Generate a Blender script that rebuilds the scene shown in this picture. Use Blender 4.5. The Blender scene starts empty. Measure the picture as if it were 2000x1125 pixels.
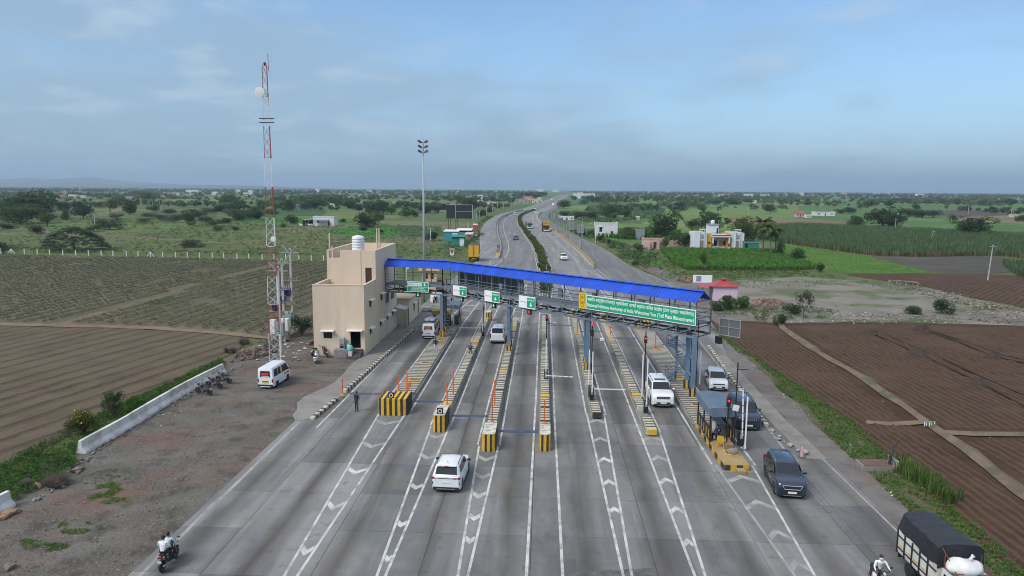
import bpy,bmesh,math,random
import numpy as np
from mathutils import Vector,Matrix
from mathutils.geometry import tessellate_polygon
R=math.radians
rnd=random.Random(7)
scene=bpy.context.scene
COL=scene.collection
# ------------------------------------------------------------------ camera
F,CX,CY,CAMH=1387.0,1000.0,562.5,18.0
_p=math.atan((562.5-369.0)/F)
_yaw=math.atan(62.0/F*math.cos(_p))
_fwd=Vector((-math.sin(_yaw)*math.cos(_p),math.cos(_yaw)*math.cos(_p),-math.sin(_p)))
_r0=Vector((math.cos(_yaw),math.sin(_yaw),0.0))
_u0=_r0.cross(_fwd)
_rl=R(0.38)
_right=_r0*math.cos(_rl)+_u0*math.sin(_rl)
_up=-_r0*math.sin(_rl)+_u0*math.cos(_rl)
cam_d=bpy.data.cameras.new('camera')
cam=bpy.data.objects.new('camera',cam_d)
COL.objects.link(cam)
mw=Matrix((_right,_up,-_fwd)).transposed().to_4x4()
mw.translation=Vector((0,0,CAMH))
cam.matrix_world=mw
cam_d.sensor_width=36.0
cam_d.lens=36.0*F/2000.0
cam_d.clip_start=0.5
cam_d.clip_end=60000.0
scene.camera=cam
# ------------------------------------------------------------------ sky, sun, exposure
SUN_EL,SUN_AZ=46.0,228.0
world=bpy.data.worlds.new('World')
scene.world=world
world.use_nodes=True
wn=world.node_tree.nodes
wl=world.node_tree.links
wn.clear()
def wnode(t,**kw):
 n=wn.new(t)
 for k,v in kw.items():
  setattr(n,k,v)
 return n
w_out=wnode('ShaderNodeOutputWorld')
w_bg=wnode('ShaderNodeBackground')
w_sky=wnode('ShaderNodeTexSky',sky_type='NISHITA',sun_disc=False)
w_sky.sun_elevation=R(SUN_EL)
w_sky.sun_rotation=R(SUN_AZ)
w_sky.altitude=500.0
w_sky.air_density=1.0
w_sky.dust_density=0.6
w_sky.ozone_density=1.6
w_bg.inputs['Strength'].default_value=0.10
w_tc=wnode('ShaderNodeTexCoord')
w_sep=wnode('ShaderNodeSeparateXYZ')
wl.new(w_tc.outputs['Generated'],w_sep.inputs[0])
def wmath(op,a,b=None,c=None):
 n=wnode('ShaderNodeMath',operation=op)
 for i,v in enumerate((a,b,c)):
  if v is None:continue
  if isinstance(v,(int,float)):n.inputs[i].default_value=v
  else:wl.new(v,n.inputs[i])
 return n.outputs[0]
zc=wmath('MAXIMUM',w_sep.outputs[2],0.0)
zz=wmath('ADD',zc,0.20)
dx=wmath('DIVIDE',w_sep.outputs[0],zz)
dy=wmath('DIVIDE',w_sep.outputs[1],zz)
w_cmb=wnode('ShaderNodeCombineXYZ')
wl.new(dx,w_cmb.inputs[0]);wl.new(dy,w_cmb.inputs[1])
w_cmb.inputs[2].default_value=3.7
w_n1=wnode('ShaderNodeTexNoise')
w_n1.inputs['Scale'].default_value=1.25
w_n1.inputs['Detail'].default_value=7.0
w_n1.inputs['Roughness'].default_value=0.52
w_n1.inputs['Distortion'].default_value=0.35
wl.new(w_cmb.outputs[0],w_n1.inputs['Vector'])
w_n2=wnode('ShaderNodeTexNoise')
w_n2.inputs['Scale'].default_value=0.5
w_n2.inputs['Detail'].default_value=3.0
wl.new(w_cmb.outputs[0],w_n2.inputs['Vector'])
west=wmath('MULTIPLY_ADD',w_sep.outputs[0],-0.26,0.0)
cs=wmath('ADD',wmath('ADD',wmath('MULTIPLY',w_n1.outputs[0],0.85),wmath('MULTIPLY',w_n2.outputs[0],0.4)),west)
def wramp(src,p0,p1,v):
 n=wnode('ShaderNodeMapRange');n.interpolation_type='SMOOTHSTEP'
 n.inputs['From Min'].default_value=p0;n.inputs['From Max'].default_value=p1;n.inputs['To Max'].default_value=v
 wl.new(src,n.inputs[0]);return n.outputs[0]
w_n3=wnode('ShaderNodeTexNoise')
w_n3.inputs['Scale'].default_value=3.0;w_n3.inputs['Detail'].default_value=6.0;w_n3.inputs['Roughness'].default_value=0.55
w_off=wnode('ShaderNodeVectorMath',operation='ADD');w_off.inputs[1].default_value=(4.1,1.7,0)
wl.new(w_cmb.outputs[0],w_off.inputs[0]);wl.new(w_off.outputs[0],w_n3.inputs['Vector'])
m_dark=wramp(cs,0.50,0.80,0.75)
m_lite=wmath('MULTIPLY',wramp(w_n3.outputs[0],0.50,0.70,0.65),wramp(cs,0.46,0.66,1.0))
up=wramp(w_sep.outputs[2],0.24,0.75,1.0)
hb=wmath('POWER',wmath('SUBTRACT',1.0,zc),6.0)
hb=wmath('MULTIPLY',hb,0.92)
w_mixa=wnode('ShaderNodeMix',data_type='RGBA',blend_type='MIX')
w_mixb=wnode('ShaderNodeMix',data_type='RGBA',blend_type='MIX')
w_mixc=wnode('ShaderNodeMix',data_type='RGBA',blend_type='MIX')
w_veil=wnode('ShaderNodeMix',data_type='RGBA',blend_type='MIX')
w_mixa.inputs['B'].default_value=(1.58,2.52,3.50,1)
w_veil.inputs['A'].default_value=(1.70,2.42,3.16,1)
w_veil.inputs['B'].default_value=(4.9,5.1,5.4,1)  # veil overhead, out of view, made brighter to add soft, warmer light
w_mixc.inputs['B'].default_value=(2.55,3.28,3.98,1)
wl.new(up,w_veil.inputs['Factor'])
SKY_TINT=wnode('ShaderNodeMix',data_type='RGBA',blend_type='MULTIPLY')
SKY_TINT.inputs['Factor'].default_value=1.0
SKY_TINT.inputs['B'].default_value=(0.68,0.79,0.87,1)
wl.new(w_sky.outputs[0],SKY_TINT.inputs['A'])
wl.new(hb,w_mixa.inputs['Factor'])
wl.new(SKY_TINT.outputs['Result'],w_mixa.inputs['A'])
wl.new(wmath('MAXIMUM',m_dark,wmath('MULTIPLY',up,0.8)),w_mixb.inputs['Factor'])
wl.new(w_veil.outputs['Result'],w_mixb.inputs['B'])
wl.new(m_lite,w_mixc.inputs['Factor'])
wl.new(w_mixb.outputs['Result'],w_mixc.inputs['A'])
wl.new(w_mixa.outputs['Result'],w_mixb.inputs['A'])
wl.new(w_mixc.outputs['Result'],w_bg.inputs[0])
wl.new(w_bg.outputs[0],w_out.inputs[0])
sun_d=bpy.data.lights.new('sun','SUN')
sun_d.energy=1.5
sun_d.angle=R(28.0)
sun_d.color=(1.0,0.95,0.88)
sun=bpy.data.objects.new('sun',sun_d)
COL.objects.link(sun)
_sd=Vector((math.sin(R(SUN_AZ))*math.cos(R(SUN_EL)),math.cos(R(SUN_AZ))*math.cos(R(SUN_EL)),math.sin(R(SUN_EL))))
sun.rotation_euler=_sd.to_track_quat('Z','Y').to_euler()
sun.location=_sd*200
vs=scene.view_settings
vs.view_transform='Standard'
vs.look='None'
vs.exposure=1.0
HAZE=0.00014
vs.gamma=1.0
vs.use_curve_mapping=False
scene.render.engine='CYCLES'
scene.cycles.volume_bounces=0
scene.cycles.filter_width=1.0
scene.cycles.max_bounces=6
scene.cycles.transparent_max_bounces=6
# ------------------------------------------------------------------ surveying: photo position -> po
def ray(x,y):
 return _fwd*F+_right*(x-CX)-_up*(y-CY)
def G(x,y,z=0.0):
 d=ray(x,y)
 t=(z-CAMH)/d.z
 return Vector((d.x*t,d.y*t,z))
def onplane(x,y,p0,p1):
 d=ray(x,y)
 nx,ny=p1[1]-p0[1],-(p1[0]-p0[0])
 t=(nx*p0[0]+ny*p0[1])/(nx*d.x+ny*d.y)
 return Vector((d.x*t,d.y*t,CAMH+d.z*t))
def mpp(y):
 return CAMH/max(2.0,y-369.0)
# ------------------------------------------------------------------ materials
MATS={}
def nt(m):
 m.use_nodes=True
 return m.node_tree.nodes,m.node_tree.links
def mat(name,col,rough=0.7,metal=0.0,var=0.12,scale=3.0,bump=0.0,bscale=None,objrand=0.0,spec=0.5,coat=0.0,dirt=None,dirt_amt=0.0,dscale=0.6,world_co=False,stretch=None,detail=4.0,island=0.0):
 if name in MATS:return MATS[name]
 m=bpy.data.materials.new(name)
 n,l=nt(m)
 b=n['Principled BSDF']
 b.inputs['Roughness'].default_value=rough
 b.inputs['Metallic'].default_value=metal
 b.inputs['Specular IOR Level'].default_value=spec
 b.inputs['Coat Weight'].default_value=coat
 b.inputs['Coat Roughness'].default_value=0.08
 b.inputs['Base Color'].default_value=(*col,1)
 last=None
 if var or dirt or bump:
  if world_co:
   tc=n.new('ShaderNodeNewGeometry');co=tc.outputs['Position']
  else:
   tc=n.new('ShaderNodeTexCoord');co=tc.outputs['Object']
  if stretch:
   mp=n.new('ShaderNodeMapping');mp.inputs['Scale'].default_value=stretch
   l.new(co,mp.inputs[0]);co=mp.outputs[0]
 if var:
  t=n.new('ShaderNodeTexNoise');t.inputs['Scale'].default_value=scale;t.inputs['Detail'].default_value=detail
  l.new(co,t.inputs['Vector'])
  mr=n.new('ShaderNodeMapRange')
  mr.inputs['From Min'].default_value=0.25;mr.inputs['From Max'].default_value=0.75
  mr.inputs['To Min'].default_value=1-var;mr.inputs['To Max'].default_value=1+var
  l.new(t.outputs[0],mr.inputs[0])
  hv=n.new('ShaderNodeHueSaturation')
  hv.inputs['Color'].default_value=(*col,1)
  l.new(mr.outputs[0],hv.inputs['Value'])
  last=hv
  val=mr.outputs[0]
  if objrand:
   oi=n.new('ShaderNodeObjectInfo')
   m2=n.new('ShaderNodeMapRange')
   m2.inputs['To Min'].default_value=1-objrand;m2.inputs['To Max'].default_value=1+objrand
   l.new(oi.outputs['Random'],m2.inputs[0])
   mu=n.new('ShaderNodeMath');mu.operation='MULTIPLY'
   l.new(val,mu.inputs[0]);l.new(m2.outputs[0],mu.inputs[1]);val=mu.outputs[0]
  if island:
   gi=n.new('ShaderNodeNewGeometry')
   m3=n.new('ShaderNodeMapRange')
   m3.inputs['To Min'].default_value=1-island;m3.inputs['To Max'].default_value=1+island
   l.new(gi.outputs['Random Per Island'],m3.inputs[0])
   mu=n.new('ShaderNodeMath');mu.operation='MULTIPLY'
   l.new(val,mu.inputs[0]);l.new(m3.outputs[0],mu.inputs[1]);val=mu.outputs[0]
  l.new(val,hv.inputs['Value'])
 src=last.outputs[0]if last else None
 if dirt:
  t=n.new('ShaderNodeTexNoise');t.inputs['Scale'].default_value=dscale;t.inputs['Detail'].default_value=6.0
  t.inputs['Roughness'].default_value=0.65
  l.new(co,t.inputs['Vector'])
  cr=n.new('ShaderNodeMapRange');cr.inputs['From Min'].default_value=0.45;cr.inputs['From Max'].default_value=0.72
  cr.inputs['To Max'].default_value=dirt_amt
  l.new(t.outputs[0],cr.inputs[0])
  mx=n.new('ShaderNodeMix');mx.data_type='RGBA'
  l.new(cr.outputs[0],mx.inputs['Factor'])
  if src:l.new(src,mx.inputs['A'])
  else:mx.inputs['A'].default_value=(*col,1)
  mx.inputs['B'].default_value=(*dirt,1)
  src=mx.outputs['Result']
 if src:l.new(src,b.inputs['Base Color'])
 if bump:
  t=n.new('ShaderNodeTexNoise');t.inputs['Scale'].default_value=bscale or scale*4;t.inputs['Detail'].default_value=5.0
  l.new(co,t.inputs['Vector'])
  bp=n.new('ShaderNodeBump');bp.inputs['Strength'].default_value=bump;bp.inputs['Distance'].default_value=0.05
  l.new(t.outputs[0],bp.inputs['Height']);l.new(bp.outputs[0],b.inputs['Normal'])
 MATS[name]=m
 return m
def emis(name,col,s):
 if name in MATS:return MATS[name]
 m=bpy.data.materials.new(name);n,l=nt(m);b=n['Principled BSDF']
 b.inputs['Base Color'].default_value=(*col,1)
 b.inputs['Emission Color'].default_value=(*col,1)
 b.inputs['Emission Strength'].default_value=s
 MATS[name]=m
 return m
def stripes(name,cola,colb,period,axis=1,duty=0.5,dirt=(0.16,0.14,0.11),dirt_amt=0.6,rough=0.8,off=0.0):
 m=mat(name,cola,rough=rough,var=0.14,scale=2.5,dirt=dirt,dirt_amt=dirt_amt,dscale=1.6)
 n,l=nt(m)
 hv=[x for x in n if x.bl_idname=='ShaderNodeHueSaturation'][0]
 tc=n.new('ShaderNodeTexCoord');sp=n.new('ShaderNodeSeparateXYZ');l.new(tc.outputs['Object'],sp.inputs[0])
 nz=n.new('ShaderNodeTexNoise');nz.inputs['Scale'].default_value=6.0
 l.new(tc.outputs['Object'],nz.inputs['Vector'])
 a=n.new('ShaderNodeMath');a.operation='MULTIPLY_ADD';l.new(nz.outputs[0],a.inputs[0]);a.inputs[1].default_value=period*0.10;l.new(sp.outputs[axis],a.inputs[2])
 d=n.new('ShaderNodeMath');d.operation='MULTIPLY_ADD';l.new(a.outputs[0],d.inputs[0]);d.inputs[1].default_value=1/period;d.inputs[2].default_value=100+off
 f=n.new('ShaderNodeMath');f.operation='FRACT';l.new(d.outputs[0],f.inputs[0])
 g=n.new('ShaderNodeMath');g.operation='GREATER_THAN';l.new(f.outputs[0],g.inputs[0]);g.inputs[1].default_value=duty
 mx=n.new('ShaderNodeMix');mx.data_type='RGBA';l.new(g.outputs[0],mx.inputs['Factor'])
 mx.inputs['A'].default_value=(*cola,1);mx.inputs['B'].default_value=(*colb,1)
 l.new(mx.outputs['Result'],hv.inputs['Color'])
 return m
# ------------------------------------------------------------------ mesh builder
class MB:
 def __init__(s):s.v=[];s.f=[];s.m=[]
 def add(s,vs,fs,mi=0):
  o=len(s.v);s.v.extend([tuple(a)for a in vs])
  for f in fs:s.f.append([i+o for i in f]);s.m.append(mi)
  return s
 def bx(s,x0,x1,y0,y1,z0,z1,mi=0):
  return s.add([(x0,y0,z0),(x1,y0,z0),(x1,y1,z0),(x0,y1,z0),(x0,y0,z1),(x1,y0,z1),(x1,y1,z1),(x0,y1,z1)],[(0,3,2,1),(4,5,6,7),(0,1,5,4),(1,2,6,5),(2,3,7,6),(3,0,4,7)],mi)
 def bb(s,x0,x1,y0,y1,z0,z1,b=0.02,mi=0):
  ring=lambda i:[(x0+i+b,y0+i),(x1-i-b,y0+i),(x1-i,y0+i+b),(x1-i,y1-i-b),(x1-i-b,y1-i),(x0+i+b,y1-i),(x0+i,y1-i-b),(x0+i,y0+i+b)]
  vs=[(x,y,z0)for x,y in ring(0)]+[(x,y,z1-b)for x,y in ring(0)]+[(x,y,z1)for x,y in ring(b)]
  fs=[tuple(range(7,-1,-1)),tuple(range(16,24))]
  for k in(0,8):
   for i in range(8):
    j=(i+1)%8;fs.append((k+i,k+j,k+8+j,k+8+i))
  return s.add(vs,fs,mi)
 def bar(s,p0,p1,w,h=None,mi=0,up=None):
  p0,p1=Vector(p0),Vector(p1);d=p1-p0
  if d.length<1e-6:return s
  h=h or w;d.normalize()
  upv=Vector(up)if up else(Vector((0,0,1))if abs(d.z)<0.95 else Vector((0,1,0)))
  a=d.cross(upv).normalized()*(w/2);b=a.cross(d).normalized()*(h/2)
  vs=[p+x*a+y*b for p in(p0,p1)for x,y in((-1,-1),(1,-1),(1,1),(-1,1))]
  return s.add(vs,[(0,1,2,3),(7,6,5,4),(0,4,5,1),(1,5,6,2),(2,6,7,3),(3,7,4,0)],mi)
 def tube(s,pts,r,n=8,mi=0,cap=True):
  pts=[Vector(p)for p in pts];k=len(pts)
  rr=r if isinstance(r,(list,tuple))else[r]*k
  vs=[];fs=[];prev=None
  for i,p in enumerate(pts):
   d=(pts[min(i+1,k-1)]-pts[max(i-1,0)]).normalized()
   if prev is None:
    up=Vector((0,0,1))if abs(d.z)<0.9 else Vector((1,0,0))
    a=d.cross(up).normalized()
   else:
    a=(prev-d*prev.dot(d)).normalized()
   prev=a;b=d.cross(a)
   for j in range(n):
    t=2*math.pi*j/n
    vs.append(p+(a*math.cos(t)+b*math.sin(t))*rr[i])
  for i in range(k-1):
   for j in range(n):
    q=(j+1)%n
    fs.append((i*n+j,i*n+q,(i+1)*n+q,(i+1)*n+j))
  if cap:
   fs.append(tuple(range(n-1,-1,-1)));fs.append(tuple(range((k-1)*n,k*n)))
  return s.add(vs,fs,mi)
 def lathe(s,prof,n=12,c=(0,0,0),mi=0,axis='z'):
  vs=[];fs=[];k=len(prof)
  for r,z in prof:
   for j in range(n):
    t=2*math.pi*j/n
    x,y=r*math.cos(t),r*math.sin(t)
    p=(x,y,z)if axis=='z' else((z,x,y)if axis=='x' else(y,z,x))
    vs.append((p[0]+c[0],p[1]+c[1],p[2]+c[2]))
  for i in range(k-1):
   for j in range(n):
    q=(j+1)%n
    fs.append((i*n+j,i*n+q,(i+1)*n+q,(i+1)*n+j))
  if prof[0][0]>1e-5:fs.append(tuple(range(n-1,-1,-1)))
  if prof[-1][0]>1e-5:fs.append(tuple(range((k-1)*n,k*n)))
  return s.add(vs,fs,mi)
 def loft(s,rings,mi=0,cap=True,closed=True):
  n=len(rings[0]);vs=[p for r in rings for p in r];fs=[]
  for i in range(len(rings)-1):
   for j in range(n if closed else n-1):
    q=(j+1)%n
    fs.append((i*n+j,i*n+q,(i+1)*n+q,(i+1)*n+j))
  if cap and closed:
   fs.append(tuple(range(n-1,-1,-1)));fs.append(tuple(range((len(rings)-1)*n,len(rings)*n)))
  return s.add(vs,fs,mi)
 def prism(s,poly,z0,z1,mi=0):
  n=len(poly)
  vs=[(x,y,z0)for x,y in poly]+[(x,y,z1)for x,y in poly]
  fs=[tuple(range(n-1,-1,-1)),tuple(range(n,2*n))]+[(i,(i+1)%n,n+(i+1)%n,n+i)for i in range(n)]
  return s.add(vs,fs,mi)
 def ell(s,c,r,n=10,k=6,mi=0):
  prof=[(math.cos(a),math.sin(a))for a in[(-math.pi/2+math.pi*i/k)for i in range(k+1)]]
  vs=[];fs=[]
  for cr,cz in prof:
   for j in range(n):
    t=2*math.pi*j/n
    vs.append((c[0]+r[0]*cr*math.cos(t),c[1]+r[1]*cr*math.sin(t),c[2]+r[2]*cz))
  for i in range(k):
   for j in range(n):
    q=(j+1)%n;fs.append((i*n+j,i*n+q,(i+1)*n+q,(i+1)*n+j))
  return s.add(vs,fs,mi)
 def quad(s,a,b,c,d,mi=0):return s.add([a,b,c,d],[(0,1,2,3)],mi)
 def slab(s,q,t,mi=0):
  q=[Vector(p)for p in q];nn=(q[1]-q[0]).cross(q[-1]-q[0]).normalized()*t;k=len(q)
  vs=q+[p+nn for p in q]
  fs=[tuple(range(k-1,-1,-1)),tuple(range(k,2*k))]+[(i,(i+1)%k,k+(i+1)%k,k+i)for i in range(k)]
  return s.add(vs,fs,mi)
 def mesh(s,name,mats,smooth=False):
  me=bpy.data.meshes.new(name)
  me.from_pydata(s.v,[],s.f)
  for m in(mats if isinstance(mats,(list,tuple))else[mats]):me.materials.append(m)
  me.polygons.foreach_set('material_index',s.m)
  if smooth:
   me.polygons.foreach_set('use_smooth',[True]*len(s.f))
  bm=bmesh.new();bm.from_mesh(me);bmesh.ops.recalc_face_normals(bm,faces=bm.faces);bm.to_mesh(me);bm.free()
  if smooth=='auto':
   me.set_sharp_from_angle(angle=R(38))
  me.update()
  return me
 def build(s,name,mats,parent=None,smooth=False,loc=None,rz=0.0):
  o=bpy.data.objects.new(name,s.mesh(name,mats,smooth))
  COL.objects.link(o)
  if parent:o.parent=parent
  if loc is not None:o.location=loc
  if rz:o.rotation_euler.z=rz
  return o
def tag(o,label,cat,group=None,kind=None):
 if label:o['label']=label
 if cat:o['category']=cat
 if group:o['group']=group
 if kind:o['kind']=kind
 return o
def struct(o):o['kind']='structure';return o
def thing(name,label,cat,loc=(0,0,0),rz=0.0,group=None):
 o=bpy.data.objects.new(name,None);COL.objects.link(o)
 o.empty_display_size=0.2
 o.location=loc;o.rotation_euler.z=rz
 return tag(o,label,cat,group)
def copy_tree(o,parent=None,name=None):
 c=o.copy();COL.objects.link(c)
 if parent:c.parent=parent
 for ch in list(o.children):copy_tree(ch,c)
 return c
def link_mesh(name,me,parent=None,loc=None,rz=0.0,sc=None):
 o=bpy.data.objects.new(name,me);COL.objects.link(o)
 if parent:o.parent=parent
 if loc is not None:o.location=loc
 if rz:o.rotation_euler.z=rz
 if sc is not None:o.scale=sc if isinstance(sc,(tuple,list))else(sc,sc,sc)
 return o
def npmesh(name,V,Fq,mats,smooth=False):
 V=np.asarray(V,dtype=np.float32);Fq=np.asarray(Fq,dtype=np.int32);k=Fq.shape[1]
 me=bpy.data.meshes.new(name)
 me.vertices.add(len(V));me.vertices.foreach_set('co',V.ravel())
 me.loops.add(Fq.size);me.loops.foreach_set('vertex_index',Fq.ravel())
 me.polygons.add(len(Fq))
 me.polygons.foreach_set('loop_start',np.arange(0,Fq.size,k,dtype=np.int32))
 me.polygons.foreach_set('loop_total',np.full(len(Fq),k,dtype=np.int32))
 if smooth:me.polygons.foreach_set('use_smooth',np.ones(len(Fq),dtype=bool))
 for m in(mats if isinstance(mats,(list,tuple))else[mats]):me.materials.append(m)
 me.update(calc_edges=True)
 return me
def text_mesh(s,mtl,w=None,h=None,bold=0.0,thick=0.004,spacing=1.0):
 cu=bpy.data.curves.new('txt','FONT');cu.body=s;cu.extrude=thick/2;cu.offset=bold;cu.resolution_u=3
 cu.space_character=spacing
 o=bpy.data.objects.new('txt',cu);COL.objects.link(o)
 dg=bpy.context.evaluated_depsgraph_get()
 me=bpy.data.meshes.new_from_object(o.evaluated_get(dg))
 bpy.data.objects.remove(o);bpy.data.curves.remove(cu)
 co=np.empty(len(me.vertices)*3,dtype=np.float32);me.vertices.foreach_get('co',co);co=co.reshape(-1,3)
 if len(co):
  lo,hi=co.min(0),co.max(0)
  sx=(w/(hi[0]-lo[0]))if w else None
  sy=(h/(hi[1]-lo[1]))if h else sx
  if sx is None:sx=sy
  co[:,0]=(co[:,0]-lo[0])*sx;co[:,1]=(co[:,1]-lo[1])*sy
  me.vertices.foreach_set('co',co.ravel())
 me.materials.clear();me.materials.append(mtl)
 me.update()
 return me
# =================================================================== SETTING: ground, fields, roads
def noise_mix(name,cols,scales,rough=0.95,bump=0.0,bscale=20.0,stretch=None,thr=None,spec=0.15,bdist=0.05):
 m=bpy.data.materials.new(name);n,l=nt(m);b=n['Principled BSDF']
 b.inputs['Roughness'].default_value=rough;b.inputs['Specular IOR Level'].default_value=spec
 g=n.new('ShaderNodeNewGeometry');co=g.outputs['Position']
 if stretch:
  mp=n.new('ShaderNodeMapping');mp.inputs['Scale'].default_value=stretch[0];mp.inputs['Rotation'].default_value=(0,0,stretch[1])
  l.new(co,mp.inputs[0]);co=mp.outputs[0]
 cur=None
 for i,c in enumerate(cols):
  if i==0:
   rg=n.new('ShaderNodeRGB');rg.outputs[0].default_value=(*c,1);cur=rg.outputs[0];continue
  t=n.new('ShaderNodeTexNoise');t.inputs['Scale'].default_value=scales[i-1];t.inputs['Detail'].default_value=8.0;t.inputs['Roughness'].default_value=0.62
  of=n.new('ShaderNodeVectorMath');of.operation='ADD';of.inputs[1].default_value=(13.7*i,5.1*i,0)
  l.new(co,of.inputs[0]);l.new(of.outputs[0],t.inputs['Vector'])
  lo,hi,amt=(thr[i-1]if thr else(0.48,0.62,0.8))
  mr=n.new('ShaderNodeMapRange');mr.inputs['From Min'].default_value=lo;mr.inputs['From Max'].default_value=hi;mr.inputs['To Max'].default_value=amt
  l.new(t.outputs[0],mr.inputs[0])
  mx=n.new('ShaderNodeMix');mx.data_type='RGBA';l.new(mr.outputs[0],mx.inputs['Factor']);l.new(cur,mx.inputs['A']);mx.inputs['B'].default_value=(*c,1)
  cur=mx.outputs['Result']
 l.new(cur,b.inputs['Base Color'])
 if bump:
  t=n.new('ShaderNodeTexNoise');t.inputs['Scale'].default_value=bscale;t.inputs['Detail'].default_value=6.0
  l.new(g.outputs['Position'],t.inputs['Vector'])
  bp=n.new('ShaderNodeBump');bp.inputs['Strength'].default_value=bump;bp.inputs['Distance'].default_value=bdist
  l.new(t.outputs[0],bp.inputs['Height']);l.new(bp.outputs[0],b.inputs['Normal'])
 MATS[name]=m
 return m
GZ=-0.10
def sheet(name,poly,z,m,struct_=True,parent=None):
 V=[Vector((p[0],p[1],0.0))for p in poly];Fs=[]
 for t in tessellate_polygon([V]):
  n_=(V[t[1]]-V[t[0]]).cross(V[t[2]]-V[t[0]]).z
  if abs(n_)>1e-7:Fs.append(t if n_>0 else t[::-1])
 me=bpy.data.meshes.new(name);me.from_pydata([(v.x,v.y,z)for v in V],[],Fs);me.materials.append(m)
 o=bpy.data.objects.new(name,me);COL.objects.link(o)
 if parent:o.parent=parent
 elif struct_:o['kind']='structure'
 return o
def wig(poly,step=3.0,amp=0.5,seed=1):
 r=random.Random(seed);out=[]
 for i in range(len(poly)):
  a=Vector(poly[i][:2]);b=Vector(poly[(i+1)%len(poly)][:2]);n=max(1,min(60,int((b-a).length/step)))
  for k in range(n):
   p=a.lerp(b,k/n);out.append((p.x+r.uniform(-amp,amp),p.y+r.uniform(-amp,amp)))
 return out
def px(*pts):return[tuple(G(x,y,GZ)[:2])for x,y in pts]
def inpoly(P,x,y):
 x=np.asarray(x);y=np.asarray(y);c=np.zeros(x.shape,bool);n=len(P)
 for i in range(n):
  x0,y0=P[i];x1,y1=P[(i+1)%n]
  if y0==y1:continue
  t=((y0>y)!=(y1>y))&(x<(x1-x0)*(y-y0)/(y1-y0)+x0);c^=t
 return c
def vnoise(x,y,seed=0):
 x=np.asarray(x,float);y=np.asarray(y,float)
 xi=np.floor(x).astype(np.int64);yi=np.floor(y).astype(np.int64);fx=x-xi;fy=y-yi
 fx=fx*fx*(3-2*fx);fy=fy*fy*(3-2*fy)
 def h(a,b):
  v=(a*374761393+b*668265263+seed*974711)&0x7fffffff
  v=((v^(v>>13))*1274126177)&0x7fffffff
  return((v^(v>>16))&0xffff)/65535.0
 return(h(xi,yi)*(1-fx)+h(xi+1,yi)*fx)*(1-fy)+(h(xi,yi+1)*(1-fx)+h(xi+1,yi+1)*fx)*fy
# ---- natural ground
m_ground=noise_mix('scrub_ground',[(0.084,0.112,0.040),(0.118,0.142,0.052),(0.140,0.120,0.084),(0.064,0.092,0.032),(0.19,0.158,0.120)],[0.05,0.035,0.11,0.9],thr=[(0.42,0.6,0.8),(0.54,0.66,0.75),(0.5,0.62,0.8),(0.60,0.72,0.5)],bump=0.6,bscale=1.6,bdist=0.3)
def patchwork(m):
 n,l=nt(m);b=n['Principled BSDF']
 src=b.inputs['Base Color'].links[0].from_socket
 g=n.new('ShaderNodeNewGeometry')
 mp=n.new('ShaderNodeMapping');mp.inputs['Rotation'].default_value=(0,0,0.22);mp.inputs['Scale'].default_value=(1/90,1/140,1)
 l.new(g.outputs['Position'],mp.inputs[0])
 v=n.new('ShaderNodeTexVoronoi');v.distance='CHEBYCHEV';v.inputs['Scale'].default_value=1.0;v.inputs['Randomness'].default_value=0.8
 l.new(mp.outputs[0],v.inputs['Vector'])
 sp=n.new('ShaderNodeSeparateColor');l.new(v.outputs['Color'],sp.inputs[0])
 cr=n.new('ShaderNodeValToRGB');cr.color_ramp.interpolation='CONSTANT'
 els=[(0.0,(0.070,0.125,0.040)),(0.22,(0.105,0.180,0.050)),(0.42,(0.058,0.105,0.042)),(0.60,(0.145,0.190,0.065)),(0.74,(0.092,0.140,0.048)),(0.88,(0.18,0.155,0.092))]
 cr.color_ramp.elements[0].position=0;cr.color_ramp.elements[0].color=(*els[0][1],1)
 cr.color_ramp.elements[1].position=els[1][0];cr.color_ramp.elements[1].color=(*els[1][1],1)
 for p,c in els[2:]:
  e=cr.color_ramp.elements.new(p);e.color=(*c,1)
 l.new(sp.outputs[0],cr.inputs[0])
 nz=n.new('ShaderNodeTexNoise');nz.inputs['Scale'].default_value=0.15;nz.inputs['Detail'].default_value=8.0
 l.new(g.outputs['Position'],nz.inputs['Vector'])
 hv=n.new('ShaderNodeHueSaturation');l.new(cr.outputs[0],hv.inputs['Color'])
 mr0=n.new('ShaderNodeMapRange');mr0.inputs['From Min'].default_value=0.3;mr0.inputs['From Max'].default_value=0.7;mr0.inputs['To Min'].default_value=0.75;mr0.inputs['To Max'].default_value=1.3
 l.new(nz.outputs[0],mr0.inputs[0]);l.new(mr0.outputs[0],hv.inputs['Value'])
 sx=n.new('ShaderNodeSeparateXYZ');l.new(g.outputs['Position'],sx.inputs[0])
 mr=n.new('ShaderNodeMapRange');mr.inputs['From Min'].default_value=230;mr.inputs['From Max'].default_value=330;l.new(sx.outputs[1],mr.inputs[0])
 mr2=n.new('ShaderNodeMapRange');mr2.inputs['From Min'].default_value=-40;mr2.inputs['From Max'].default_value=40;mr2.inputs['To Min'].default_value=0.45;mr2.inputs['To Max'].default_value=1.0;l.new(sx.outputs[0],mr2.inputs[0])
 mm=n.new('ShaderNodeMath');mm.operation='MULTIPLY';l.new(mr.outputs[0],mm.inputs[0]);l.new(mr2.outputs[0],mm.inputs[1])
 mx=n.new('ShaderNodeMix');mx.data_type='RGBA';l.new(mm.outputs[0],mx.inputs['Factor']);l.new(src,mx.inputs['A']);l.new(hv.outputs[0],mx.inputs['B'])
 l.new(mx.outputs['Result'],b.inputs['Base Color'])
patchwork(m_ground)
sheet('ground',[(13600*math.cos(a),13600*math.sin(a))for a in[2*math.pi*i/48 for i in range(48)]],GZ-0.06,m_ground)
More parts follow.
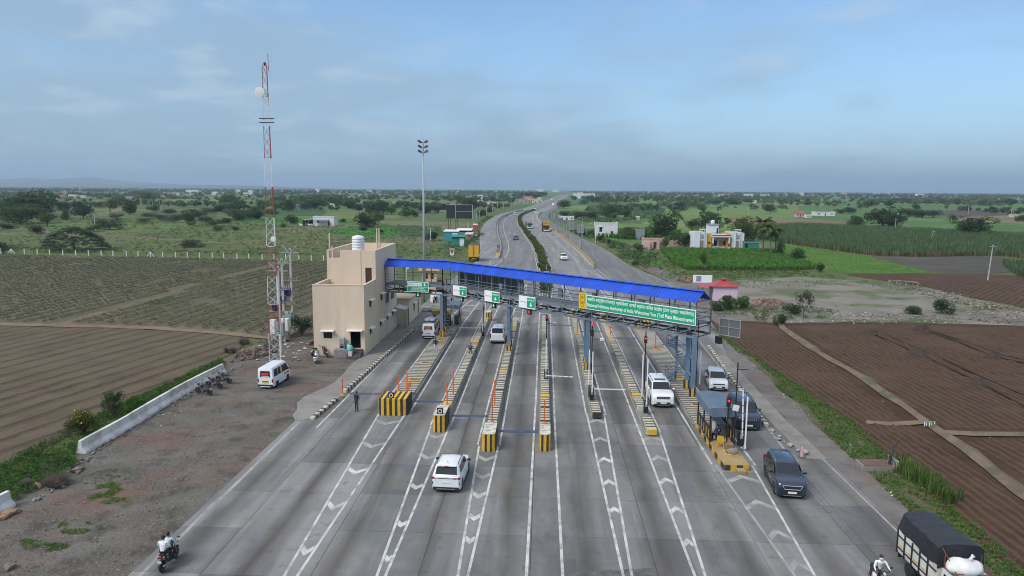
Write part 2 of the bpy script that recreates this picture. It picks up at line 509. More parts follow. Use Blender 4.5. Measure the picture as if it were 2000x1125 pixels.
# ---- far blue hills on the left of the horizon
m_hill=noise_mix('hill_slope',[(0.10,0.10,0.06),(0.06,0.08,0.035),(0.17,0.14,0.10)],[0.004,0.002],bump=0.0)
def ridge(name,x0,x1,Y,prof,depth=2500.0):
 n=80;rows=10;V=[];Fq=[]
 r=np.random.RandomState(3)
 for i in range(n+1):
  t=i/n;h=np.interp(t,[p[0]for p in prof],[p[1]for p in prof])*(0.93+0.14*vnoise(t*30,1.0,3))
  for k in range(rows+1):
   s=k/rows;hh=h*math.sin(math.pi*s)**0.8*(0.85+0.3*float(vnoise(t*25,s*5,9)))
   V.append((x0+(x1-x0)*t,Y+depth*(s-0.5),GZ-0.5+hh))
 for i in range(n):
  for k in range(rows):
   a=i*(rows+1)+k;Fq.append((a,a+rows+1,a+rows+2,a+1))
 return struct(link_mesh(name,npmesh(name,V,Fq,m_hill,True)))
ridge('hills',-11800,-5200,11500,[(0,110),(0.15,95),(0.22,120),(0.40,105),(0.55,140),(0.66,150),(0.74,90),(0.85,60),(1,0)])
ridge('hills',-9500,-2500,9000,[(0,20),(0.2,45),(0.5,60),(0.62,30),(0.75,42),(0.9,25),(1,0)])
# ---- gravel yard left of the toll road
m_yard=noise_mix('gravel_yard',[(0.112,0.102,0.090),(0.155,0.143,0.129),(0.155,0.093,0.071),(0.064,0.058,0.051),(0.055,0.082,0.030),(0.32,0.30,0.28)],[0.35,0.16,0.55,0.33,7.0],thr=[(0.42,0.62,0.8),(0.50,0.62,0.75),(0.52,0.64,0.75),(0.60,0.66,0.55),(0.60,0.68,0.8)],bump=1.0,bscale=5.0,bdist=0.12)
sheet('gravel_yard',wig([(-18.9,5),(-19.1,52),(-19.2,62),(-18.4,73),(-18.9,100),(-26,104),(-31,100),(-33.5,84),(-34,68),(-32.4,56),(-32.6,40),(-33,5)],2.5,0.35,4),GZ-0.02,m_yard)
# ---- the two fields on the left
m_plough_l=noise_mix('tilled_soil_dry',[(0.118,0.096,0.067),(0.094,0.074,0.052),(0.104,0.100,0.058),(0.24,0.19,0.14)],[0.25,0.12,5.0],thr=[(0.45,0.62,0.8),(0.50,0.66,0.65),(0.67,0.72,0.6)],bump=0.9,bscale=6.0,bdist=0.10)
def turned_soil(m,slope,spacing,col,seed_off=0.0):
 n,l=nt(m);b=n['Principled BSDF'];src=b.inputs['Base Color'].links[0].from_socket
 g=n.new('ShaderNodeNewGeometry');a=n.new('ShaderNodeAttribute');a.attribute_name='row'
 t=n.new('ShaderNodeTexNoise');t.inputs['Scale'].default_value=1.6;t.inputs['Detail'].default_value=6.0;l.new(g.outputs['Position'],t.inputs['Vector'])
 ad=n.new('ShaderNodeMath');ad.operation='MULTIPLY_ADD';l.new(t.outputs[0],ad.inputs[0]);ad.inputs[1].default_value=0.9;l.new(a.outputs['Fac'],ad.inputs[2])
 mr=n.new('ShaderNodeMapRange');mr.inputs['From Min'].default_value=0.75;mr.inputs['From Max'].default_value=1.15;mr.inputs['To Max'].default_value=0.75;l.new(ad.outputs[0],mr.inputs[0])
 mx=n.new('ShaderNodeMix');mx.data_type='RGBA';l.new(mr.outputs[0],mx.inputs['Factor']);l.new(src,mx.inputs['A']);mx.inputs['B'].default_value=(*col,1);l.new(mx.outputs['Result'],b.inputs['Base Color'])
def furrow_field(name,poly,slope,spacing,amp,m,z0,du,dv,prof='ridge',seed=1,clod=0.05):
 P=np.array(poly);y0,y1=P[:,1].min(),P[:,1].max()
 us=P[:,0]-slope*P[:,1];u0,u1=us.min(),us.max()
 nu=int((u1-u0)/du)+1;nv=int((y1-y0)/dv)+1
 U,Vv=np.meshgrid(np.linspace(u0,u1,nu),np.linspace(y0,y1,nv),indexing='ij')
 drift=0.5*spacing*(vnoise(U*0.08,Vv*0.05,seed)-0.5)+0.25*spacing*(vnoise(U*0.5,Vv*0.12,seed+1)-0.5)
 ph=((U+drift)/spacing)%1.0
 if prof=='ridge':H=np.exp(-((ph-0.5)/0.13)**2)-0.45*np.exp(-((ph-0.72)/0.08)**2)
 else:H=np.where(ph<0.6,ph/0.6,(1-ph)/0.4)**1.3
 Z=amp*H*(0.4+1.0*vnoise(U*1.5,Vv*0.8,seed+2))*(0.35+1.1*vnoise(U*0.13,Vv*0.07,seed+7))+clod*(vnoise(U*4,Vv*4,seed+3)-0.5)+clod*0.8*(vnoise(U*1.1,Vv*1.1,seed+4)-0.5)
 X=U+slope*Vv
 ins=inpoly(poly,X,Vv);dep=np.zeros(ins.shape);cur=ins.copy()
 for _ in range(6):
  dep+=cur;nx_=np.zeros_like(cur);nx_[1:-1,1:-1]=cur[1:-1,1:-1]&cur[2:,1:-1]&cur[:-2,1:-1]&cur[1:-1,2:]&cur[1:-1,:-2];cur=nx_
 Z=(Z+0.06)*np.clip((dep-1)/5,0,1)-0.06
 idx=np.arange(nu*nv).reshape(nu,nv)
 ok=ins[:-1,:-1]&ins[1:,:-1]&ins[1:,1:]&ins[:-1,1:]
 Fq=np.stack([idx[:-1,:-1][ok],idx[1:,:-1][ok],idx[1:,1:][ok],idx[:-1,1:][ok]],1)
 V=np.stack([X.ravel(),Vv.ravel(),z0+Z.ravel()],1)
 used=np.zeros(len(V),bool);used[Fq.ravel()]=True;remap=np.cumsum(used)-1
 me=npmesh(name,V[used],remap[Fq],m,True);at=me.attributes.new('row','FLOAT','POINT');at.data.foreach_set('value',np.clip(H,0,1).ravel()[used].astype(np.float32))
 return struct(link_mesh(name,me))
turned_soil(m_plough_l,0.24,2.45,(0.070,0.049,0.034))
edge_crop=px((-200,627),(0,632),(300,640),(500,655),(560,668))
P_plough_l=wig(px((-330,632),(0,633),(300,641),(470,654),(486,668),(440,700),(300,765),(225,800),(130,850),(60,890),(0,925),(-160,985),(-500,985)),3,0.4,2)
furrow_field('tilled_field',P_plough_l,0.24,2.45,0.12,m_plough_l,GZ+0.05,0.22,0.9,'ridge',11,0.09)
m_crop_soil=noise_mix('crop_field_soil',[(0.145,0.127,0.086),(0.115,0.100,0.068),(0.098,0.102,0.057)],[0.2,0.5],thr=[(0.45,0.6,0.8),(0.48,0.62,0.7)],bump=0.7,bscale=3.0,bdist=0.1)
P_crop=px((-420,625),(0,631),(300,638),(500,652),(568,664),(610,664),(640,512),(320,505),(0,499),(-300,494),(-420,494))
sheet('crop_field',P_crop,GZ-0.025,m_crop_soil)
m_dirt=noise_mix('bare_dirt',[(0.190,0.145,0.105),(0.145,0.110,0.078),(0.085,0.100,0.045),(0.26,0.21,0.16)],[0.35,0.22,3.0],thr=[(0.45,0.6,0.8),(0.58,0.68,0.8),(0.62,0.7,0.6)],bump=0.8,bscale=4.0,bdist=0.1)
def ribbon(name,pts,w,z,m,amp=0.15,seed=1,crown=0.0,parent=None):
 r=random.Random(seed);pts=[Vector((p[0],p[1]))for p in pts]
 fine=[]
 for i in range(len(pts)-1):
  n=max(1,int((pts[i+1]-pts[i]).length/3.0));n=min(n,40)
  for k in range(n):fine.append(pts[i].lerp(pts[i+1],k/n))
 fine.append(pts[-1]);mb=MB();V=[];Fs=[]
 for i,p in enumerate(fine):
  d=(fine[min(i+1,len(fine)-1)]-fine[max(i-1,0)]).normalized();nn=Vector((-d.y,d.x))
  a=w/2+r.uniform(-amp,amp);b=w/2+r.uniform(-amp,amp)
  for s,zz in((-a,0),(0,crown),(b,0)):
   q=p+nn*s;V.append((q.x,q.y,z+zz))
  if i:
   o=3*(i-1);Fs+=[(o,o+1,o+4,o+3),(o+1,o+2,o+5,o+4)]
 mb.add(V,Fs);ob=mb.build(name,m,parent)
 if not parent:struct(ob)
 return ob
ribbon('earth_bund',[tuple(p)for p in px((-300,628),(0,634),(300,641),(480,655),(560,667))],1.3,GZ+0.05,m_dirt,0.3,3,0.22)
ribbon('earth_bund',[tuple(p)for p in px((120,635),(215,606),(300,588),(350,568),(430,548),(518,524),(580,508))],1.1,GZ-0.015,m_dirt,0.35,5,0.15)
ribbon('farm_path',[tuple(p)for p in px((-300,493),(0,499),(320,505),(640,512))],2.2,GZ-0.012,m_dirt,0.4,6,0.1)
ribbon('dirt_track',[tuple(p)for p in px((-60,449),(60,449),(120,455),(170,457),(250,463),(420,474),(560,474),(700,470),(830,474))],6.0,GZ-0.02,m_dirt,1.2,8)
ribbon('dirt_track',[tuple(p)for p in px((130,424),(160,421),(200,418),(250,405),(330,404),(400,397))],9.0,GZ-0.02,m_dirt,2.0,9)
# ---- fields on the right
m_plough_r=noise_mix('tilled_soil_dark',[(0.070,0.041,0.025),(0.048,0.028,0.018),(0.098,0.062,0.041),(0.26,0.20,0.16)],[0.4,0.12,6.0],thr=[(0.42,0.62,0.8),(0.50,0.66,0.7),(0.69,0.74,0.55)],bump=1.0,bscale=7.0,bdist=0.10)
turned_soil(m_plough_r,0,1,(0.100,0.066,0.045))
P_r1=wig([(21.4,98),(31.6,96.5),(30.6,75),(29.2,57),(28.4,42),(27.6,15),(22.6,15),(22.8,33),(23.6,46),(24.2,56),(23.6,70),(22.6,84)],2.5,0.25,12)
furrow_field('tilled_field',P_r1,-0.02,0.64,0.075,m_plough_r,GZ+0.05,0.09,0.6,'cos',21,0.13)
P_r2=wig(px((1546,637),(1620,632),(1760,632),(2000,640),(2300,650),(2300,845),(2000,843),(1860,843),(1800,812),(1680,726)),3,0.3,13)
furrow_field('tilled_field',P_r2,-0.02,0.72,0.06,m_plough_r,GZ+0.05,0.12,0.7,'cos',31,0.13)
P_r3=wig(px((1875,858),(2000,856),(2300,855),(2300,1130),(2080,1010),(2000,930),(1930,885)),3,0.3,14)
furrow_field('tilled_field',P_r3,-0.02,0.68,0.07,m_plough_r,GZ+0.05,0.10,0.6,'cos',41,0.13)
sheet('field_soil',wig([(22.3,99),(80,101),(110,60),(60,10),(22.8,10),(23.6,46),(24.2,56),(23.4,72)],4,0.2,90),GZ-0.03,m_plough_r)
m_bund=noise_mix('dry_grass_bund',[(0.165,0.135,0.098),(0.115,0.092,0.066),(0.075,0.092,0.042)],[0.5,0.35],thr=[(0.45,0.6,0.8),(0.52,0.62,0.8)],bump=0.8,bscale=5.0,bdist=0.1)
ribbon('earth_bund',[(33.2,98.5),(32.0,94)]+px((1600,690),(1690,740),(1800,818),(1890,880),(2000,965),(2090,1030)),0.95,GZ+0.06,m_bund,0.25,15,0.25)
ribbon('earth_bund',px((1838,846),(1900,849),(2000,850),(2300,850)),0.9,GZ+0.06,m_bund,0.15,16,0.2)
ribbon('earth_bund',px((1690,826),(1740,829),(1800,826)),0.7,GZ+0.08,m_dirt,0.2,17,0.14)
m_track=noise_mix('wheel_track_soil',[(0.036,0.024,0.016),(0.055,0.037,0.025)],[1.5],bump=0.9,bscale=6.0,bdist=0.1)
for k_,q_ in enumerate((((1690,646),(1790,690),(1915,750),(2010,800)),((1712,648),(1812,690),(1935,746),(2020,783)),((1800,646),(1870,668),(1940,698),(2010,712)),((1818,648),(1890,670),(1960,696),(2015,707)))):ribbon('wheel_track',px(*q_),0.30,GZ+0.135,m_track,0.10,70+k_,0.03)
m_verge=noise_mix('grass_verge',[(0.085,0.092,0.042),(0.062,0.078,0.030),(0.130,0.105,0.078),(0.20,0.175,0.15)],[0.9,0.7,4.0],thr=[(0.42,0.58,0.8),(0.44,0.58,0.9),(0.60,0.70,0.6)],bump=0.9,bscale=6.0,bdist=0.12)
sheet('grass_verge',wig([(22.2,100),(22.7,84),(23.7,70),(24.3,56),(23.7,46),(22.9,33),(22.7,10),(20.2,10),(20.3,33),(20.6,44),(21.0,58),(21.4,70),(22.0,84)],2,0.3,18),GZ-0.015,m_verge)
m_shoulder=noise_mix('gravel_shoulder',[(0.165,0.152,0.140),(0.120,0.110,0.100),(0.165,0.105,0.085),(0.235,0.225,0.21)],[0.5,0.22,4.0],thr=[(0.45,0.6,0.8),(0.53,0.64,0.7),(0.6,0.7,0.6)],bump=0.8,bscale=6.0,bdist=0.06)
sheet('gravel_shoulder',wig([(19.4,5),(19.4,58),(20.3,78),(23.5,92),(24.2,118),(26,136),(23,160),(21.6,188),(24,190),(27,165),(30,140),(30,118),(26,100),(22.9,84),(22.1,70),(21.6,58),(21.2,44),(21.0,33),(21,5)],2,0.25,19),GZ-0.008,m_shoulder)
m_waste=noise_mix('waste_ground',[(0.215,0.195,0.172),(0.155,0.140,0.122),(0.085,0.120,0.043),(0.062,0.095,0.033),(0.34,0.32,0.30)],[0.12,0.09,0.06,3.0],thr=[(0.45,0.6,0.8),(0.50,0.60,0.85),(0.53,0.62,0.8),(0.68,0.74,0.7)],bump=0.8,bscale=3.0,bdist=0.15)
sheet('waste_ground',wig(px((1415,626),(1530,632),(1620,629),(1760,629),(2000,636),(2300,640),(2300,625),(2010,603),(1900,583),(1800,560),(1735,552),(1640,546),(1560,540),(1430,548),(1310,548),(1290,560),(1330,590)),3,0.6,20),GZ-0.018,m_waste)
furrow_field('tilled_field',wig(px((1640,536),(1760,533),(1900,534),(2040,538),(2300,545),(2300,640),(2000,603),(1900,583),(1800,560),(1700,546)),4,0.5,22),0.9,1.4,0.12,m_plough_r,GZ+0.05,0.3,1.2,'cos',51,0.15)
m_dark=noise_mix('dark_field',[(0.080,0.072,0.062),(0.060,0.054,0.046),(0.11,0.10,0.085)],[0.2,0.06],thr=[(0.45,0.6,0.8),(0.5,0.65,0.7)],bump=0.6,bscale=2.0,bdist=0.15)
sheet('fallow_field',wig(px((1700,500),(1800,499),(1960,501),(1990,528),(1960,534),(1830,532),(1760,520)),5,0.6,23),GZ-0.016,m_dark)
m_bright=noise_mix('bright_grass_field',[(0.080,0.165,0.026),(0.062,0.135,0.022),(0.10,0.16,0.036)],[0.07,0.25],thr=[(0.42,0.62,0.8),(0.5,0.64,0.7)],bump=0.7,bscale=3.0,bdist=0.2)
P_bright=wig(px((1520,476),(1600,486),(1680,497),(1740,512),(1800,526),(1832,532),(1740,534),(1650,534),(1600,524),(1560,508),(1525,490)),6,0.5,24)
sheet('grass_field',P_bright,GZ-0.013,m_bright)
m_maize_soil=noise_mix('maize_field_soil',[(0.06,0.085,0.03),(0.09,0.075,0.05)],[0.3])
P_maize=px((1288,488),(1400,489),(1505,491),(1560,507),(1600,525),(1560,528),(1440,528),(1340,528),(1310,512))
sheet('maize_field',P_maize,GZ-0.012,m_maize_soil)
sheet('farmyard',wig(px((1240,480),(1300,486),(1420,489),(1480,490),(1500,484),(1470,470),(1360,470),(1280,468)),4,0.5,26),GZ-0.017,m_dirt)
def green(name,c,s=0.5):return noise_mix(name,[c,tuple(x*0.66 for x in c),tuple(min(1,x*1.30)for x in c),(c[0]*1.5,c[1]*1.1,c[2]*1.2)],[s,s*1.7,s*0.6],thr=[(0.44,0.58,0.9),(0.5,0.60,0.8),(0.56,0.66,0.7)],bump=0.6,bscale=1.0,bdist=0.4,stretch=((0.035,0.22,1),0.25))
m_g1=green('field_green_dark',(0.050,0.100,0.036));m_g2=green('field_green_mid',(0.080,0.152,0.044));m_g3=green('field_green_light',(0.122,0.190,0.056));m_g4=green('field_green_vivid',(0.055,0.150,0.026));m_tan=green('field_stubble',(0.165,0.140,0.075))
for i,(nm,pts,mm)in enumerate([('field',[(1000-560,432),(620,437),(700,436),(690,428),(560,424),(440,426)],m_g4),('field',[(625,450),(690,441),(790,439),(770,462),(690,464)],m_g4),('field',[(770,440),(860,440),(868,462),(790,464)],m_g1),('field',[(440,409),(580,406),(640,411),(630,421),(500,424),(440,420)],m_g1),('field',[(560,398),(700,394),(820,392),(840,400),(700,404),(580,405)],m_g3),('field',[(100,402),(165,395),(188,384),(150,400),(140,412),(100,410)],m_g1),('field',[(330,388),(480,386),(480,393),(340,396)],m_g3),('field',[(1120,455),(1240,449),(1330,452),(1330,470),(1200,470)],m_g4),('field',[(1130,432),(1150,402),(1200,400),(1300,408),(1290,425),(1180,436)],m_g2),('field',[(1290,408),(1560,402),(1560,425),(1430,430),(1290,428)],m_g3),('field',[(1560,402),(1740,404),(2000,398),(2300,402),(2300,415),(1900,412),(1700,424),(1560,422)],m_g2),('field',[(1230,392),(1500,388),(1500,398),(1240,402)],m_g3),('field',[(1410,424),(1600,428),(1720,440),(1700,452),(1550,440),(1420,434)],m_tan),('field',[(1850,424),(2000,418),(2300,420),(2300,436),(2000,436),(1880,432)],m_tan),('field',[(1760,430),(1880,432),(2000,437),(2300,440),(2300,466),(2000,462),(1780,446)],m_g2),('field',[(1780,418),(1860,410),(1990,410),(1980,420),(1860,424)],m_dark),('field',[(1700,512),(2300,540),(2300,548),(1990,536),(1960,530)],m_dark),('field',[(840,398),(900,396),(940,400),(900,412),(850,410)],m_g3),('field',[(1300,520),(1285,490),(1230,492),(1220,500),(1270,520)],m_g2)]):
 sheet(nm,wig(px(*pts),12,1.2,60+i),GZ-0.045+0.0008*i,mm)
# =================================================================== ROADS
def concrete_mat(name,base,dark,lanes=False):
 m=bpy.data.materials.new(name);n,l=nt(m);b=n['Principled BSDF']
 b.inputs['Roughness'].default_value=0.82;b.inputs['Specular IOR Level'].default_value=0.3
 g=n.new('ShaderNodeNewGeometry');oi=n.new('ShaderNodeObjectInfo')
 rg=n.new('ShaderNodeRGB');rg.outputs[0].default_value=(*base,1);cur=rg.outputs[0]
 def layer(scale,vec,lo,hi,amt,col,detail=7.0,off=0):
  nonlocal cur
  mp=n.new('ShaderNodeMapping');mp.inputs['Scale'].default_value=vec;mp.inputs['Location'].default_value=(off,off*2.3,0);l.new(g.outputs['Position'],mp.inputs[0])
  t=n.new('ShaderNodeTexNoise');t.inputs['Scale'].default_value=scale;t.inputs['Detail'].default_value=detail;t.inputs['Roughness'].default_value=0.6;l.new(mp.outputs[0],t.inputs['Vector'])
  mr=n.new('ShaderNodeMapRange');mr.inputs['From Min'].default_value=lo;mr.inputs['From Max'].default_value=hi;mr.inputs['To Max'].default_value=amt;l.new(t.outputs[0],mr.inputs[0])
  mx=n.new('ShaderNodeMix');mx.data_type='RGBA';l.new(mr.outputs[0],mx.inputs['Factor']);l.new(cur,mx.inputs['A']);mx.inputs['B'].default_value=(*col,1);cur=mx.outputs['Result']
 layer(0.20,(1,0.45,1),0.45,0.57,0.90,dark)
 layer(1.1,(0.12,2.6,1),0.44,0.66,0.45,tuple(x*0.70 for x in base),off=33)
 layer(0.9,(1.0,0.06,1),0.46,0.58,0.62,tuple(x*0.60 for x in base),off=3)
 layer(0.5,(1.2,0.05,1),0.50,0.60,0.55,tuple(x*1.32 for x in base),off=9)
 layer(0.35,(1,1,1),0.51,0.60,0.6,(base[0]*0.90,base[1]*0.84,base[2]*0.74),off=15)
 layer(1.3,(1,1,1),0.60,0.65,0.6,tuple(x*0.5 for x in base),off=21)
 layer(14.0,(1,1,1),0.40,0.62,0.25,tuple(x*1.3 for x in base),off=27)
 if lanes:
  sx=n.new('ShaderNodeSeparateXYZ');l.new(g.outputs['Position'],sx.inputs[0])
  def M(op,a,b=None):
   q=n.new('ShaderNodeMath');q.operation=op
   for i,v in enumerate((a,b)):
    if v is None:continue
    if isinstance(v,(int,float)):q.inputs[i].default_value=v
    else:l.new(v,q.inputs[i])
   return q.outputs[0]
  t=n.new('ShaderNodeTexNoise');t.inputs['Scale'].default_value=0.5;t.inputs['Detail'].default_value=6.0
  mp=n.new('ShaderNodeMapping');mp.inputs['Scale'].default_value=(1.2,0.28,1);l.new(g.outputs['Position'],mp.inputs[0]);l.new(mp.outputs[0],t.inputs['Vector'])
  xx=M('ADD',sx.outputs[0],M('MULTIPLY',M('SUBTRACT',t.outputs[0],0.5),1.2))
  ph=M('ABSOLUTE',M('SUBTRACT',M('FRACT',M('MULTIPLY',M('ADD',xx,99.72),0.25)),0.5))
  pk=M('MULTIPLY',M('MAXIMUM',M('SUBTRACT',1.0,M('MULTIPLY',ph,4.6)),0.0),M('MULTIPLY',t.outputs[0],1.5))
  mx=n.new('ShaderNodeMix');mx.data_type='RGBA';l.new(pk,mx.inputs['Factor']);l.new(cur,mx.inputs['A']);mx.inputs['B'].default_value=(0.075,0.068,0.062,1);cur=mx.outputs['Result']
 hv=n.new('ShaderNodeHueSaturation');l.new(cur,hv.inputs['Color'])
 mr=n.new('ShaderNodeMapRange');mr.inputs['To Min'].default_value=0.80;mr.inputs['To Max'].default_value=1.20;l.new(oi.outputs['Random'],mr.inputs[0]);l.new(mr.outputs[0],hv.inputs['Value'])
 l.new(hv.outputs[0],b.inputs['Base Color'])
 t=n.new('ShaderNodeTexNoise');t.inputs['Scale'].default_value=9.0;t.inputs['Detail'].default_value=6.0;l.new(g.outputs['Position'],t.inputs['Vector'])
 bp=n.new('ShaderNodeBump');bp.inputs['Strength'].default_value=0.25;bp.inputs['Distance'].default_value=0.02;l.new(t.outputs[0],bp.inputs['Height']);l.new(bp.outputs[0],b.inputs['Normal'])
 MATS[name]=m
 return m
m_conc=concrete_mat('road_concrete',(0.184,0.184,0.182),(0.094,0.099,0.108),True)
m_hwy=concrete_mat('highway_concrete',(0.185,0.185,0.186),(0.150,0.150,0.152))
m_joint=mat('joint_sealant',(0.045,0.045,0.045),0.9,var=0.2)
m_edge=mat('concrete_edge',(0.25,0.24,0.225),0.9,var=0.2,scale=1.5,dirt=(0.13,0.11,0.09),dirt_amt=0.7)
road=struct(sheet('toll_plaza_road',[(-19.2,8),(-19.2,105),(24,105),(22.4,90),(20.2,77),(19.4,58),(19.4,8)],-0.035,m_joint))
xs=[-19.2,-15.9,-10.7,-5.7,-0.45,5.6,11.1,16.2,19.4]
rs=random.Random(5)
for i in range(len(xs)-1):
 off=44.3%4.6;y=8.0;yc=[]
 y=off+4.6*1
 while y<105:yc.append(y+rs.uniform(-0.02,0.02));y+=4.6
 yc=[8.0]+yc+[105.0]
 for k in range(len(yc)-1):
  x0,x1,ya,yb=xs[i]+0.012,xs[i+1]-0.012,yc[k]+0.010,yc[k+1]-0.010
  dz=rs.uniform(-0.004,0.0)
  if i==len(xs)-2 and ya>56:
   xr=lambda y:float(np.interp(y,[56,58,77,90,105],[19.4,19.4,20.2,22.4,24.0]))
   MB().add([(x0,ya,-0.09),(xr(ya),ya,-0.09),(xr(yb),yb,-0.09),(x0,yb,-0.09),(x0,ya,dz),(xr(ya),ya,dz),(xr(yb),yb,dz),(x0,yb,dz)],[(0,3,2,1),(4,5,6,7),(0,1,5,4),(1,2,6,5),(2,3,7,6),(3,0,4,7)]).build('concrete_slab',m_conc,road)
  else:
   MB().bx(x0,x1,ya,yb,-0.09,dz).build('concrete_slab',m_conc,road)
def cr_spline(pts,n=8):
 P=[Vector(p)for p in pts];P=[P[0]*2-P[1]]+P+[P[-1]*2-P[-2]];out=[]
 for i in range(1,len(P)-2):
  for k in range(n):
   t=k/n;a,b,c,d=P[i-1],P[i],P[i+1],P[i+2]
   out.append(0.5*((2*b)+(c-a)*t+(2*a-5*b+4*c-d)*t*t+(3*b-a-3*c+d)*t**3))
 out.append(P[-2]);return out
YS=[105,140,170,200,230,260,300,350,400,450,500,560,640,760,900,1400,2600]
E_SLo=[-18.9,-18.2,-17.0,-18.2,-20.8,-23.6,-26.8,-30.0,-32.0,-32.9,-32.4,-29.0,-21.5,-14.5,-8.0,12,62]
E_SPL=[-15.0,-12.9,-12.0,-12.6,-14.4,-16.9,-20.0,-23.2,-25.6,-26.3,-25.4,-22.0,-15.5,-8.0,-2.0,18,68]
E_CLl=[-15.0,-12.9,-10.9,-10.2,-11.4,-13.6,-16.7,-19.8,-22.3,-23.0,-22.2,-19.0,-12.6,-5.4,0.4,20,70]
E_ML=[0.0,-0.3,-1.2,-2.2,-3.8,-6.0,-8.8,-12.1,-14.7,-16.0,-15.8,-13.0,-6.6,0.6,6.6,26,76]
E_MR=[0.6,1.5,1.2,0.1,-1.5,-3.6,-6.4,-9.8,-12.6,-14.2,-14.0,-11.4,-5.0,2.2,8.2,27.6,77.6]
E_CRr=[15.0,11.6,9.0,7.4,5.6,3.6,0.8,-2.8,-5.9,-7.3,-7.1,-4.6,1.6,8.8,14.6,34,84]
E_SPR=[15.0,12.7,11.3,10.2,8.6,6.7,4.2,0.7,-2.5,-4.2,-4.2,-1.8,4.4,11.6,17.4,36.8,86.8]
E_SRo=[24.0,24.4,20.6,19.5,17.6,14.6,11.2,7.2,4.2,2.6,2.8,5.0,9.8,16.6,22.6,42,92]
def edge(E):return[tuple(p)for p in cr_spline([(x,y)for x,y in zip(E,YS)],6)]
E_={k:edge(v)for k,v in dict(SLo=E_SLo,SPL=E_SPL,CLl=E_CLl,ML=E_ML,MR=E_MR,CRr=E_CRr,SPR=E_SPR,SRo=E_SRo).items()}
def strip(name,a,b,z,m,kind=True,parent=None,thick=0.0):
 n=len(a);V=[];Fs=[]
 for i in range(n):
  V+=[(a[i][0],a[i][1],z),(b[i][0],b[i][1],z)]
  if i:o=2*(i-1);Fs.append((o,o+1,o+3,o+2))
 if thick:
  k=len(V);V+=[(x,y,zz-thick)for x,y,zz in V]
  for i in range(n-1):
   o=2*i;Fs+=[(k+o,o,o+2,k+o+2),(o+1,k+o+1,k+o+3,o+3)]
  Fs+=[(k,k+1,1,0),(2*n-2,2*n-1,k+2*n-1,k+2*n-2)]
 ob=MB().add(V,Fs).build(name,m,parent)
 if kind and not parent:struct(ob)
 return ob
strip('service_road',E_['SLo'],E_['SPL'],-0.006,m_hwy,thick=0.09)
hw_l=strip('highway',E_['SPL'],E_['ML'],-0.002,m_hwy,thick=0.09)
strip('median',E_['ML'],E_['MR'],-0.004,mat('median_soil',(0.12,0.10,0.07),0.95,var=0.3,scale=0.6,world_co=True))
hw_r=strip('highway',E_['MR'],E_['SPR'],-0.002,m_hwy,thick=0.09)
strip('service_road',E_['SPR'],E_['SRo'],-0.006,m_hwy,thick=0.09)
def off(e,d):
 out=[]
 for i,p in enumerate(e):
  a=Vector(e[max(i-1,0)]);b=Vector(e[min(i+1,len(e)-1)]);t=(b-a).normalized()
  out.append((p[0]+t.y*d,p[1]-t.x*d))
 return out
def clip(e,y0,y1):return[p for p in e if y0<=p[1]<=y1]
def rail(name,e,w,h,z0,m,label=None,cat=None):
 mb=MB();a=off(e,-w/2);b=off(e,w/2);n=len(e);V=[]
 for i in range(n):V+=[(a[i][0],a[i][1],z0),(b[i][0],b[i][1],z0),(b[i][0],b[i][1],z0+h),(a[i][0],a[i][1],z0+h)]
 Fs=[]
 for i in range(n-1):
  o=4*i
  for j in range(4):q=(j+1)%4;Fs.append((o+j,o+q,o+4+q,o+4+j))
 Fs+=[(0,3,2,1),(4*n-4,4*n-3,4*n-2,4*n-1)]
 mb.add(V,Fs);o=mb.build(name,m)
 if label:tag(o,label,cat)
 else:struct(o)
 return o
def resample(e,s):
 out=[Vector(e[0])];acc=0.0
 for i in range(1,len(e)):
  a=Vector(e[i-1]);b=Vector(e[i]);L=(b-a).length;t=s-acc
  while t<=L:out.append(a.lerp(b,t/L));t+=s
  acc=(acc+L)%s
 return out
m_kerb=mat('kerb_concrete',(0.33,0.32,0.30),0.9,var=0.2,scale=1.0,dirt=(0.14,0.12,0.10),dirt_amt=0.7,world_co=True)
rail('kerb',clip(E_['ML'],112,900),0.22,0.20,-0.02,m_kerb)
rail('kerb',clip(E_['MR'],112,900),0.22,0.20,-0.02,m_kerb)
m_paint=mat('road_paint',(0.50,0.50,0.49),0.75,var=0.25,scale=0.9,dirt=(0.17,0.168,0.165),dirt_amt=1.0,dscale=1.1,world_co=True)
m_paint_w=mat('road_paint_worn',(0.33,0.325,0.315),0.8,var=0.25,scale=0.9,dirt=(0.17,0.168,0.165),dirt_amt=1.0,dscale=1.1,world_co=True)
m_blue=mat('blue_road_paint',(0.035,0.055,0.115),0.7,var=0.3,scale=1.2,dirt=(0.10,0.10,0.11),dirt_amt=0.8,dscale=1.5,world_co=True)
PZ=0.005
def pline(p0,p1,w,m=None,parent=None,name='painted_line',z=PZ):
 p0,p1=Vector(p0),Vector(p1);d=(p1-p0).normalized();nn=Vector((-d.y,d.x))*(w/2)
 return MB().add([(*(p0-nn),z),(*(p0+nn),z),(*(p1+nn),z),(*(p1-nn),z)],[(3,2,1,0)]).build(name,m or m_paint,parent or road)
def ppath(e,w,m=None,parent=None,z=PZ,name='painted_line'):
 a=off(e,-w/2);b=off(e,w/2);V=[];Fs=[]
 for i in range(len(e)):
  V+=[(*a[i],z),(*b[i],z)]
  if i:o=2*(i-1);Fs.append((o,o+1,o+3,o+2))
 return MB().add(V,Fs).build(name,m or m_paint,parent or road)
def chevron(xl,xr,yt,drop,w,m=None):
 xc=(xl+xr)/2
 V=[(xl,yt,PZ),(xc,yt+drop,PZ),(xr,yt,PZ),(xr,yt+w,PZ),(xc,yt+drop+w,PZ),(xl,yt+w,PZ)]
 MB().add(V,[(0,1,4,5),(1,2,3,4)]).build('painted_chevron',m or m_paint,road)
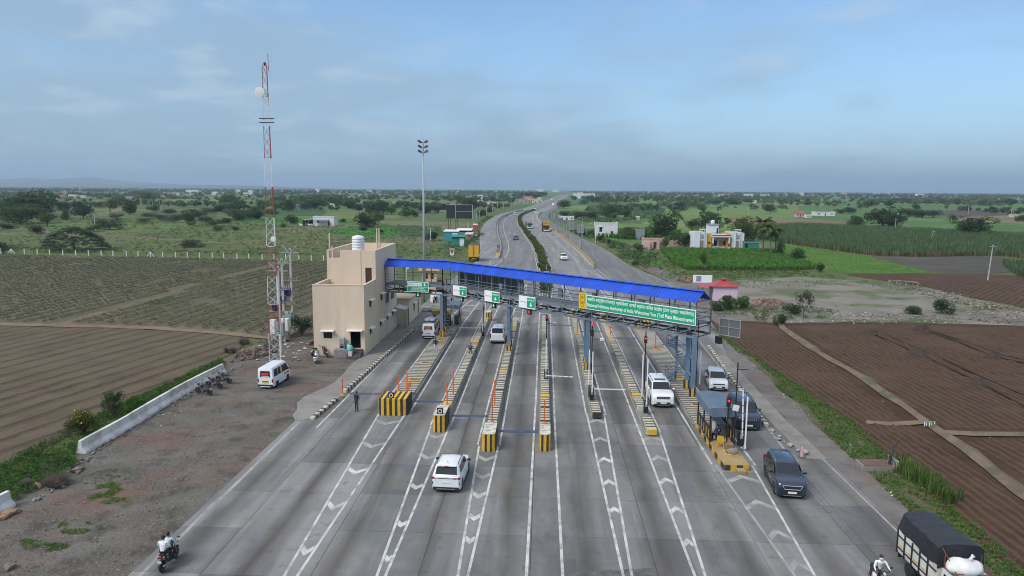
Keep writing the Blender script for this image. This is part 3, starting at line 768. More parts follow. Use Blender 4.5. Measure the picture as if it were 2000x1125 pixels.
ISL=[(-11.95,1.75,54.6,95.0),(-7.72,0.72,50.9,97.0),(-3.72,0.72,47.2,95.0),(0.28,0.72,47.5,99.0),(4.38,0.72,54.6,99.5),(8.15,0.72,50.8,97.5),(12.75,2.0,44.6,91.5)]
for k,(tl,tr,ty,xl,xr,ye,dr,rows)in enumerate([(-11.62,-11.42,24.0,-13.12,-10.95,55.5,-0.75,[(757,826),(729,870),(695,921),(650,990),(593,1080)]),(-7.45,-7.25,26.5,-8.42,-7.02,52.0,-0.6,[(858,853),(837,894),(812,953),(783,1028),(748,1098)]),(-3.66,-3.46,26.0,-4.38,-3.02,48.0,-0.6,[(951,897),(943,932),(935,970),(925,1014),(914,1060)]),(4.0,4.2,26.5,3.66,5.06,56.0,0.7,[(1166,826),(1172,862),(1181,902),(1190,946),(1202,1000)]),(7.3,7.5,26.0,7.38,8.92,52.5,0.7,[(1270,860),(1284,900),(1300,944),(1318,1000),(1336,1064)]),(12.3,12.5,25.0,11.55,13.95,45.5,0.8,[(1452,941),(1488,992),(1524,1052),(1562,1112)])]):
 L=lambda y:tl+(xl-tl)*(y-ty)/(ye-ty);Rr=lambda y:tr+(xr-tr)*(y-ty)/(ye-ty)
 worn=(k==5)
 pline((L(8),8),(xl,ye),0.14,m_paint_w if worn else None);pline((Rr(8),8),(xr,ye),0.14)
 for q,(cx_,cy_)in enumerate(rows):
  y=G(cx_,cy_)[1]-dr*0.3
  if L(y)+0.12<Rr(y)-0.12:chevron(L(y)+0.09,Rr(y)-0.09,y,dr*min(1.0,(Rr(y)-L(y))/1.2),0.55,m_paint_w if(worn or q in(0,1))else None)
sheet('concrete_patch',wig([(1.3,24),(1.25,31.6),(5.4,32.2),(5.45,24)],1.5,0.06,95),0.003,mat('rough_dark_concrete',(0.100,0.097,0.092),0.95,var=0.4,scale=2.5,bump=0.6,bscale=12.0,world_co=True),parent=road)
pline((-0.70,8),(-0.52,58),0.15);pline((1.15,8),(1.02,60),0.15)
for(xc,w,ya,yb)in ISL:
 for s in(-1,1):
  y0=ya+1.0 if abs(xc-0.28)>0.1 else 58.0
  pline((xc+s*(w/2+0.42),y0),(xc+s*(w/2+0.42),yb+1.9),0.14,z=0.009)
for ya,yb in((9,20.5),(21,29.6),(29.9,33),(33.4,38),(38.3,52.2)):pline((-18.62,ya),(-18.75,yb),0.20,m_paint_w)
pline((-17.0,51),(-16.6,88),0.14);pline((16.75,8+2),(16.75,46),0.03,m_joint)
pline((17.0,47),(19.0,88),0.12,m_paint_w);pline((19.05,8),(19.1,47),0.10,m_paint_w)
for(xc,w,ya,yb),tx in zip(ISL,(-9.6,-6.4,-3.2,0.5,3.8,6.6,10.4)):
 ty=yb+40;xl,xr=xc-w/2-0.42,xc+w/2+0.42
 pline((xl,yb+2),(tx-0.12,ty),0.16);pline((xr,yb+2),(tx+0.12,ty),0.16)
 for q in range(6):
  y=yb+3.0+q*5.0;t=(y-yb-2)/(ty-yb-2);a=xl+(tx-xl)*t;b=xr+(tx-xr)*t
  if b-a>0.5:chevron(a+0.08,b-0.08,y,0.5*(b-a)*0.5,0.5,m_paint_w if q<2 else None)
for y,x0,x1,dark in((60.2,-17.0,-15.0,1),(60.2,-14.8,-13.1,1),(58.2,-10.8,-9.5,0),(58.2,-9.42,-8.2,0),(54.6,-7.2,-5.7,0),(54.6,-5.62,-4.3,0),(51.2,-3.2,-1.45,0),(51.2,-1.35,-0.3,0),(93.5,0.9,2.6,0),(93.5,2.7,3.9,0),(89.5,4.9,6.3,0),(89.5,6.4,7.7,0),(85.8,8.7,10.1,0),(85.8,10.2,11.6,0),(82.5,14.1,17.5,0)):
 MB().bx(x0,x1,y-0.28,y+0.28,-0.02,0.012).build('weighing_strip',mat('dark_steel_strip',(0.07,0.07,0.075),0.6)if dark else m_blue,road)
for hw,e1,e2,eo in((hw_l,'CLl','ML',(0.25,-0.35)),(hw_r,'MR','CRr',(0.35,-0.0))):
 a=clip(E_[e1],112,1300);b=clip(E_[e2],112,1300)
 solid=[p for p in E_['CLl' if hw is hw_l else 'CRr']if 172<p[1]<1300]
 ppath(solid,0.16,parent=hw,z=0.003)
 ppath([p for p in off(E_['ML'],-0.45)if 112<p[1]<900]if hw is hw_l else[p for p in off(E_['MR'],0.45)if 112<p[1]<900],0.14,parent=hw,z=0.003)
 n=min(len(a),len(b))
 mid=[((a[i][0]+b[i][0])/2,(a[i][1]+b[i][1])/2)for i in range(n)]
 seg=resample([p for p in mid if 175<p[1]<620],6.0)
 for i in range(0,len(seg)-1):
  d=(seg[i+1]-seg[i]).normalized();pline(seg[i],seg[i]+d*1.6,0.15,parent=hw,name='painted_dash',z=0.003)
for tip,pa,pb,par in(((-12.2,150),(-13.3,178.5),(-9.9,193),hw_l),((13.6,140.5),(12.2,162),(9.3,160.5),hw_r)):
 pline(tip,pa,0.15,parent=par,z=0.003);pline(tip,pb,0.15,parent=par,z=0.003)
 for q in range(1,6):
  t=q/6;A=Vector(tip).lerp(Vector(pa),t);B=Vector(tip).lerp(Vector(pb),t)
  pline(A,B+Vector((0,-1.0)),0.28,m_paint_w,par,'painted_chevron',0.003)
sr=clip(E_['SRo'],110,420);pm=[(p[0]*0.5+q[0]*0.5,p[1])for p,q in zip(clip(E_['SRo'],150,420),clip(E_['SPR'],150,420))]
for i,s_ in enumerate(resample(pm,6.0)):pline(s_,s_+Vector((-0.05,1.4)),0.12,m_paint_w,hw_r,'painted_dash',0.003)
ppath([p for p in off(E_['SRo'],-0.3)if 108<p[1]<600],0.14,m_paint_w,hw_r,0.003)
ppath([p for p in off(E_['SLo'],0.3)if 165<p[1]<600],0.14,m_paint_w,hw_l,0.003)
m_screed=noise_mix('worn_screed',[(0.215,0.205,0.19),(0.165,0.158,0.148),(0.26,0.25,0.235)],[0.7,0.3],bump=0.3,bscale=8.0)
sheet('pavement',wig([(-19.2,52.5),(-17.9,53.2),(-17.5,60),(-16.8,86),(-16.5,104),(-19.0,104),(-19.1,76),(-19.6,72.5),(-19.4,67),(-19.2,63.5),(-20.3,60.5),(-20.6,57.0)],1.5,0.18,33),0.011,m_screed)
sheet('pavement',wig([(17.95,47),(18.0,58),(19.4,78),(20.2,77),(19.4,58),(19.4,47)],1.5,0.05,34),0.011,m_screed)
# =================================================================== TOLL PLAZA STRUCTURES
def wb(mb,name,mats,parent,smooth=False):
 L=Vector((0,0,0));p=parent
 while p:L+=Vector(p.location);p=p.parent
 mb.v=[(a[0]-L.x,a[1]-L.y,a[2]-L.z)for a in mb.v]
 return mb.build(name,mats,parent,smooth)
m_steel=mat('painted_steel_grey',(0.150,0.190,0.225),0.55,var=0.12,scale=2.0,dirt=(0.10,0.09,0.08),dirt_amt=0.5)
m_steel_b=mat('painted_steel_blue',(0.120,0.205,0.315),0.5,var=0.12,scale=1.5,dirt=(0.10,0.10,0.10),dirt_amt=0.5)
m_galv=mat('galvanised_steel',(0.42,0.44,0.45),0.45,metal=0.5,var=0.12)
m_black=mat('black_paint',(0.016,0.016,0.018),0.5,var=0.2)
m_white=mat('white_paint',(0.74,0.74,0.73),0.5,var=0.06,dirt=(0.4,0.37,0.33),dirt_amt=0.35)
m_orange=mat('orange_plastic',(0.62,0.155,0.055),0.5,var=0.12)
m_yellow=mat('yellow_paint',(0.62,0.37,0.035),0.65,var=0.15,dirt=(0.16,0.12,0.06),dirt_amt=0.7,dscale=2.5)
m_band=stripes('black_white_bands',(0.54,0.50,0.38),(0.055,0.053,0.05),0.60,axis=1,duty=0.52)
m_band_w=stripes('black_cream_bands_wide',(0.40,0.375,0.30),(0.085,0.080,0.072),0.58,axis=1,duty=0.5)
m_kband=stripes('kerb_bands',(0.50,0.47,0.38),(0.06,0.058,0.055),0.84,axis=1,duty=0.5)
m_haz=stripes('yellow_black_hazard',(0.66,0.38,0.02),(0.022,0.022,0.022),0.44,axis=0,duty=0.5,dirt_amt=0.35)
m_hazn=stripes('yellow_black_hazard_narrow',(0.62,0.36,0.02),(0.022,0.022,0.022),0.36,axis=0,duty=0.55,dirt_amt=0.35,off=0.28)
m_ctop=mat('worn_white_top',(0.55,0.54,0.47),0.8,var=0.2,scale=3,dirt=(0.10,0.09,0.08),dirt_amt=0.9,dscale=2.2)
m_cblk=mat('island_concrete',(0.22,0.215,0.205),0.9,var=0.2,scale=1.2,dirt=(0.10,0.09,0.08),dirt_amt=0.7)
m_cblack=mat('black_block_paint',(0.035,0.034,0.033),0.8,var=0.3)
m_sand=mat('ochre_platform',(0.34,0.235,0.105),0.85,var=0.2,scale=1.5,dirt=(0.20,0.17,0.13),dirt_amt=0.6)
m_glow_r=emis('red_signal_light',(0.80,0.03,0.05),0.55)
m_glow_g=emis('green_signal_light',(0.04,0.60,0.15),0.7)
m_glass=mat('dark_window_glass',(0.018,0.024,0.030),0.10,var=0.0,spec=0.45)
# ---- traffic islands
ISL_LAB=['wide striped island on the left with the booth behind the gantry column','narrow striped island where a guard sits under the LANE-2 and LANE-3 signs','narrow striped island carrying the gantry column beside the white SUV seen from behind','narrow striped island in the middle of the plaza straight ahead of the camera','narrow striped island carrying the gantry column under the yellow shield sign','narrow striped island left of the oncoming white SUV','wide striped island on the right with the ochre platform and tarp booth']
ri=random.Random(11)
for k,(xc,w,ya,yb)in enumerate(ISL):
 T=thing('traffic_island',ISL_LAB[k],'traffic island',(xc,ya,0),0,'striped islands between the toll lanes')
 L=yb-ya;hw=w/2
 if w<1:
  MB().bb(-hw-0.10,hw+0.10,0.2,L,-0.05,0.13,0.04).build('base',m_cblk,T)
  y=2.2 if k<4 else 0.05
  n=0
  while y<L-1.0:
   ln=ri.choice((2.3,2.6,2.9));ln=min(ln,L-y)
   first=(k>=4 and n==0)
   t=(n*3+k)%8
   if k in(4,5)and 1.9<y<(8.5 if k==4 else 5.2):
    y+=0.9;n+=1;continue
   b=MB();b.bb(-hw+ri.uniform(-0.02,0.02),hw,0,ln,0.12,0.56+ri.uniform(-0.04,0.03),0.03)
   b.build('barrier_block',m_band,T,loc=(0,y,0))
   y+=ln+0.06
   if t==1:
    MB().bb(-hw-0.03,hw+0.03,0,0.55,0.12,0.62,0.03).build('yellow_block',m_yellow,T,loc=(0,y,0));y+=0.62
   elif t in(3,6):
    MB().bb(-hw,hw,0,0.5,0.12,0.50,0.03).build('black_block',m_cblack,T,loc=(0,y,0));y+=0.58
   n+=1
  if k==4:MB().bb(-hw+0.01,hw-0.01,-0.16,0.04,0.13,0.54,0.02).build('end_face',m_cblack,T)
  if k==5:MB().bb(-hw+0.01,hw-0.01,-0.16,0.04,0.13,0.54,0.02).build('end_face',m_yellow,T)
 else:
  y0=1.6 if k==0 else 8.5
  MB().bb(-hw,hw,0,L-y0,-0.05,0.40,0.04).build('deck',m_band_w,T,loc=(0,y0,0))
  for s in(-1,1):MB().bb(s*(hw+0.05)-0.10,s*(hw+0.05)+0.10,0,L-y0-0.1,-0.05,0.28,0.03).build('side_kerb',m_cblk,T,loc=(0,y0,0))
  for yy in((8.5,15.0,26.0)if k==0 else(12.5,21.0,33.0)):
   c=MB();c.bb(-0.5,0.5,0,0.75,0.39,0.47,0.02);f=c.build('manhole_frame',m_yellow,T,loc=(0.1,yy,0))
   MB().bx(-0.38,0.38,0.12,0.63,0.46,0.482).build('manhole_cover',mat('rusty_plate',(0.12,0.09,0.07),0.8),f)
  if k==6:
   MB().bb(-hw+0.12,hw-0.25,0,8.42,-0.05,0.42,0.03).build('platform',m_sand,T)
   n=0
   for s in(-1,1):
    for q in range(10):
     MB().bx(min(s*hw-0.13*s-(0.25 if s>0 else 0),0)+0 if False else(-hw+0.10 if s<0 else hw-0.26),(-hw+0.117 if s<0 else hw-0.233),0.02+q*0.84,0.02+q*0.84+0.82,0.0,0.36).build('painted_panel',m_yellow if(q+n)%2 else m_cblack,T)
    n+=1
   for q in range(4):
    x0=-hw+0.14+q*0.40;MB().bx(x0,x0+0.385,-0.02,0.0,0.0,0.36).build('painted_panel',m_yellow if q%2 else m_cblack,T)
   c=MB();c.bb(-0.45,0.45,0,0.8,0.41,0.52,0.02);f=c.build('manhole_frame',m_yellow,T,loc=(0.05,1.5,0))
   MB().bx(-0.36,0.36,0.1,0.7,0.51,0.532).build('manhole_cover',mat('rusty_plate',(0.12,0.09,0.07),0.8),f)
   MB().bb(-0.15,0.40,-0.62,-0.05,0.0,0.22,0.02).build('step',m_sand,T)
# ---- yellow-black crash cushions at the island noses
def cushion(x,y,w,ln,h,label,wide=False,lamp=False,top=True):
 T=thing('crash_cushion',label,'crash cushion',(x,y,0),0,'yellow and black crash cushions at the island ends')
 hw=w/2;c=min(0.35,hw*0.45)
 ring=[(-hw+c,0),(hw-c,0),(hw-c*0.3,c*0.35),(hw,c),(hw,ln),(-hw,ln),(-hw,c),(-hw+c*0.3,c*0.35)]
 MB().prism(ring,0.0,h).build('drum',m_haz if wide else m_hazn,T)
 if top:
  ring2=[(a*0.97,b*0.97+0.01)for a,b in ring]
  MB().prism(ring2,h-0.01,h+0.035).build('cap',m_haz if wide else m_ctop,T)
 if lamp:
  p=MB();p.bb(-0.24,0.24,-0.02,0.05,-0.24,0.24,0.02);lp=p.build('lamp_plate',m_black,T,loc=(-0.15 if wide else 0.05,0.30,h+0.26))
  l_=MB();l_.lathe([(0.17,-0.05),(0.17,-0.03),(0.11,-0.03),(0.11,-0.05)],16,axis='y');l_.build('lamp_ring',m_white,lp)
  l2=MB();l2.lathe([(0.001,-0.06),(0.10,-0.045),(0.105,-0.03)],14,axis='y');l2.build('lamp_lens',m_glass,lp)
 return T
cushion(-11.9,54.3,2.35,2.3,1.32,'widest yellow and black cushion with a round lamp, left nose of the plaza',True,True)
cushion(-7.62,50.6,0.92,2.6,1.30,'narrow yellow and black cushion with a round lamp on its top',False,True)
cushion(-3.62,46.9,0.92,2.5,1.25,'narrow dented yellow and black cushion with a scraped white top')
cushion(0.28,47.2,0.74,2.3,1.20,'narrow yellow and black cushion at the near end of the middle island')
for(xx,yy,ww,lb)in((4.52,97.5,0.95,'yellow drum cushion at the far end of the island under the shield sign'),(8.3,95.5,0.95,'yellow drum cushion at the far end of the island left of the oncoming white SUV'),(13.0,89.8,2.1,'wide yellow and black cushion at the far end of the right wide island'),(-7.55,95.4,0.9,'grey and yellow block at the far end of the island under the LANE-3 sign')):
 cushion(xx,yy,ww,1.6,1.25,lb,ww>1.5,False,ww<1.5)
# ---- orange posts
def orange_post(px_,py_,h,label,z=0.5):
 p=G(px_,py_,z);T=thing('delineator_post',label,'post',(p.x,p.y,0),0,'orange posts on the island ends')
 b=MB();b.lathe([(0.055,z),(0.055,z+h),(0.03,z+h+0.03)],10);b.build('tube',m_orange,T,'auto')
 f=MB();f.bb(-0.14,0.14,-0.14,0.14,z-0.10,z+0.07,0.02);f.build('foot',m_yellow if py_<775 and px_<700 else m_orange,T)
orange_post(669,771,1.45,'orange post on a yellow foot at the end of the left striped kerb',0.25)
orange_post(779,768,1.55,'shorter orange post left of the pair behind the widest cushion')
orange_post(795,768,2.00,'taller orange post right of the pair behind the widest cushion')
orange_post(873,792,1.95,'orange post just behind the narrow cushion with the lamp')
orange_post(885,771,2.15,'orange post second behind the narrow cushion with the lamp')
orange_post(961,824,1.95,'orange post just behind the dented cushion')
orange_post(966,793,2.15,'orange post second behind the dented cushion')
orange_post(1063,826,1.80,'orange post behind the cushion on the middle island',0.6)
orange_post(1127,655,1.9,'orange post near the far end of the island under the shield sign')
orange_post(1192,656,1.9,'orange post beside the yellow drum, right of the shield sign column')
orange_post(1261,662,1.9,'left orange post beside the wide far cushion on the right')
orange_post(1280,676,1.9,'right orange post beside the wide far cushion on the right')
T=thing('barrier_frame','small orange barrier frame on the deck behind the widest cushion','barrier',(-11.6,58.3,0))
b=MB();b.bb(-0.55,-0.15,0,0.3,0.42,0.72,0.02);b.bb(0.05,0.35,0.25,0.5,1.15,1.55,0.02);b.build('box',m_orange,T)
MB().tube([(0.2,0.37,0.42),(0.2,0.37,1.2)],0.04,8).build('leg',m_orange,T);MB().tube([(-0.35,0.5,0.5),(0.9,0.5,0.5)],0.035,8).build('rail',m_black,T)
# ---- striped kerbs along both sides of the plaza
def kerb(name,pts,label,w=0.34,h=0.30,m=None,seg=2.52,cat='kerb'):
 T=thing(name,label,cat,(pts[0][0],pts[0][1],0))
 for i in range(len(pts)-1):
  a,b=Vector(pts[i]),Vector(pts[i+1]);d=b-a;n=max(1,int(d.length/seg));rz=math.atan2(-d.x,d.y)
  for k in range(n):
   p=a+d*(k/n);o=MB().bb(-w/2,w/2,0.01,d.length/n-0.02,-0.05,h+ri.uniform(-0.02,0.01),0.04).build('kerb_stone',m or m_kband,T)
   o.location=(p.x-pts[0][0],p.y-pts[0][1],0);o.rotation_euler.z=rz
kerb('striped_kerb',[(-17.45,60.3),(-16.4,88.5)],'long black and cream striped kerb on the left beside the building')
kerb('striped_kerb',[(-17.95,52.9),(-17.55,58.2)],'short black and cream striped kerb nearest the left gravel yard',0.36,0.22)
kerb('striped_kerb',[(17.3,53.5),(17.7,60),(18.6,72),(19.3,82)],'long worn striped kerb on the right beside the white hatchback',0.36,0.24)
ORD='first second third fourth fifth sixth seventh eighth ninth tenth eleventh twelfth thirteenth fourteenth fifteenth sixteenth seventeenth eighteenth nineteenth'.split()
def nth(i):
 if i<19:return ORD[i]
 t=('twenty','thirty','forty');return('twentieth','thirtieth','fortieth')[(i+1)//10-2]if(i+1)%10==0 else t[(i+1)//10-2]+'-'+ORD[(i+1)%10-1]
m_rub=mat('rubble_stone',(0.26,0.245,0.225),0.95,var=0.35,scale=3.0,island=0.3)
def rock_mesh(name,m,seed,n=14):
 r=random.Random(seed);bm=bmesh.new();bmesh.ops.create_icosphere(bm,subdivisions=1,radius=1.0)
 for v in bm.verts:v.co*=r.uniform(0.7,1.15);v.co.z*=0.7
 me=bpy.data.meshes.new(name);bm.to_mesh(me);bm.free();me.materials.append(m);return me
ROCKS=[rock_mesh('rock',m_rub,s)for s in range(5)]
for i,(x,y,s)in enumerate(((18.2,47.9,0.28),(17.9,48.4,0.15),(17.7,49.3,0.26),(17.5,50.0,0.12),(17.3,50.5,0.2),(17.55,51.2,0.16),(17.2,51.7,0.14),(17.4,52.4,0.22))):
 o=link_mesh('rubble_stone',ROCKS[i%5],None,(x,y,s*0.5),i*1.3,(s,s*1.2,s));tag(o,'grey stone, %s from the camera in the row off the right kerb'%nth(i),'stone','stones broken from the right kerb')
# ---- boom barriers
m_boom=stripes('red_white_boom',(0.72,0.72,0.71),(0.40,0.16,0.14),0.55,axis=2,duty=0.85,dirt_amt=0.2)
m_boomw=mat('white_boom',(0.78,0.78,0.77),0.45,var=0.05)
def boom(x,y,label,up=True,L=3.4,ang=0.0,z=0.13,tilt=0.0,cab=True,red=False):
 T=thing('boom_barrier',label,'boom barrier',(x,y,0),0,'boom barriers on the islands')
 if cab:
  MB().bb(-0.17,0.17,-0.22,0.22,z,z+1.02,0.02).build('cabinet',m_black,T)
  MB().bx(-0.10,0.10,-0.235,-0.222,z+0.55,z+0.85).build('cabinet_panel',m_galv,T)
 hub=MB();hub.lathe([(0.09,-0.08),(0.09,0.08)],10,axis='y');hub.build('hub',m_galv,T,loc=(0,-0.28,z+0.92))
 a=MB();a.bb(-0.045,0.045,-0.03,0.03,0,L,0.01)
 o=a.build('arm',m_boom if red else m_boomw,T);o.location=(0,-0.34,z+0.80)
 o.rotation_euler=(tilt,0,0)if up else(0,R(90),ang)
 return T
bL=lambda px_,py_,z=0.13:G(px_,py_,z)
for(pp,kw,lab)in(((1066,742),dict(up=True,L=3.2),'raised white boom on the middle island'),((1066,748),dict(up=False,L=2.5,ang=R(-8),red=True),'lowered boom with peeling red bands across the lane right of the middle island'),((1155.5,781),dict(up=True,L=3.5),'raised white boom nearest the camera on the island under the shield sign'),((1149,765),dict(up=True,L=3.1,cab=False),'thin raised boom behind the nearest one on the island under the shield sign'),((1153,775),dict(up=False,L=3.0,ang=0.0,red=False),'lowered white boom crossing the lane left of the oncoming white SUV'),((1261,806),dict(up=True,L=3.7),'raised white boom right of the pair beside the oncoming white SUV'),((1252,790),dict(up=True,L=3.6,cab=False),'raised white boom left of the pair beside the oncoming white SUV'),((1451,896),dict(up=True,L=3.5,z=0.42,cab=False),'tall raised white boom at the corner of the ochre platform'),((1446,870),dict(up=True,L=3.3,z=0.42,tilt=R(-6),red=True),'leaning raised boom with black cabinet beside the tarp booth'),((1364,766),dict(up=True,L=3.0,z=0.42,cab=False),'raised white boom behind the right gantry column'),((886.5,645),dict(up=True,L=3.8,z=0.4,cab=False),'raised white boom right of the left gantry column'),((943,656),dict(up=True,L=3.5),'raised white boom under the LANE-3 sign'),((949,634),dict(up=True,L=3.0,cab=False),'thin raised boom behind the red signal under the LANE-3 sign'),((942,652),dict(up=False,L=2.9,ang=R(182),red=True),'lowered boom with red bands across the LANE-2 lane')):
 p=bL(*pp,kw.get('z',0.13));boom(p.x,p.y,lab,**kw)
# ---- signal posts and small camera poles
def signal(pp,h,label,z=0.13,red=True,cone=False,arm=0.0):
 p=G(pp[0],pp[1],z);T=thing('signal_post',label,'traffic signal',(p.x,p.y,0),0,'signal posts on the islands')
 MB().tube([(0,0,z),(0,0,z+h)],0.05,8).build('pole',m_black,T)
 hb=MB();hb.bb(-0.13,0.13,-0.10,0.10,z+h*0.80,z+h*0.80+0.62,0.02);hd=hb.build('signal_head',m_black,T)
 if red:
  l_=MB();l_.lathe([(0.001,-0.13),(0.08,-0.125),(0.09,-0.10)],12,axis='y',c=(0,0,z+h*0.80+0.44));l_.build('red_lens',m_glow_r,hd)
 MB().bx(-0.09,0.09,-0.16,-0.10,z+h*0.80+0.55,z+h*0.80+0.57).build('visor',m_black,hd)
 if cone:
  c=MB();c.lathe([(0.10,z+h),(0.12,z+h+0.06),(0.05,z+h+0.30),(0.02,z+h+0.42)],10);c.build('beacon',emis('red_beacon',(0.7,0.04,0.04),0.25),T,'auto')
 if arm:
  MB().tube([(0,0,z+h*0.72),(arm,0,z+h*0.74)],0.025,6).build('bracket',m_black,T)
  q=MB();q.bb(-0.22,0.22,-0.16,0.16,-0.10,0.10,0.03);o=q.build('camera_housing',m_white,T,loc=(arm+0.15,0,z+h*0.74))
  for lg in(-1,1):MB().bx(lg*0.15-0.02,lg*0.15+0.02,-0.02,0.02,-0.24,-0.10).build('camera_foot',m_galv,o)
for args in(((1067,680),3.9,'black post with a red light on the middle island, white camera beside it',0.13,True,False,0.75),((1155,736),5.0,'black post with a red beacon on top, on the island under the shield sign',0.13,False,True,0.8),((1258,762),5.4,'tall black post with a red light beside the oncoming white SUV',0.13,True,False,0.0),((1419,868),3.4,'black post with a red light in front of the tarp booth',0.42,True,False,0.0),((882,610),2.2,'red signal on a black post behind the left gantry column',0.4,True,False,0.0),((944,640),3.0,'red signal on a black post under the LANE-3 sign',0.13,True,False,0.0)):signal(*args)
p=G(1433,872,0.42);T=thing('lamp_pole','thin black pole with a short arm and a white notice on the ochre platform','pole',(p.x,p.y,0))
MB().tube([(0,0,0.42),(0,0,6.4)],0.045,8).build('pole',m_black,T);MB().tube([(0,0,5.9),(0.75,0,5.9)],0.03,6).build('arm',m_black,T)
o=MB().bb(-0.21,0.21,-0.03,0.0,-0.21,0.21,0.01).build('notice',m_white,T,loc=(0,-0.06,3.2));o.rotation_euler=(0,R(14),0)
# ---- tarp booths
def tarp_mesh(w,d,h0,sag=0.08,seed=1,nx=14,ny=12,skirt=0.5):
 V=[];Fq=[]
 xs_=[-w/2-0.12]+list(np.linspace(-w/2,w/2,nx))+[w/2+0.12];ys_=[-d/2-0.12]+list(np.linspace(-d/2,d/2,ny))+[d/2+0.12]
 for i,x in enumerate(xs_):
  for j,y in enumerate(ys_):
   z=h0+0.07*(1-abs(2*x/w)**2)+sag*(vnoise(x*2.2,y*2.2,seed)-0.5)*2
   if i in(0,len(xs_)-1)or j in(0,len(ys_)-1):z=h0-skirt*(0.65+0.55*float(vnoise(x*1.7+3,y*1.7,seed+2)))
   V.append((min(max(x,-w/2-0.08),w/2+0.08),min(max(y,-d/2-0.08),d/2+0.08),z))
 ny_=len(ys_)
 for i in range(len(xs_)-1):
  for j in range(ny_-1):
   a=i*ny_+j;Fq.append((a,a+ny_,a+ny_+1,a+1))
 return V,Fq
m_tarp=mat('blue_grey_tarp',(0.085,0.130,0.185),0.55,var=0.18,scale=2.0,dirt=(0.16,0.18,0.20),dirt_amt=0.5,bump=0.3,bscale=5.0)
m_tarp_y=mat('yellow_tarp',(0.34,0.26,0.05),0.7,var=0.2,scale=2.0,dirt=(0.18,0.16,0.10),dirt_amt=0.6)
m_bar=mat('booth_steel_black',(0.022,0.023,0.026),0.5,var=0.2)
def booth(x,y,w,d,z,h,label,tarp=m_tarp,seed=1,panels=True):
 T=thing('toll_booth',label,'booth',(x,y,0))
 for i,(sx,sy)in enumerate(((-1,-1),(1,-1),(-1,1),(1,1),(-1,0),(1,0))):MB().bb(sx*w/2-0.05,sx*w/2+0.05,sy*d/2-0.05,sy*d/2+0.05,z,z+h,0.01).build('post',m_bar,T)
 V,Fq=tarp_mesh(w+0.3,d+0.3,z+h+0.04,0.07,seed);tm_=npmesh('tarp_roof',V,Fq,tarp,True);tm_.set_sharp_from_angle(angle=R(35));link_mesh('tarp_roof',tm_,T)
 if panels:
  for s in(-1,1):
   for q in range(5):
    yy=-d/2+0.05+q*(d-0.1)/5;MB().bb(s*w/2-0.03,s*w/2+0.03,yy,yy+(d-0.1)/5-0.03,z+0.1,z+0.95,0.01).build('side_panel',m_bar,T)
    MB().bx(s*w/2-0.045,s*w/2+0.045,yy+0.10,yy+0.24,z+0.25,z+0.85).build('reflective_strip',m_yellow,T)
   MB().bar((s*w/2,-d/2,z+1.02),(s*w/2,d/2,z+1.02),0.06).build('hand_rail',m_bar,T)
   MB().bar((s*w/2,-d/2,z+h*0.86),(s*w/2,d/2,z+h*0.86),0.05).build('top_rail',m_bar,T)
  for s in(-1,1):MB().bar((-w/2,s*d/2,z+h*0.9),(w/2,s*d/2,z+h*0.9),0.05).build('top_rail',m_bar,T)
  MB().bb(0.1,w/2-0.1,-d/2+1.2,d/2-0.5,z,z+0.95,0.02).build('desk',mat('booth_desk',(0.20,0.20,0.20),0.7),T)
  MB().bb(-w/2+0.30,-w/2+0.52,-d/2+0.45,-d/2+0.7,z+0.1,z+1.35,0.03).build('notice_panel',m_white,T)
 return T
booth(12.62,50.6,1.55,3.9,0.42,2.45,'booth under a grey-blue tarp on the ochre platform at the right',m_tarp,3)
booth(-11.75,92.0,1.55,3.2,0.42,2.5,'booth under a grey-blue tarp behind the left gantry column',m_tarp,7)
T=booth(-12.9,89.0,1.9,2.0,0.42,2.2,'yellow canopy on thin white posts left of the left gantry column',m_tarp_y,9,False)
p=G(1408,873,0.42);T=thing('plastic_chair','yellow plastic armchair on the ochre platform in front of the booth','chair',(p.x,p.y,0.42),R(-25))
m_ych=mat('yellow_plastic',(0.60,0.40,0.03),0.45,var=0.05)
MB().bb(-0.23,0.23,-0.22,0.24,0.40,0.44,0.02).build('seat',m_ych,T)
MB().loft([[(-0.22,-0.24,0.44),(0.22,-0.24,0.44),(0.22,-0.20,0.44),(-0.22,-0.20,0.44)],[(-0.24,-0.30,0.68),(0.24,-0.30,0.68),(0.24,-0.27,0.68),(-0.24,-0.27,0.68)],[(-0.20,-0.35,0.90),(0.20,-0.35,0.90),(0.20,-0.32,0.90),(-0.20,-0.32,0.90)]]).build('backrest',m_ych,T)
for sx in(-1,1):
 for sy in(-1,1):MB().tube([(sx*0.21,sy*0.20,0.42),(sx*0.25,sy*0.25,0.0)],0.022,6).build('leg',m_ych,T)
 MB().tube([(sx*0.24,-0.27,0.66),(sx*0.27,0.05,0.65),(sx*0.26,0.22,0.62),(sx*0.25,0.24,0.43)],0.022,6).build('armrest',m_ych,T)
MB().bb(-0.3,0.3,-0.25,0.25,0,0.35,0.03).build('cardboard_box',mat('cardboard',(0.22,0.15,0.09),0.9),None,loc=(12.9,47.6,0.42));tag(bpy.context.scene.objects['cardboard_box'],'brown cardboard carton on the floor of the right tarp booth','box')
p=G(1440,890,0.42);o=MB().ell((0,0,0.22),(0.42,0.30,0.25),10,6).build('sandbag',mat('grey_sack',(0.20,0.19,0.17),0.9,bump=0.4),None,True,loc=(p.x-0.25,p.y+0.2,0.40));tag(o,'grey sandbag slumped at the foot of the raised boom','sack')
p=G(1566,893,0.0);T=thing('traffic_cone','faded pink traffic cone beside the dark blue SUV at the right edge','traffic cone',(p.x,p.y,0.02))
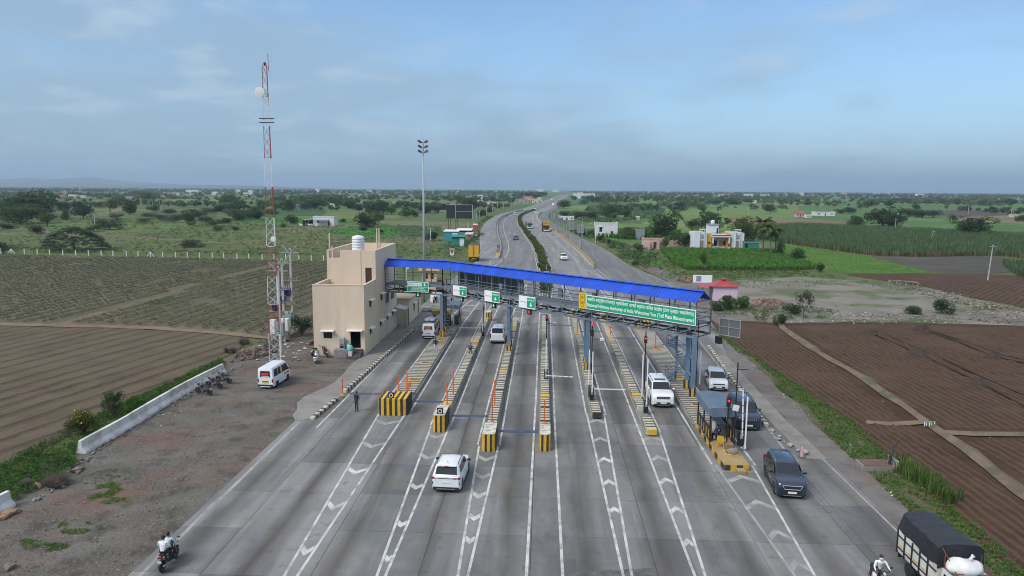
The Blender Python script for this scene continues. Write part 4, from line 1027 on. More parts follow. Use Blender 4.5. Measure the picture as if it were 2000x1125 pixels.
m_pk=mat('faded_pink_plastic',(0.42,0.27,0.30),0.6);MB().lathe([(0.15,0.04),(0.04,0.74),(0.02,0.76)],14).build('cone',m_pk,T,'auto');MB().bb(-0.21,0.21,-0.21,0.21,0,0.05,0.01).build('foot',mat('cone_foot',(0.10,0.08,0.08),0.8),T)
# ---- the toll gantry: a covered footbridge that crosses the road askew
A0=Vector((-19.15,84.75,0));A1=Vector((-11.9,82.85,0));B1=Vector((13.0,60.05,0));GD=2.5
ZB,ZD,ZE,ZR=5.55,6.62,8.60,9.40
T_G=thing('toll_gantry','long steel footbridge gantry with a blue ribbed roof crossing all the toll lanes','gantry',(A1.x,A1.y,0))
def frame(a,b):
 u=(b-a).normalized();n=Vector((-u.y,u.x,0));return u,n,(b-a).length
def bay(a,b,n0,n1,nb,first):
 u,n,L=frame(a,b);P=lambda s,d,z:a+u*s+n*d+Vector((0,0,z))
 for d in(0.0,GD):
  for z,w,h in((ZB,0.16,0.18),(ZD-0.12,0.16,0.24)):wb(MB().bar(P(n0,d,z),P(L+n1,d,z),w,h),'chord',m_steel,T_G)
  st=L/nb
  for i in range(nb+1):
   wb(MB().bar(P(i*st,d,ZB),P(i*st,d,ZD-0.2),0.09),'vertical',m_steel,T_G)
   if i<nb:
    s0,s1=(i*st,(i+1)*st)if i<nb/2 else((i+1)*st,i*st)
    wb(MB().bar(P(s0,d,ZD-0.25),P(s1,d,ZB+0.09),0.085),'diagonal',m_steel,T_G)
  npst=max(2,int(L/2.05));sp=L/npst
  for i in range(npst+1):
   wb(MB().bar(P(i*sp,d,ZD),P(i*sp,d,ZE+0.02),0.10),'post',m_steel,T_G)
  for z in(ZD+0.38,ZD+0.72,ZD+1.08):wb(MB().bar(P(n0,d,z),P(L+n1,d,z),0.05),'hand_rail',m_steel,T_G)
  wb(MB().bar(P(n0,d,ZE+0.05),P(L+n1,d,ZE+0.05),0.09,0.10),'eaves_beam',m_steel,T_G)
 for i in range(nb+1):wb(MB().bar(P(i*L/nb,0.09,ZB),P(i*L/nb,GD-0.09,ZB),0.08),'cross_beam',m_steel,T_G)
 wb(MB().bar(P(n0,GD/2,ZD-0.03),P(L+n1,GD/2,ZD-0.03),GD-0.3,0.05),'deck',mat('chequer_plate',(0.17,0.18,0.185),0.6,var=0.15),T_G)
 for d in(0.5,1.9):wb(MB().tube([P(0.2,d,ZB+0.18),P(L-0.2,d,ZB+0.18)],0.06,6),'conduit',m_black,T_G)
 return P,L
P0,L0=bay(A0,A1,0.0,0.0,4,True)
P1,L1=bay(A1,B1,0.0,0.0,18,False)
m_roof=mat('blue_roof_sheet',(0.010,0.070,0.50),0.46,var=0.12,scale=0.6,dirt=(0.03,0.08,0.33),dirt_amt=0.5,dscale=0.9,objrand=0.13,spec=0.35)
RD=0.78
def roof_run(P,L,s0,s1,skew0=0.0,skew1=0.0):
 n=int(round((s1-s0)/1.0));ov=0.42
 for side in(0,1):
  for i in range(n):
   a,b=s0+(s1-s0)*i/n,s0+(s1-s0)*(i+1)/n;prof=[];jz=ri.uniform(-0.022,0.012)
   for r in range(3):
    q=a+(b-a)*r/3;w=(b-a)/3
    prof+=[(q,0),(q+w*0.60,0),(q+w*0.70,0.045),(q+w*0.90,0.045)]
   prof.append((b,0));V=[];Fs=[]
   for s,hz in prof:
    d0,d1=(-ov,RD)if side==0 else(2*RD+ov,RD)
    t=(s-s0)/(s1-s0)
    sk=lambda d:(skew0*(1-t)+skew1*t)*d
    zE=ZE+0.04+jz;zR=ZR+0.06+jz*0.4
    V+=[tuple(P(s+sk(d0),d0,zE+hz)),tuple(P(s+sk(d1),d1,zR+hz))]
   for k in range(len(prof)-1):o=2*k;Fs.append((o,o+2,o+3,o+1))
   kk=len(V);V+=[(x,y,z-0.012)for x,y,z in V]
   Fs+=[(f[3]+kk,f[2]+kk,f[1]+kk,f[0]+kk)for f in Fs]
   wb(MB().add(V,Fs),'roof_sheet',m_roof,T_G)
 rb=MB()
 a0,a1=s0+skew0*RD,s1+skew1*RD;rb.slab([P(a0,RD-0.22,ZR+0.07),P(a1,RD-0.22,ZR+0.07),P(a1,RD,ZR+0.13),P(a0,RD,ZR+0.13)],0.012)
 rb.slab([P(a0,RD,ZR+0.13),P(a1,RD,ZR+0.13),P(a1,RD+0.22,ZR+0.07),P(a0,RD+0.22,ZR+0.07)],0.012)
 wb(rb,'ridge_cap',m_roof,T_G)
roof_run(P0,L0,-0.05,L0,0.0,0.25)
roof_run(P1,L1,0.0,L1+0.25,-0.25,0.0)
for P,L in((P0,L0),(P1,L1)):
 k=max(2,int(L/4.1))
 for i in range(k+1):
  s=L*i/k;wb(MB().bar(P(s,0,ZE+0.05),P(s,RD,ZR),0.06).bar(P(s,GD,ZE+0.05),P(s,RD,ZR),0.06),'rafter',m_steel,T_G)
  wb(MB().bar(P(s,0.05,ZE+0.02),P(s,GD-0.05,ZE+0.02),0.06),'tie_beam',m_steel,T_G)
for z in(ZD+0.05,ZD+0.5,ZD+1.0):wb(MB().bar(P1(L1,0.05,z),P1(L1,GD-0.05,z),0.06),'end_rail',m_steel,T_G)
m_infill=mat('grey_infill_sheet',(0.085,0.098,0.108),0.6,var=0.12,objrand=0.12)
for i in range(11):wb(MB().bar(P1(0.25+i*0.98+0.49,GD-0.09,ZD+0.06),P1(0.25+i*0.98+0.49,GD-0.09,ZE-0.05),0.93,0.02,up=tuple(P1(0,1,0)-P1(0,0,0))),'infill_sheet',m_infill,T_G)
for(s,z0,z1,w)in((9.6,ZD+0.55,ZD+1.15,0.35),(12.7,ZD+0.5,ZD+1.5,0.5),(14.4,ZD+0.4,ZD+1.2,0.4),(18.2,ZD+0.6,ZD+1.4,0.5),(22.5,ZD+0.5,ZD+1.45,0.45),(28.0,ZD+0.5,ZD+1.5,0.5)):
 wb(MB().bar(P1(s,0.35,z0),P1(s,0.35,z1),w,0.22,up=tuple(P1(0,1,0)-P1(0,0,0))),'equipment_cabinet',m_galv if s in(9.6,14.4)else m_steel,T_G)
def column(x,y,blue=True,lattice=False):
 mm=m_steel_b if blue else m_steel
 for yy in(y,y+2.55):
  wb(MB().bx(x-0.17,x+0.17,yy-0.15,yy+0.15,0.3,ZB+0.0),'column',mm,T_G)
  wb(MB().bx(x-0.24,x+0.24,yy-0.22,yy+0.22,0.38,1.15),'column_base',m_hazn,T_G)
  wb(MB().tube([(x+0.26,yy-0.1,0.4),(x+0.26,yy-0.1,ZD+0.5)],0.045,6),'cable_duct',m_black,T_G)
 for z in(2.0,3.6,5.1):wb(MB().bar((x,y+0.15,z),(x,y+2.4,z),0.12),'tie',mm,T_G)
 if lattice:
  for q in range(6):wb(MB().bar((x,y+0.15,0.8+q*0.8),(x,y+2.4,0.8+(q+1)*0.8),0.07).bar((x,y+2.4,0.8+q*0.8),(x,y+0.15,0.8+(q+1)*0.8),0.07),'lacing',mm,T_G)
  for q in range(12):
   a=q*0.9;c=(x+0.7,y+1.2,0.5+q*0.42);wb(MB().bar(c,(c[0]+0.75*math.cos(a),c[1]+0.75*math.sin(a),c[2]),0.25,0.04),'stair_tread',mm,T_G)
column(-12.05,83.0,False,True);column(-3.68,75.6);column(4.38,68.15);column(12.95,60.0)
cx_,cy_=12.3,64.3
wb(MB().tube([(cx_,cy_,0.4),(cx_,cy_,ZD+1.0)],0.07,8),'stair_pole',m_steel,T_G)
for q in range(30):
 a=q*0.40+2.2;z=0.6+q*0.20;e=(cx_+0.95*math.cos(a),cy_+0.95*math.sin(a),z)
 wb(MB().bar((cx_,cy_,z),e,0.26,0.04),'stair_tread',m_steel_b,T_G)
 if q%2==0:wb(MB().bar(e,(e[0],e[1],z+0.95),0.03),'baluster',m_steel,T_G)
for dz in(0.95,0.5):wb(MB().tube([(cx_+0.95*math.cos(q*0.2+2.2),cy_+0.95*math.sin(q*0.2+2.2),0.6+q*0.10+dz)for q in range(60)],0.025,5),'stair_rail',m_steel,T_G)
u1,n1_,_=frame(A1,B1);u0_,n0_,_=frame(A0,A1)
def facepos(px_,py_,d,a,b):
 u,n,L=frame(a,b);q=onplane(px_,py_,(a-n*d),(b-n*d));s=(Vector((q.x,q.y,0))-(a-n*d)).dot(u);return s,q.z
def board(name,label,cat,a,b,s0,s1,z0,z1,d,group=None):
 u,n,L=frame(a,b);o=bpy.data.objects.new(name,None);COL.objects.link(o);o.empty_display_size=0.2
 M=Matrix((u,Vector((0,0,1)),-n)).transposed().to_4x4();M.translation=a+u*s0-n*d+Vector((0,0,z0));o.matrix_world=M
 tag(o,label,cat,group);return o,s1-s0,z1-z0
m_sgreen=mat('sign_green',(0.010,0.33,0.165),0.45,var=0.04)
m_swhite=mat('sign_white',(0.80,0.81,0.82),0.45,var=0.03)
m_syel=mat('sign_yellow',(0.72,0.47,0.01),0.45,var=0.05)
m_sdark=mat('sign_dark',(0.03,0.03,0.03),0.5)
m_sred=mat('sign_red_text',(0.45,0.12,0.12),0.5);m_sgrey=mat('sign_back_grey',(0.10,0.115,0.125),0.6,var=0.1)
def bxp(o,name,x0,x1,y0,y1,z0,z1,m):return MB().bx(x0,x1,y0,y1,z0,z1).build(name,m,o)
def textp(o,name,s,x,y,z,m,w=None,h=None,bold=0.0,**k):
 ob=link_mesh(name,text_mesh(s,m,w,h,bold,**k),o,(x,y,z));return ob
(sa,za),(sb,zb_)=facepos(1145,604,0.2,A1,B1),facepos(1359,636,0.2,A1,B1)
(_,zt),(_,zt2)=facepos(1145,576,0.2,A1,B1),facepos(1359,605,0.2,A1,B1)
z0_,z1_=(za+zb_)/2,(zt+zt2)/2
o,w,h=board('sign_board','long green welcome board with two lines of white writing on the gantry','sign',A1,B1,sa,sb,z0_,z1_,0.2)
bxp(o,'panel',0,w,0,h,0,0.06,m_swhite);bxp(o,'green_field',0.07,w-0.07,0.07,h-0.07,0.06,0.066,m_sgreen)
textp(o,'marathi_text','भारतीय राष्ट्रीय राजमार्ग प्राधिकरण आपले स्वागत करीत आहोत (टोल प्लाझा भवानीनगर)',0.16,h*0.53,0.07,m_swhite,w-0.32,h*0.36,0.012)
textp(o,'english_text','National Highway Authority of India Welcomes You (Toll Plaza Bhavaninagar)',0.16,h*0.13,0.07,m_swhite,w-0.32,h*0.33,0.018)
sy0,_=facepos(1131.5,590,0.2,A1,B1)
o,w,h=board('shield_sign','yellow highway shield sign reading NH 965 at the left end of the green board','sign',A1,B1,sy0,sa-0.02,z0_-0.02,z1_+0.14,0.22)
bxp(o,'panel',0,w,0,h,0,0.06,m_syel)
sh=[(0.2,0.92),(0.8,0.92),(0.8,0.35),(0.68,0.16),(0.5,0.08),(0.32,0.16),(0.2,0.35)]
so=MB()
for i in range(len(sh)):
 a,b=sh[i],sh[(i+1)%len(sh)];so.bar((a[0]*w,a[1]*h,0.066),(b[0]*w,b[1]*h,0.066),0.02,0.035,up=(0,0,1)if False else None)
so.build('shield_outline',m_sdark,o)
textp(o,'number_text','NH',0.33*w,0.60*h,0.064,m_sdark,0.34*w,0.20*h,0.0);textp(o,'number_text','965',0.28*w,0.28*h,0.064,m_sdark,0.44*w,0.22*h,0.0)
def arrow(o,cx,cy,w,h,m=None):
 V=[(cx-w*0.16,cy+h/2,0.07),(cx+w*0.16,cy+h/2,0.07),(cx+w*0.16,cy,0.07),(cx+w/2,cy,0.07),(cx,cy-h/2,0.07),(cx-w/2,cy,0.07),(cx-w*0.16,cy,0.07)]
 MB().add(V,[(0,1,2,6),(3,2,6,5,4)]).build('arrow',m or m_swhite,o)
def lane_lamp(a,b,s,z,d,green,label):
 o,w,h=board('lane_signal',label,'signal light',a,b,s-0.26,s+0.26,z-0.27,z+0.27,d,'lane lamps under the lane boards')
 bxp(o,'housing',0,w,0,h,-0.12,0.05,m_black);bxp(o,'bracket',w/2-0.03,w/2+0.03,h,h+0.22,-0.05,0.0,m_galv)
 if green:arrow(o,w/2,h/2,0.34,0.36,m_glow_g)
 else:
  MB().bar((0.12,0.12,0.06),(w-0.12,h-0.12,0.06),0.05,0.02).bar((0.12,h-0.12,0.062),(w-0.12,0.12,0.062),0.05,0.02).build('cross',emis('red_cross_dim',(0.55,0.03,0.04),0.7),o)
for(c0,c1,c2,c3,txt,green)in(((885.5,576),(911.5,580),(885.5,556),(911.5,561),'LANE-2',True),((947,588),(976,592),(947,566),(976,571),'LANE-3',True),((1014,600),(1046,604.5),(1014,576.5),(1046,581),'LANE-4',False)):
 (s0,y0),(s1,y1)=facepos(*c0,0.25,A1,B1),facepos(*c1,0.25,A1,B1);(_,y2),(_,y3)=facepos(*c2,0.25,A1,B1),facepos(*c3,0.25,A1,B1)
 o,w,h=board('lane_sign','white board with a green %s panel and down arrow on the gantry'%txt,'sign',A1,B1,s0,s1,(y0+y1)/2,(y2+y3)/2,0.25,'lane boards on the gantry')
 bxp(o,'panel',0,w,0,h,0,0.06,m_swhite);bxp(o,'green_panel',w*0.50,w-0.05,h*0.08,h*0.90,0.06,0.065,m_sgreen)
 textp(o,'lane_text',txt,w*0.52,h*0.64,0.07,m_swhite,w*0.43,h*0.15,0.01);arrow(o,w*0.735,h*0.34,w*0.20,h*0.34)
 textp(o,'payment_text','FASTag',w*0.05,h*0.42,0.064,m_sred,w*0.40,h*0.15,0.0)
 lane_lamp(A1,B1,s0+w*0.62,(y0+y1)/2-0.35,0.25,green,('green arrow lamp' if green else 'red cross lamp')+' hanging under the %s board'%txt)
(s0,y0),(s1,y1)=facepos(796,570,0.25,A0,A1),facepos(837.5,570.5,0.25,A0,A1);(_,y2)=facepos(796,549,0.25,A0,A1)
o,w,h=board('lane_sign','white and green OVERSIZED VEHICLE LANE board on the left span of the gantry','sign',A0,A1,s0,s1,(y0+y1)/2,y2,0.25,'lane boards on the gantry')
bxp(o,'panel',0,w,0,h,0,0.06,m_swhite);bxp(o,'green_panel',0.06,w-0.06,0.06,h*0.47,0.06,0.065,m_sgreen);bxp(o,'green_panel',0.06,w-0.06,h*0.50,h*0.94,0.06,0.065,m_sgreen)
bxp(o,'white_panel',0.12,w*0.68,h*0.56,h*0.88,0.065,0.069,m_swhite);arrow(o,w*0.82,h*0.72,w*0.13,h*0.30)
textp(o,'payment_text','FASTag',w*0.09,h*0.64,0.072,m_sred,w*0.26,h*0.15);textp(o,'payment_text','CASH',w*0.40,h*0.64,0.072,m_sred,w*0.24,h*0.15,0.01)
textp(o,'lane_text','OVERSIZED',w*0.22,h*0.28,0.068,m_swhite,w*0.56,h*0.14,0.012);textp(o,'lane_text','VEHICLE LANE',w*0.14,h*0.09,0.068,m_swhite,w*0.72,h*0.14,0.012)
lane_lamp(A0,A1,s0+w*0.5,(y0+y1)/2-0.35,0.25,True,'green arrow lamp hanging under the OVERSIZED VEHICLE LANE board')
o,w,h=board('sign_board','grey back of a framed sign board at the right end of the gantry','sign',A1,B1,L1+0.75,L1+2.75,5.55,7.05,-2.7)
bxp(o,'panel',0,w,0,h,0,0.04,m_sgrey)
for x in(0.0,w*0.45,w-0.06):bxp(o,'frame_bar',x,x+0.06,-0.02,h+0.02,0.04,0.08,m_galv)
for y in(0.0,h*0.5,h-0.06):bxp(o,'frame_bar',-0.02,w+0.02,y,y+0.06,0.08,0.10,m_galv)
o,w,h=board('lane_signal','black lamp box hanging below the boards at the right end of the gantry','signal light',A1,B1,L1+0.5,L1+1.05,4.75,5.4,-2.6)
bxp(o,'housing',0,w,0,h,-0.1,0.1,m_black);bxp(o,'bracket',w/2-0.03,w/2+0.03,h,h+0.35,-0.03,0.03,m_galv)
# ---- cream office building at the left end of the gantry
def wall_boxes(mb,a,b,z0,z1,th,ops=(),mi=0):
 a,b=Vector(a),Vector(b);d=(b-a);L=d.length;d.normalize();n=Vector((-d.y,d.x))
 us=sorted(set([0,L]+[min(max(o[k],0),L)for o in ops for k in(0,1)]))
 for i in range(len(us)-1):
  ua,ub=us[i],us[i+1];um=(ua+ub)/2;cuts=sorted([(o[2],o[3])for o in ops if o[0]<=um<=o[1]]);z=z0;segs=[]
  for c in cuts:segs.append((z,c[0]));z=c[1]
  segs.append((z,z1))
  for s,e in segs:
   if e-s>1e-4:
    q=[a+d*ua,a+d*ub,a+d*ub+n*th,a+d*ua+n*th];mb.prism([(p.x,p.y)for p in q],s,e,mi)
 return d,n
def window(T,a,b,op,m_frame,m_pane,bars=1,set_=0.12,sill=None,canopy=None,name='window'):
 a,b=Vector(a),Vector(b);d=(b-a).normalized();n=Vector((-d.y,d.x));u0,u1,z0,z1=op
 P=lambda u,dn,z:(a.x+d.x*u+n.x*dn,a.y+d.y*u+n.y*dn,z)
 fr=MB();f=0.05
 for(x0,x1,y0,y1)in((u0,u1,z0,z0+f),(u0,u1,z1-f,z1),(u0,u0+f,z0+f,z1-f),(u1-f,u1,z0+f,z1-f)):
  fr.bar(P((x0+x1)/2,set_,y0),P((x0+x1)/2,set_,y1),x1-x0,0.05,up=(n.x,n.y,0))
 for k in range(bars):uu=u0+(u1-u0)*(k+1)/(bars+1);fr.bar(P(uu,set_,z0+f),P(uu,set_,z1-f),0.04,0.04,up=(n.x,n.y,0))
 w_=wb(fr,name,m_frame,T)
 wb(MB().bar(P((u0+u1)/2,set_+0.03,z0+0.01),P((u0+u1)/2,set_+0.03,z1-0.01),u1-u0-0.02,0.012,up=(n.x,n.y,0)),'pane',m_pane,w_)
 if canopy:wb(MB().slab([P(u0-0.25,0.0,z1+0.12),P(u1+0.25,0.0,z1+0.12),P(u1+0.25,-canopy,z1+0.06),P(u0-0.25,-canopy,z1+0.06)],0.07),'canopy',m_white,T)
 if sill:wb(MB().bar(P(u0-0.05,-0.04,z0-0.03),P(u1+0.05,-0.04,z0-0.03),0.14,0.06),'sill',m_white,T)
 return w_
m_cream=mat('cream_render',(0.66,0.535,0.405),0.9,var=0.05,scale=0.5,dirt=(0.50,0.40,0.295),dirt_amt=0.45,dscale=1.2,stretch=(1,1,0.12))
m_cream_d=mat('cream_roof_deck',(0.40,0.31,0.22),0.9,var=0.15,scale=0.8,dirt=(0.25,0.20,0.15),dirt_amt=0.6)
m_brown=mat('brown_door',(0.055,0.025,0.02),0.6,var=0.1)
BX0,BX1,BY0,BYm,BY1=-24.8,-19.2,74.55,80.0,91.4;H1,H2=7.65,10.95
T_B=thing('toll_office','cream rendered office building with a stepped roof at the left end of the gantry','building',(BX0,BY0,0))
def fz(px_,py_,p0,p1):
 q=onplane(px_,py_,p0,p1);return(Vector((q.x,q.y))-Vector(p0)).length*(1 if(Vector((q.x,q.y))-Vector(p0)).dot(Vector(p1)-Vector(p0))>0 else-1),q.z
fw=((BX0,BY0),(BX1,BY0));sw=((BX1,BY0),(BX1,BY1))
def op_px(w,x0,y0,x1,y1):
 (ua,za),(ub,zb)=fz(x0,y0,*w),fz(x1,y1,*w);return(min(ua,ub),max(ua,ub),min(za,zb),max(za,zb))
o_win=op_px(fw,632,661,648.5,646.5);o_door=op_px(fw,685,684,704,647.5);o_door=(o_door[0],o_door[1],0.75,o_door[3])
side=[op_px(sw,721.5,601,725.5,584.5),op_px(sw,722.5,653.5,726.5,638.5),op_px(sw,742.5,638,746,624.5),op_px(sw,756,626,758.8,614.5),op_px(sw,766,618,768.8,606),op_px(sw,743.5,588,747.6,571.5),op_px(sw,753,594.5,760,569.5),op_px(sw,763.5,586.5,770,568.5)]
side=[(min(a,BY1-BY0-0.8),min(b,BY1-BY0-0.1),max(c,0.9),d)for a,b,c,d in side]
mb=MB();wall_boxes(mb,*fw,-0.1,H1,0.25,[o_win,o_door]);wb(mb,'front_wall',m_cream,T_B)
mb=MB();low=[o for o in side if True]
wall_boxes(mb,(BX1,BY0+0.25),(BX1,BYm),-0.1,H1,0.25,[(a-0.25,b-0.25,c,d)for a,b,c,d in side if b<BYm-BY0]);wb(mb,'side_wall',m_cream,T_B)
mb=MB();wall_boxes(mb,(BX1,BYm),(BX1,BY1),-0.1,H2,0.25,[(a-(BYm-BY0),b-(BYm-BY0),c,d)for a,b,c,d in side if b>=BYm-BY0]);wb(mb,'side_wall',m_cream,T_B)
mb=MB();wall_boxes(mb,(BX1-0.25,BY1),(BX0+0.25,BY1),-0.1,H2,0.25);wb(mb,'rear_wall',m_cream,T_B)
mb=MB();wall_boxes(mb,(BX0,BYm),(BX0,BY0+0.25),-0.1,H1,0.25);wall_boxes(mb,(BX0,BY1),(BX0,BYm),-0.1,H2,0.25);wb(mb,'side_wall',m_cream,T_B)
dop=None
q=fz(720,533,(BX0,BYm),(BX1,BYm));q2=fz(713.5,533,(BX0,BYm),(BX1,BYm));q3=fz(726,533,(BX0,BYm),(BX1,BYm))
dop=(q2[0]-0.25,q3[0]-0.25,6.75,8.95)
mb=MB();wall_boxes(mb,(BX0+0.25,BYm),(BX1-0.25,BYm),6.5,H2-0.9,0.25,[dop]);wb(mb,'terrace_wall',m_cream,T_B)
wb(MB().bx(BX0+1.55,BX1-0.25,BYm,BYm+0.25,H2-0.9,H2),'terrace_parapet',m_cream,T_B)
for x0 in(BX0+3.85,BX0+5.55):wb(MB().bx(x0,x0+0.09,BYm-0.05,BYm-0.002,6.5,H2-0.05),'render_band',m_cream,T_B)
wb(MB().bx(BX0+0.25+dop[0]+0.0,BX0+0.25+dop[1],BYm+0.08,BYm+0.13,dop[2],dop[3]),'terrace_door',m_brown,T_B)
wb(MB().bx(BX0+0.25,BX1-0.25,BY0+0.25,BYm,6.45,6.6),'terrace_deck',m_cream_d,T_B);wb(MB().bx(BX0+0.25,BX1-0.25,BYm+0.25,BY1-0.25,9.75,9.9),'roof_deck',m_cream_d,T_B)
for z in(0.6,3.6):wb(MB().bx(BX0+0.25,BX1-0.25,BY0+0.25,BY1-0.25,z-0.12,z),'floor',m_cream_d,T_B)
m_frame=mat('window_frame_dark',(0.05,0.04,0.035),0.6)
window(T_B,*fw,o_win,m_frame,m_glass,2,canopy=0.55)
for i,o in enumerate(side):window(T_B,*sw,o,m_steel if i>5 else m_frame,mat('blue_window_glass',(0.05,0.10,0.16),0.1,var=0.0)if i>5 else m_glass,1,canopy=0.45 if i<6 else None)
P_=lambda u,dn,z:(BX0+u,BY0+dn,z)
wb(MB().bx(BX0+o_door[0]-0.3,BX0+o_door[1]+0.3,BY0-0.62,BY0-0.002,o_door[3]+0.10,o_door[3]+0.19),'door_canopy',m_white,T_B)
dr=wb(MB().bx(BX0+o_door[1]-0.06,BX0+o_door[1]-0.012,BY0+0.26,BY0+0.26+0.9,0.78,o_door[3]-0.02),'door',m_brown,T_B)
for i in range(4):wb(MB().bx(BX0+o_door[0]-0.15,BX0+o_door[1]+0.25,BY0-0.36*(4-i),BY0-0.36*(3-i)-0.004,GZ,0.18*(i+1)),'step',mat('dark_stone_step',(0.07,0.07,0.075),0.7,var=0.2),T_B)
wb(MB().bx(BX0-0.04,BX1+0.04,BY0-0.04,BY0+0.29,H1,H1+0.06),'coping',m_cream,T_B)
for x,y,h in((BX0+0.3,BYm+0.2,1.9),(BX0+3.2,BY1-0.3,1.9),(BX0+3.5,BY1-0.3,1.9),(BX0+0.6,BYm+0.2,0.4)):wb(MB().bx(x-0.06,x+0.06,y-0.06,y+0.06,H2-0.95,H2+h),'stub_post',m_cream,T_B)
T=thing('water_tank','white ribbed plastic water tank on the roof of the cream office','water tank',tuple(G(700,491,10.75)))
pr=[(0.62,0),(0.66,0.05)]
for i in range(5):pr+=[(0.66,0.12+i*0.28),(0.72,0.19+i*0.28),(0.72,0.29+i*0.28),(0.66,0.36+i*0.28)]
pr=[(a,b*1.1)for a,b in pr]+[(0.63,1.74),(0.45,1.80),(0.30,1.82)]
MB().lathe(pr,20).build('tank',mat('tank_white_plastic',(0.74,0.75,0.76),0.5,var=0.05),T,'auto');MB().lathe([(0.27,1.81),(0.27,1.87),(0.001,1.89)],14).build('lid',m_white,T,'auto')
o=MB().bb(-0.95,0.85,-0.85,-0.01,GZ,0.78,0.03).build('plinth',mat('grey_plaster',(0.24,0.23,0.22),0.9,dirt=(0.13,0.12,0.11),dirt_amt=0.6),None,loc=(BX0+3.35,BY0,0));tag(o,'grey plastered plinth left of the office door','plinth')
T=thing('water_cooler','grey steel water cooler standing on the plinth by the office door','water cooler',(BX0+3.25,BY0-0.42,0.78));MB().bb(-0.28,0.28,-0.25,0.25,0,1.25,0.03).build('body',m_galv,T);MB().bx(-0.2,0.2,-0.262,-0.251,0.15,0.4).build('grille',m_black,T);MB().bx(-0.15,0.15,-0.30,-0.251,0.55,0.6).build('tap_shelf',m_black,T)
m_teal=mat('teal_plastic',(0.16,0.50,0.46),0.45,var=0.05)
T=thing('water_jug','pale turquoise insulated jug on the plinth beside the cooler','water jug',(BX0+3.95,BY0-0.4,0.78));MB().lathe([(0.22,0),(0.24,0.05),(0.24,0.42),(0.20,0.46)],14).build('jug',mat('pale_teal',(0.35,0.62,0.60),0.45),T,'auto');MB().lathe([(0.21,0.46),(0.19,0.56),(0.05,0.58)],14).build('lid',m_teal,T,'auto')
T=thing('water_jug','green topped drink jug on a pale stand beside the office steps','water jug',(BX0+4.28,BY0-1.05,GZ));MB().bb(-0.2,0.2,-0.2,0.2,0,0.85,0.02).build('stand',mat('pale_pink_paint',(0.60,0.50,0.52),0.6),T);MB().lathe([(0.24,0.87),(0.26,0.92),(0.26,1.32),(0.2,1.40)],14).build('jug',m_teal,T,'auto')
T_A=thing('annex','low cream annex with a flat roof behind the cream office','building',(-21.6,92.0,0))
mb=MB();ax=(-17.9,93.0,102.5);wall_boxes(mb,(-21.6,93.0),(ax[0],93.0),-0.1,3.3,0.2,[]);wb(mb,'front_wall',m_cream,T_A)
mb=MB();wall_boxes(mb,(ax[0],93.2),(ax[0],102.5),-0.1,3.3,0.2,[(3.2,4.2,1.0,2.2),(6.4,7.3,0.1,2.3)]);wb(mb,'side_wall',m_cream,T_A)
window(T_A,(ax[0],93.2),(ax[0],102.5),(3.2,4.2,1.0,2.2),m_frame,m_glass,1,canopy=0.4)
wb(MB().bx(ax[0]-0.14,ax[0]-0.08,99.6,100.5,0.1,2.3),'door',m_brown,T_A)
wb(MB().bx(-21.8,ax[0]+0.3,92.8,102.7,3.3,3.46),'roof',m_cream_d,T_A);wb(MB().bx(-21.6,-21.4,93.2,102.5,-0.1,3.3).bx(-21.4,ax[0]-0.2,102.3,102.5,-0.1,3.3),'rear_wall',m_cream,T_A)
T=thing('porch','small corrugated porch on black posts beside the cream office','porch',(-18.5,91.0,0))
wb(MB().slab([(-19.1,89.6,2.75),(-17.7,89.6,2.45),(-17.7,92.3,2.45),(-19.1,92.3,2.75)],0.04),'roof_sheet',m_galv,T)
for y in(89.8,92.1):wb(MB().bx(-17.84,-17.78,y-0.03,y+0.03,0.0,2.45),'post',m_black,T)
T=thing('sentry_kiosk','small yellow-cream kiosk with a flat overhanging roof and brown pillar behind the gantry','kiosk',(-19.5,121.5,0))
m_cy=mat('yellow_cream',(0.60,0.44,0.22),0.85,var=0.06)
mb=MB();wall_boxes(mb,(-20.9,120.6),(-18.3,120.6),-0.1,4.0,0.2,[(0.5,1.05,2.5,3.5),(1.5,2.05,2.5,3.5)]);wb(mb,'front_wall',m_cy,T);wb(MB().bx(-20.9,-20.7,120.8,123,-0.1,4.0).bx(-18.5,-18.3,120.8,123,-0.1,4.0).bx(-20.7,-18.5,122.8,123,-0.1,4.0),'walls',m_cy,T)
for u in(0.5,1.5):window(T,(-20.9,120.6),(-18.3,120.6),(u,u+0.55,2.5,3.5),m_frame,m_glass,0)
wb(MB().bx(-21.4,-17.8,120.1,123.5,4.0,4.55),'roof',m_cy,T);wb(MB().bx(-21.2,-18.0,120.3,123.3,4.55,4.62),'roof_deck',mat('dark_deck',(0.10,0.10,0.10),0.9),T)
wb(MB().slab([(-17.75,121.0,4.2),(-16.6,121.0,5.2),(-16.6,122.2,5.2),(-17.75,122.2,4.2)],0.15),'slanted_panel',m_galv,T)
wb(MB().bx(-18.25,-17.5,120.4,121.1,0,2.6),'pillar',m_brown,T);wb(MB().bx(-17.45,-16.95,120.4,121.1,0,1.6),'pillar',m_yellow,T)
o=MB().lathe([(1.25,0),(1.25,1.5),(1.15,1.6)],20).build('water_sump',m_white,None,'auto',loc=(-16.9,112.5,GZ));tag(o,'round white water sump behind the left span of the gantry','water tank')
m_slab=mat('grey_stone_slab',(0.20,0.185,0.17),0.9,var=0.2,scale=1.5,objrand=0.2)
for i in range(9):
 x=-17.3+(i%3)*0.95+rs.uniform(-0.15,0.15);y=103.5+(i//3)*1.7+rs.uniform(-0.2,0.2)
 o=MB().bb(-0.55,0.55,-0.85,0.85,0,0.16,0.03).build('stone_slab',m_slab,None,loc=(x,y,0.012+0.06*(i%2)),rz=rs.uniform(-0.2,0.2));tag(o,'flat grey stone slab in the pile behind the annex','stone slab','stone slabs piled behind the annex')
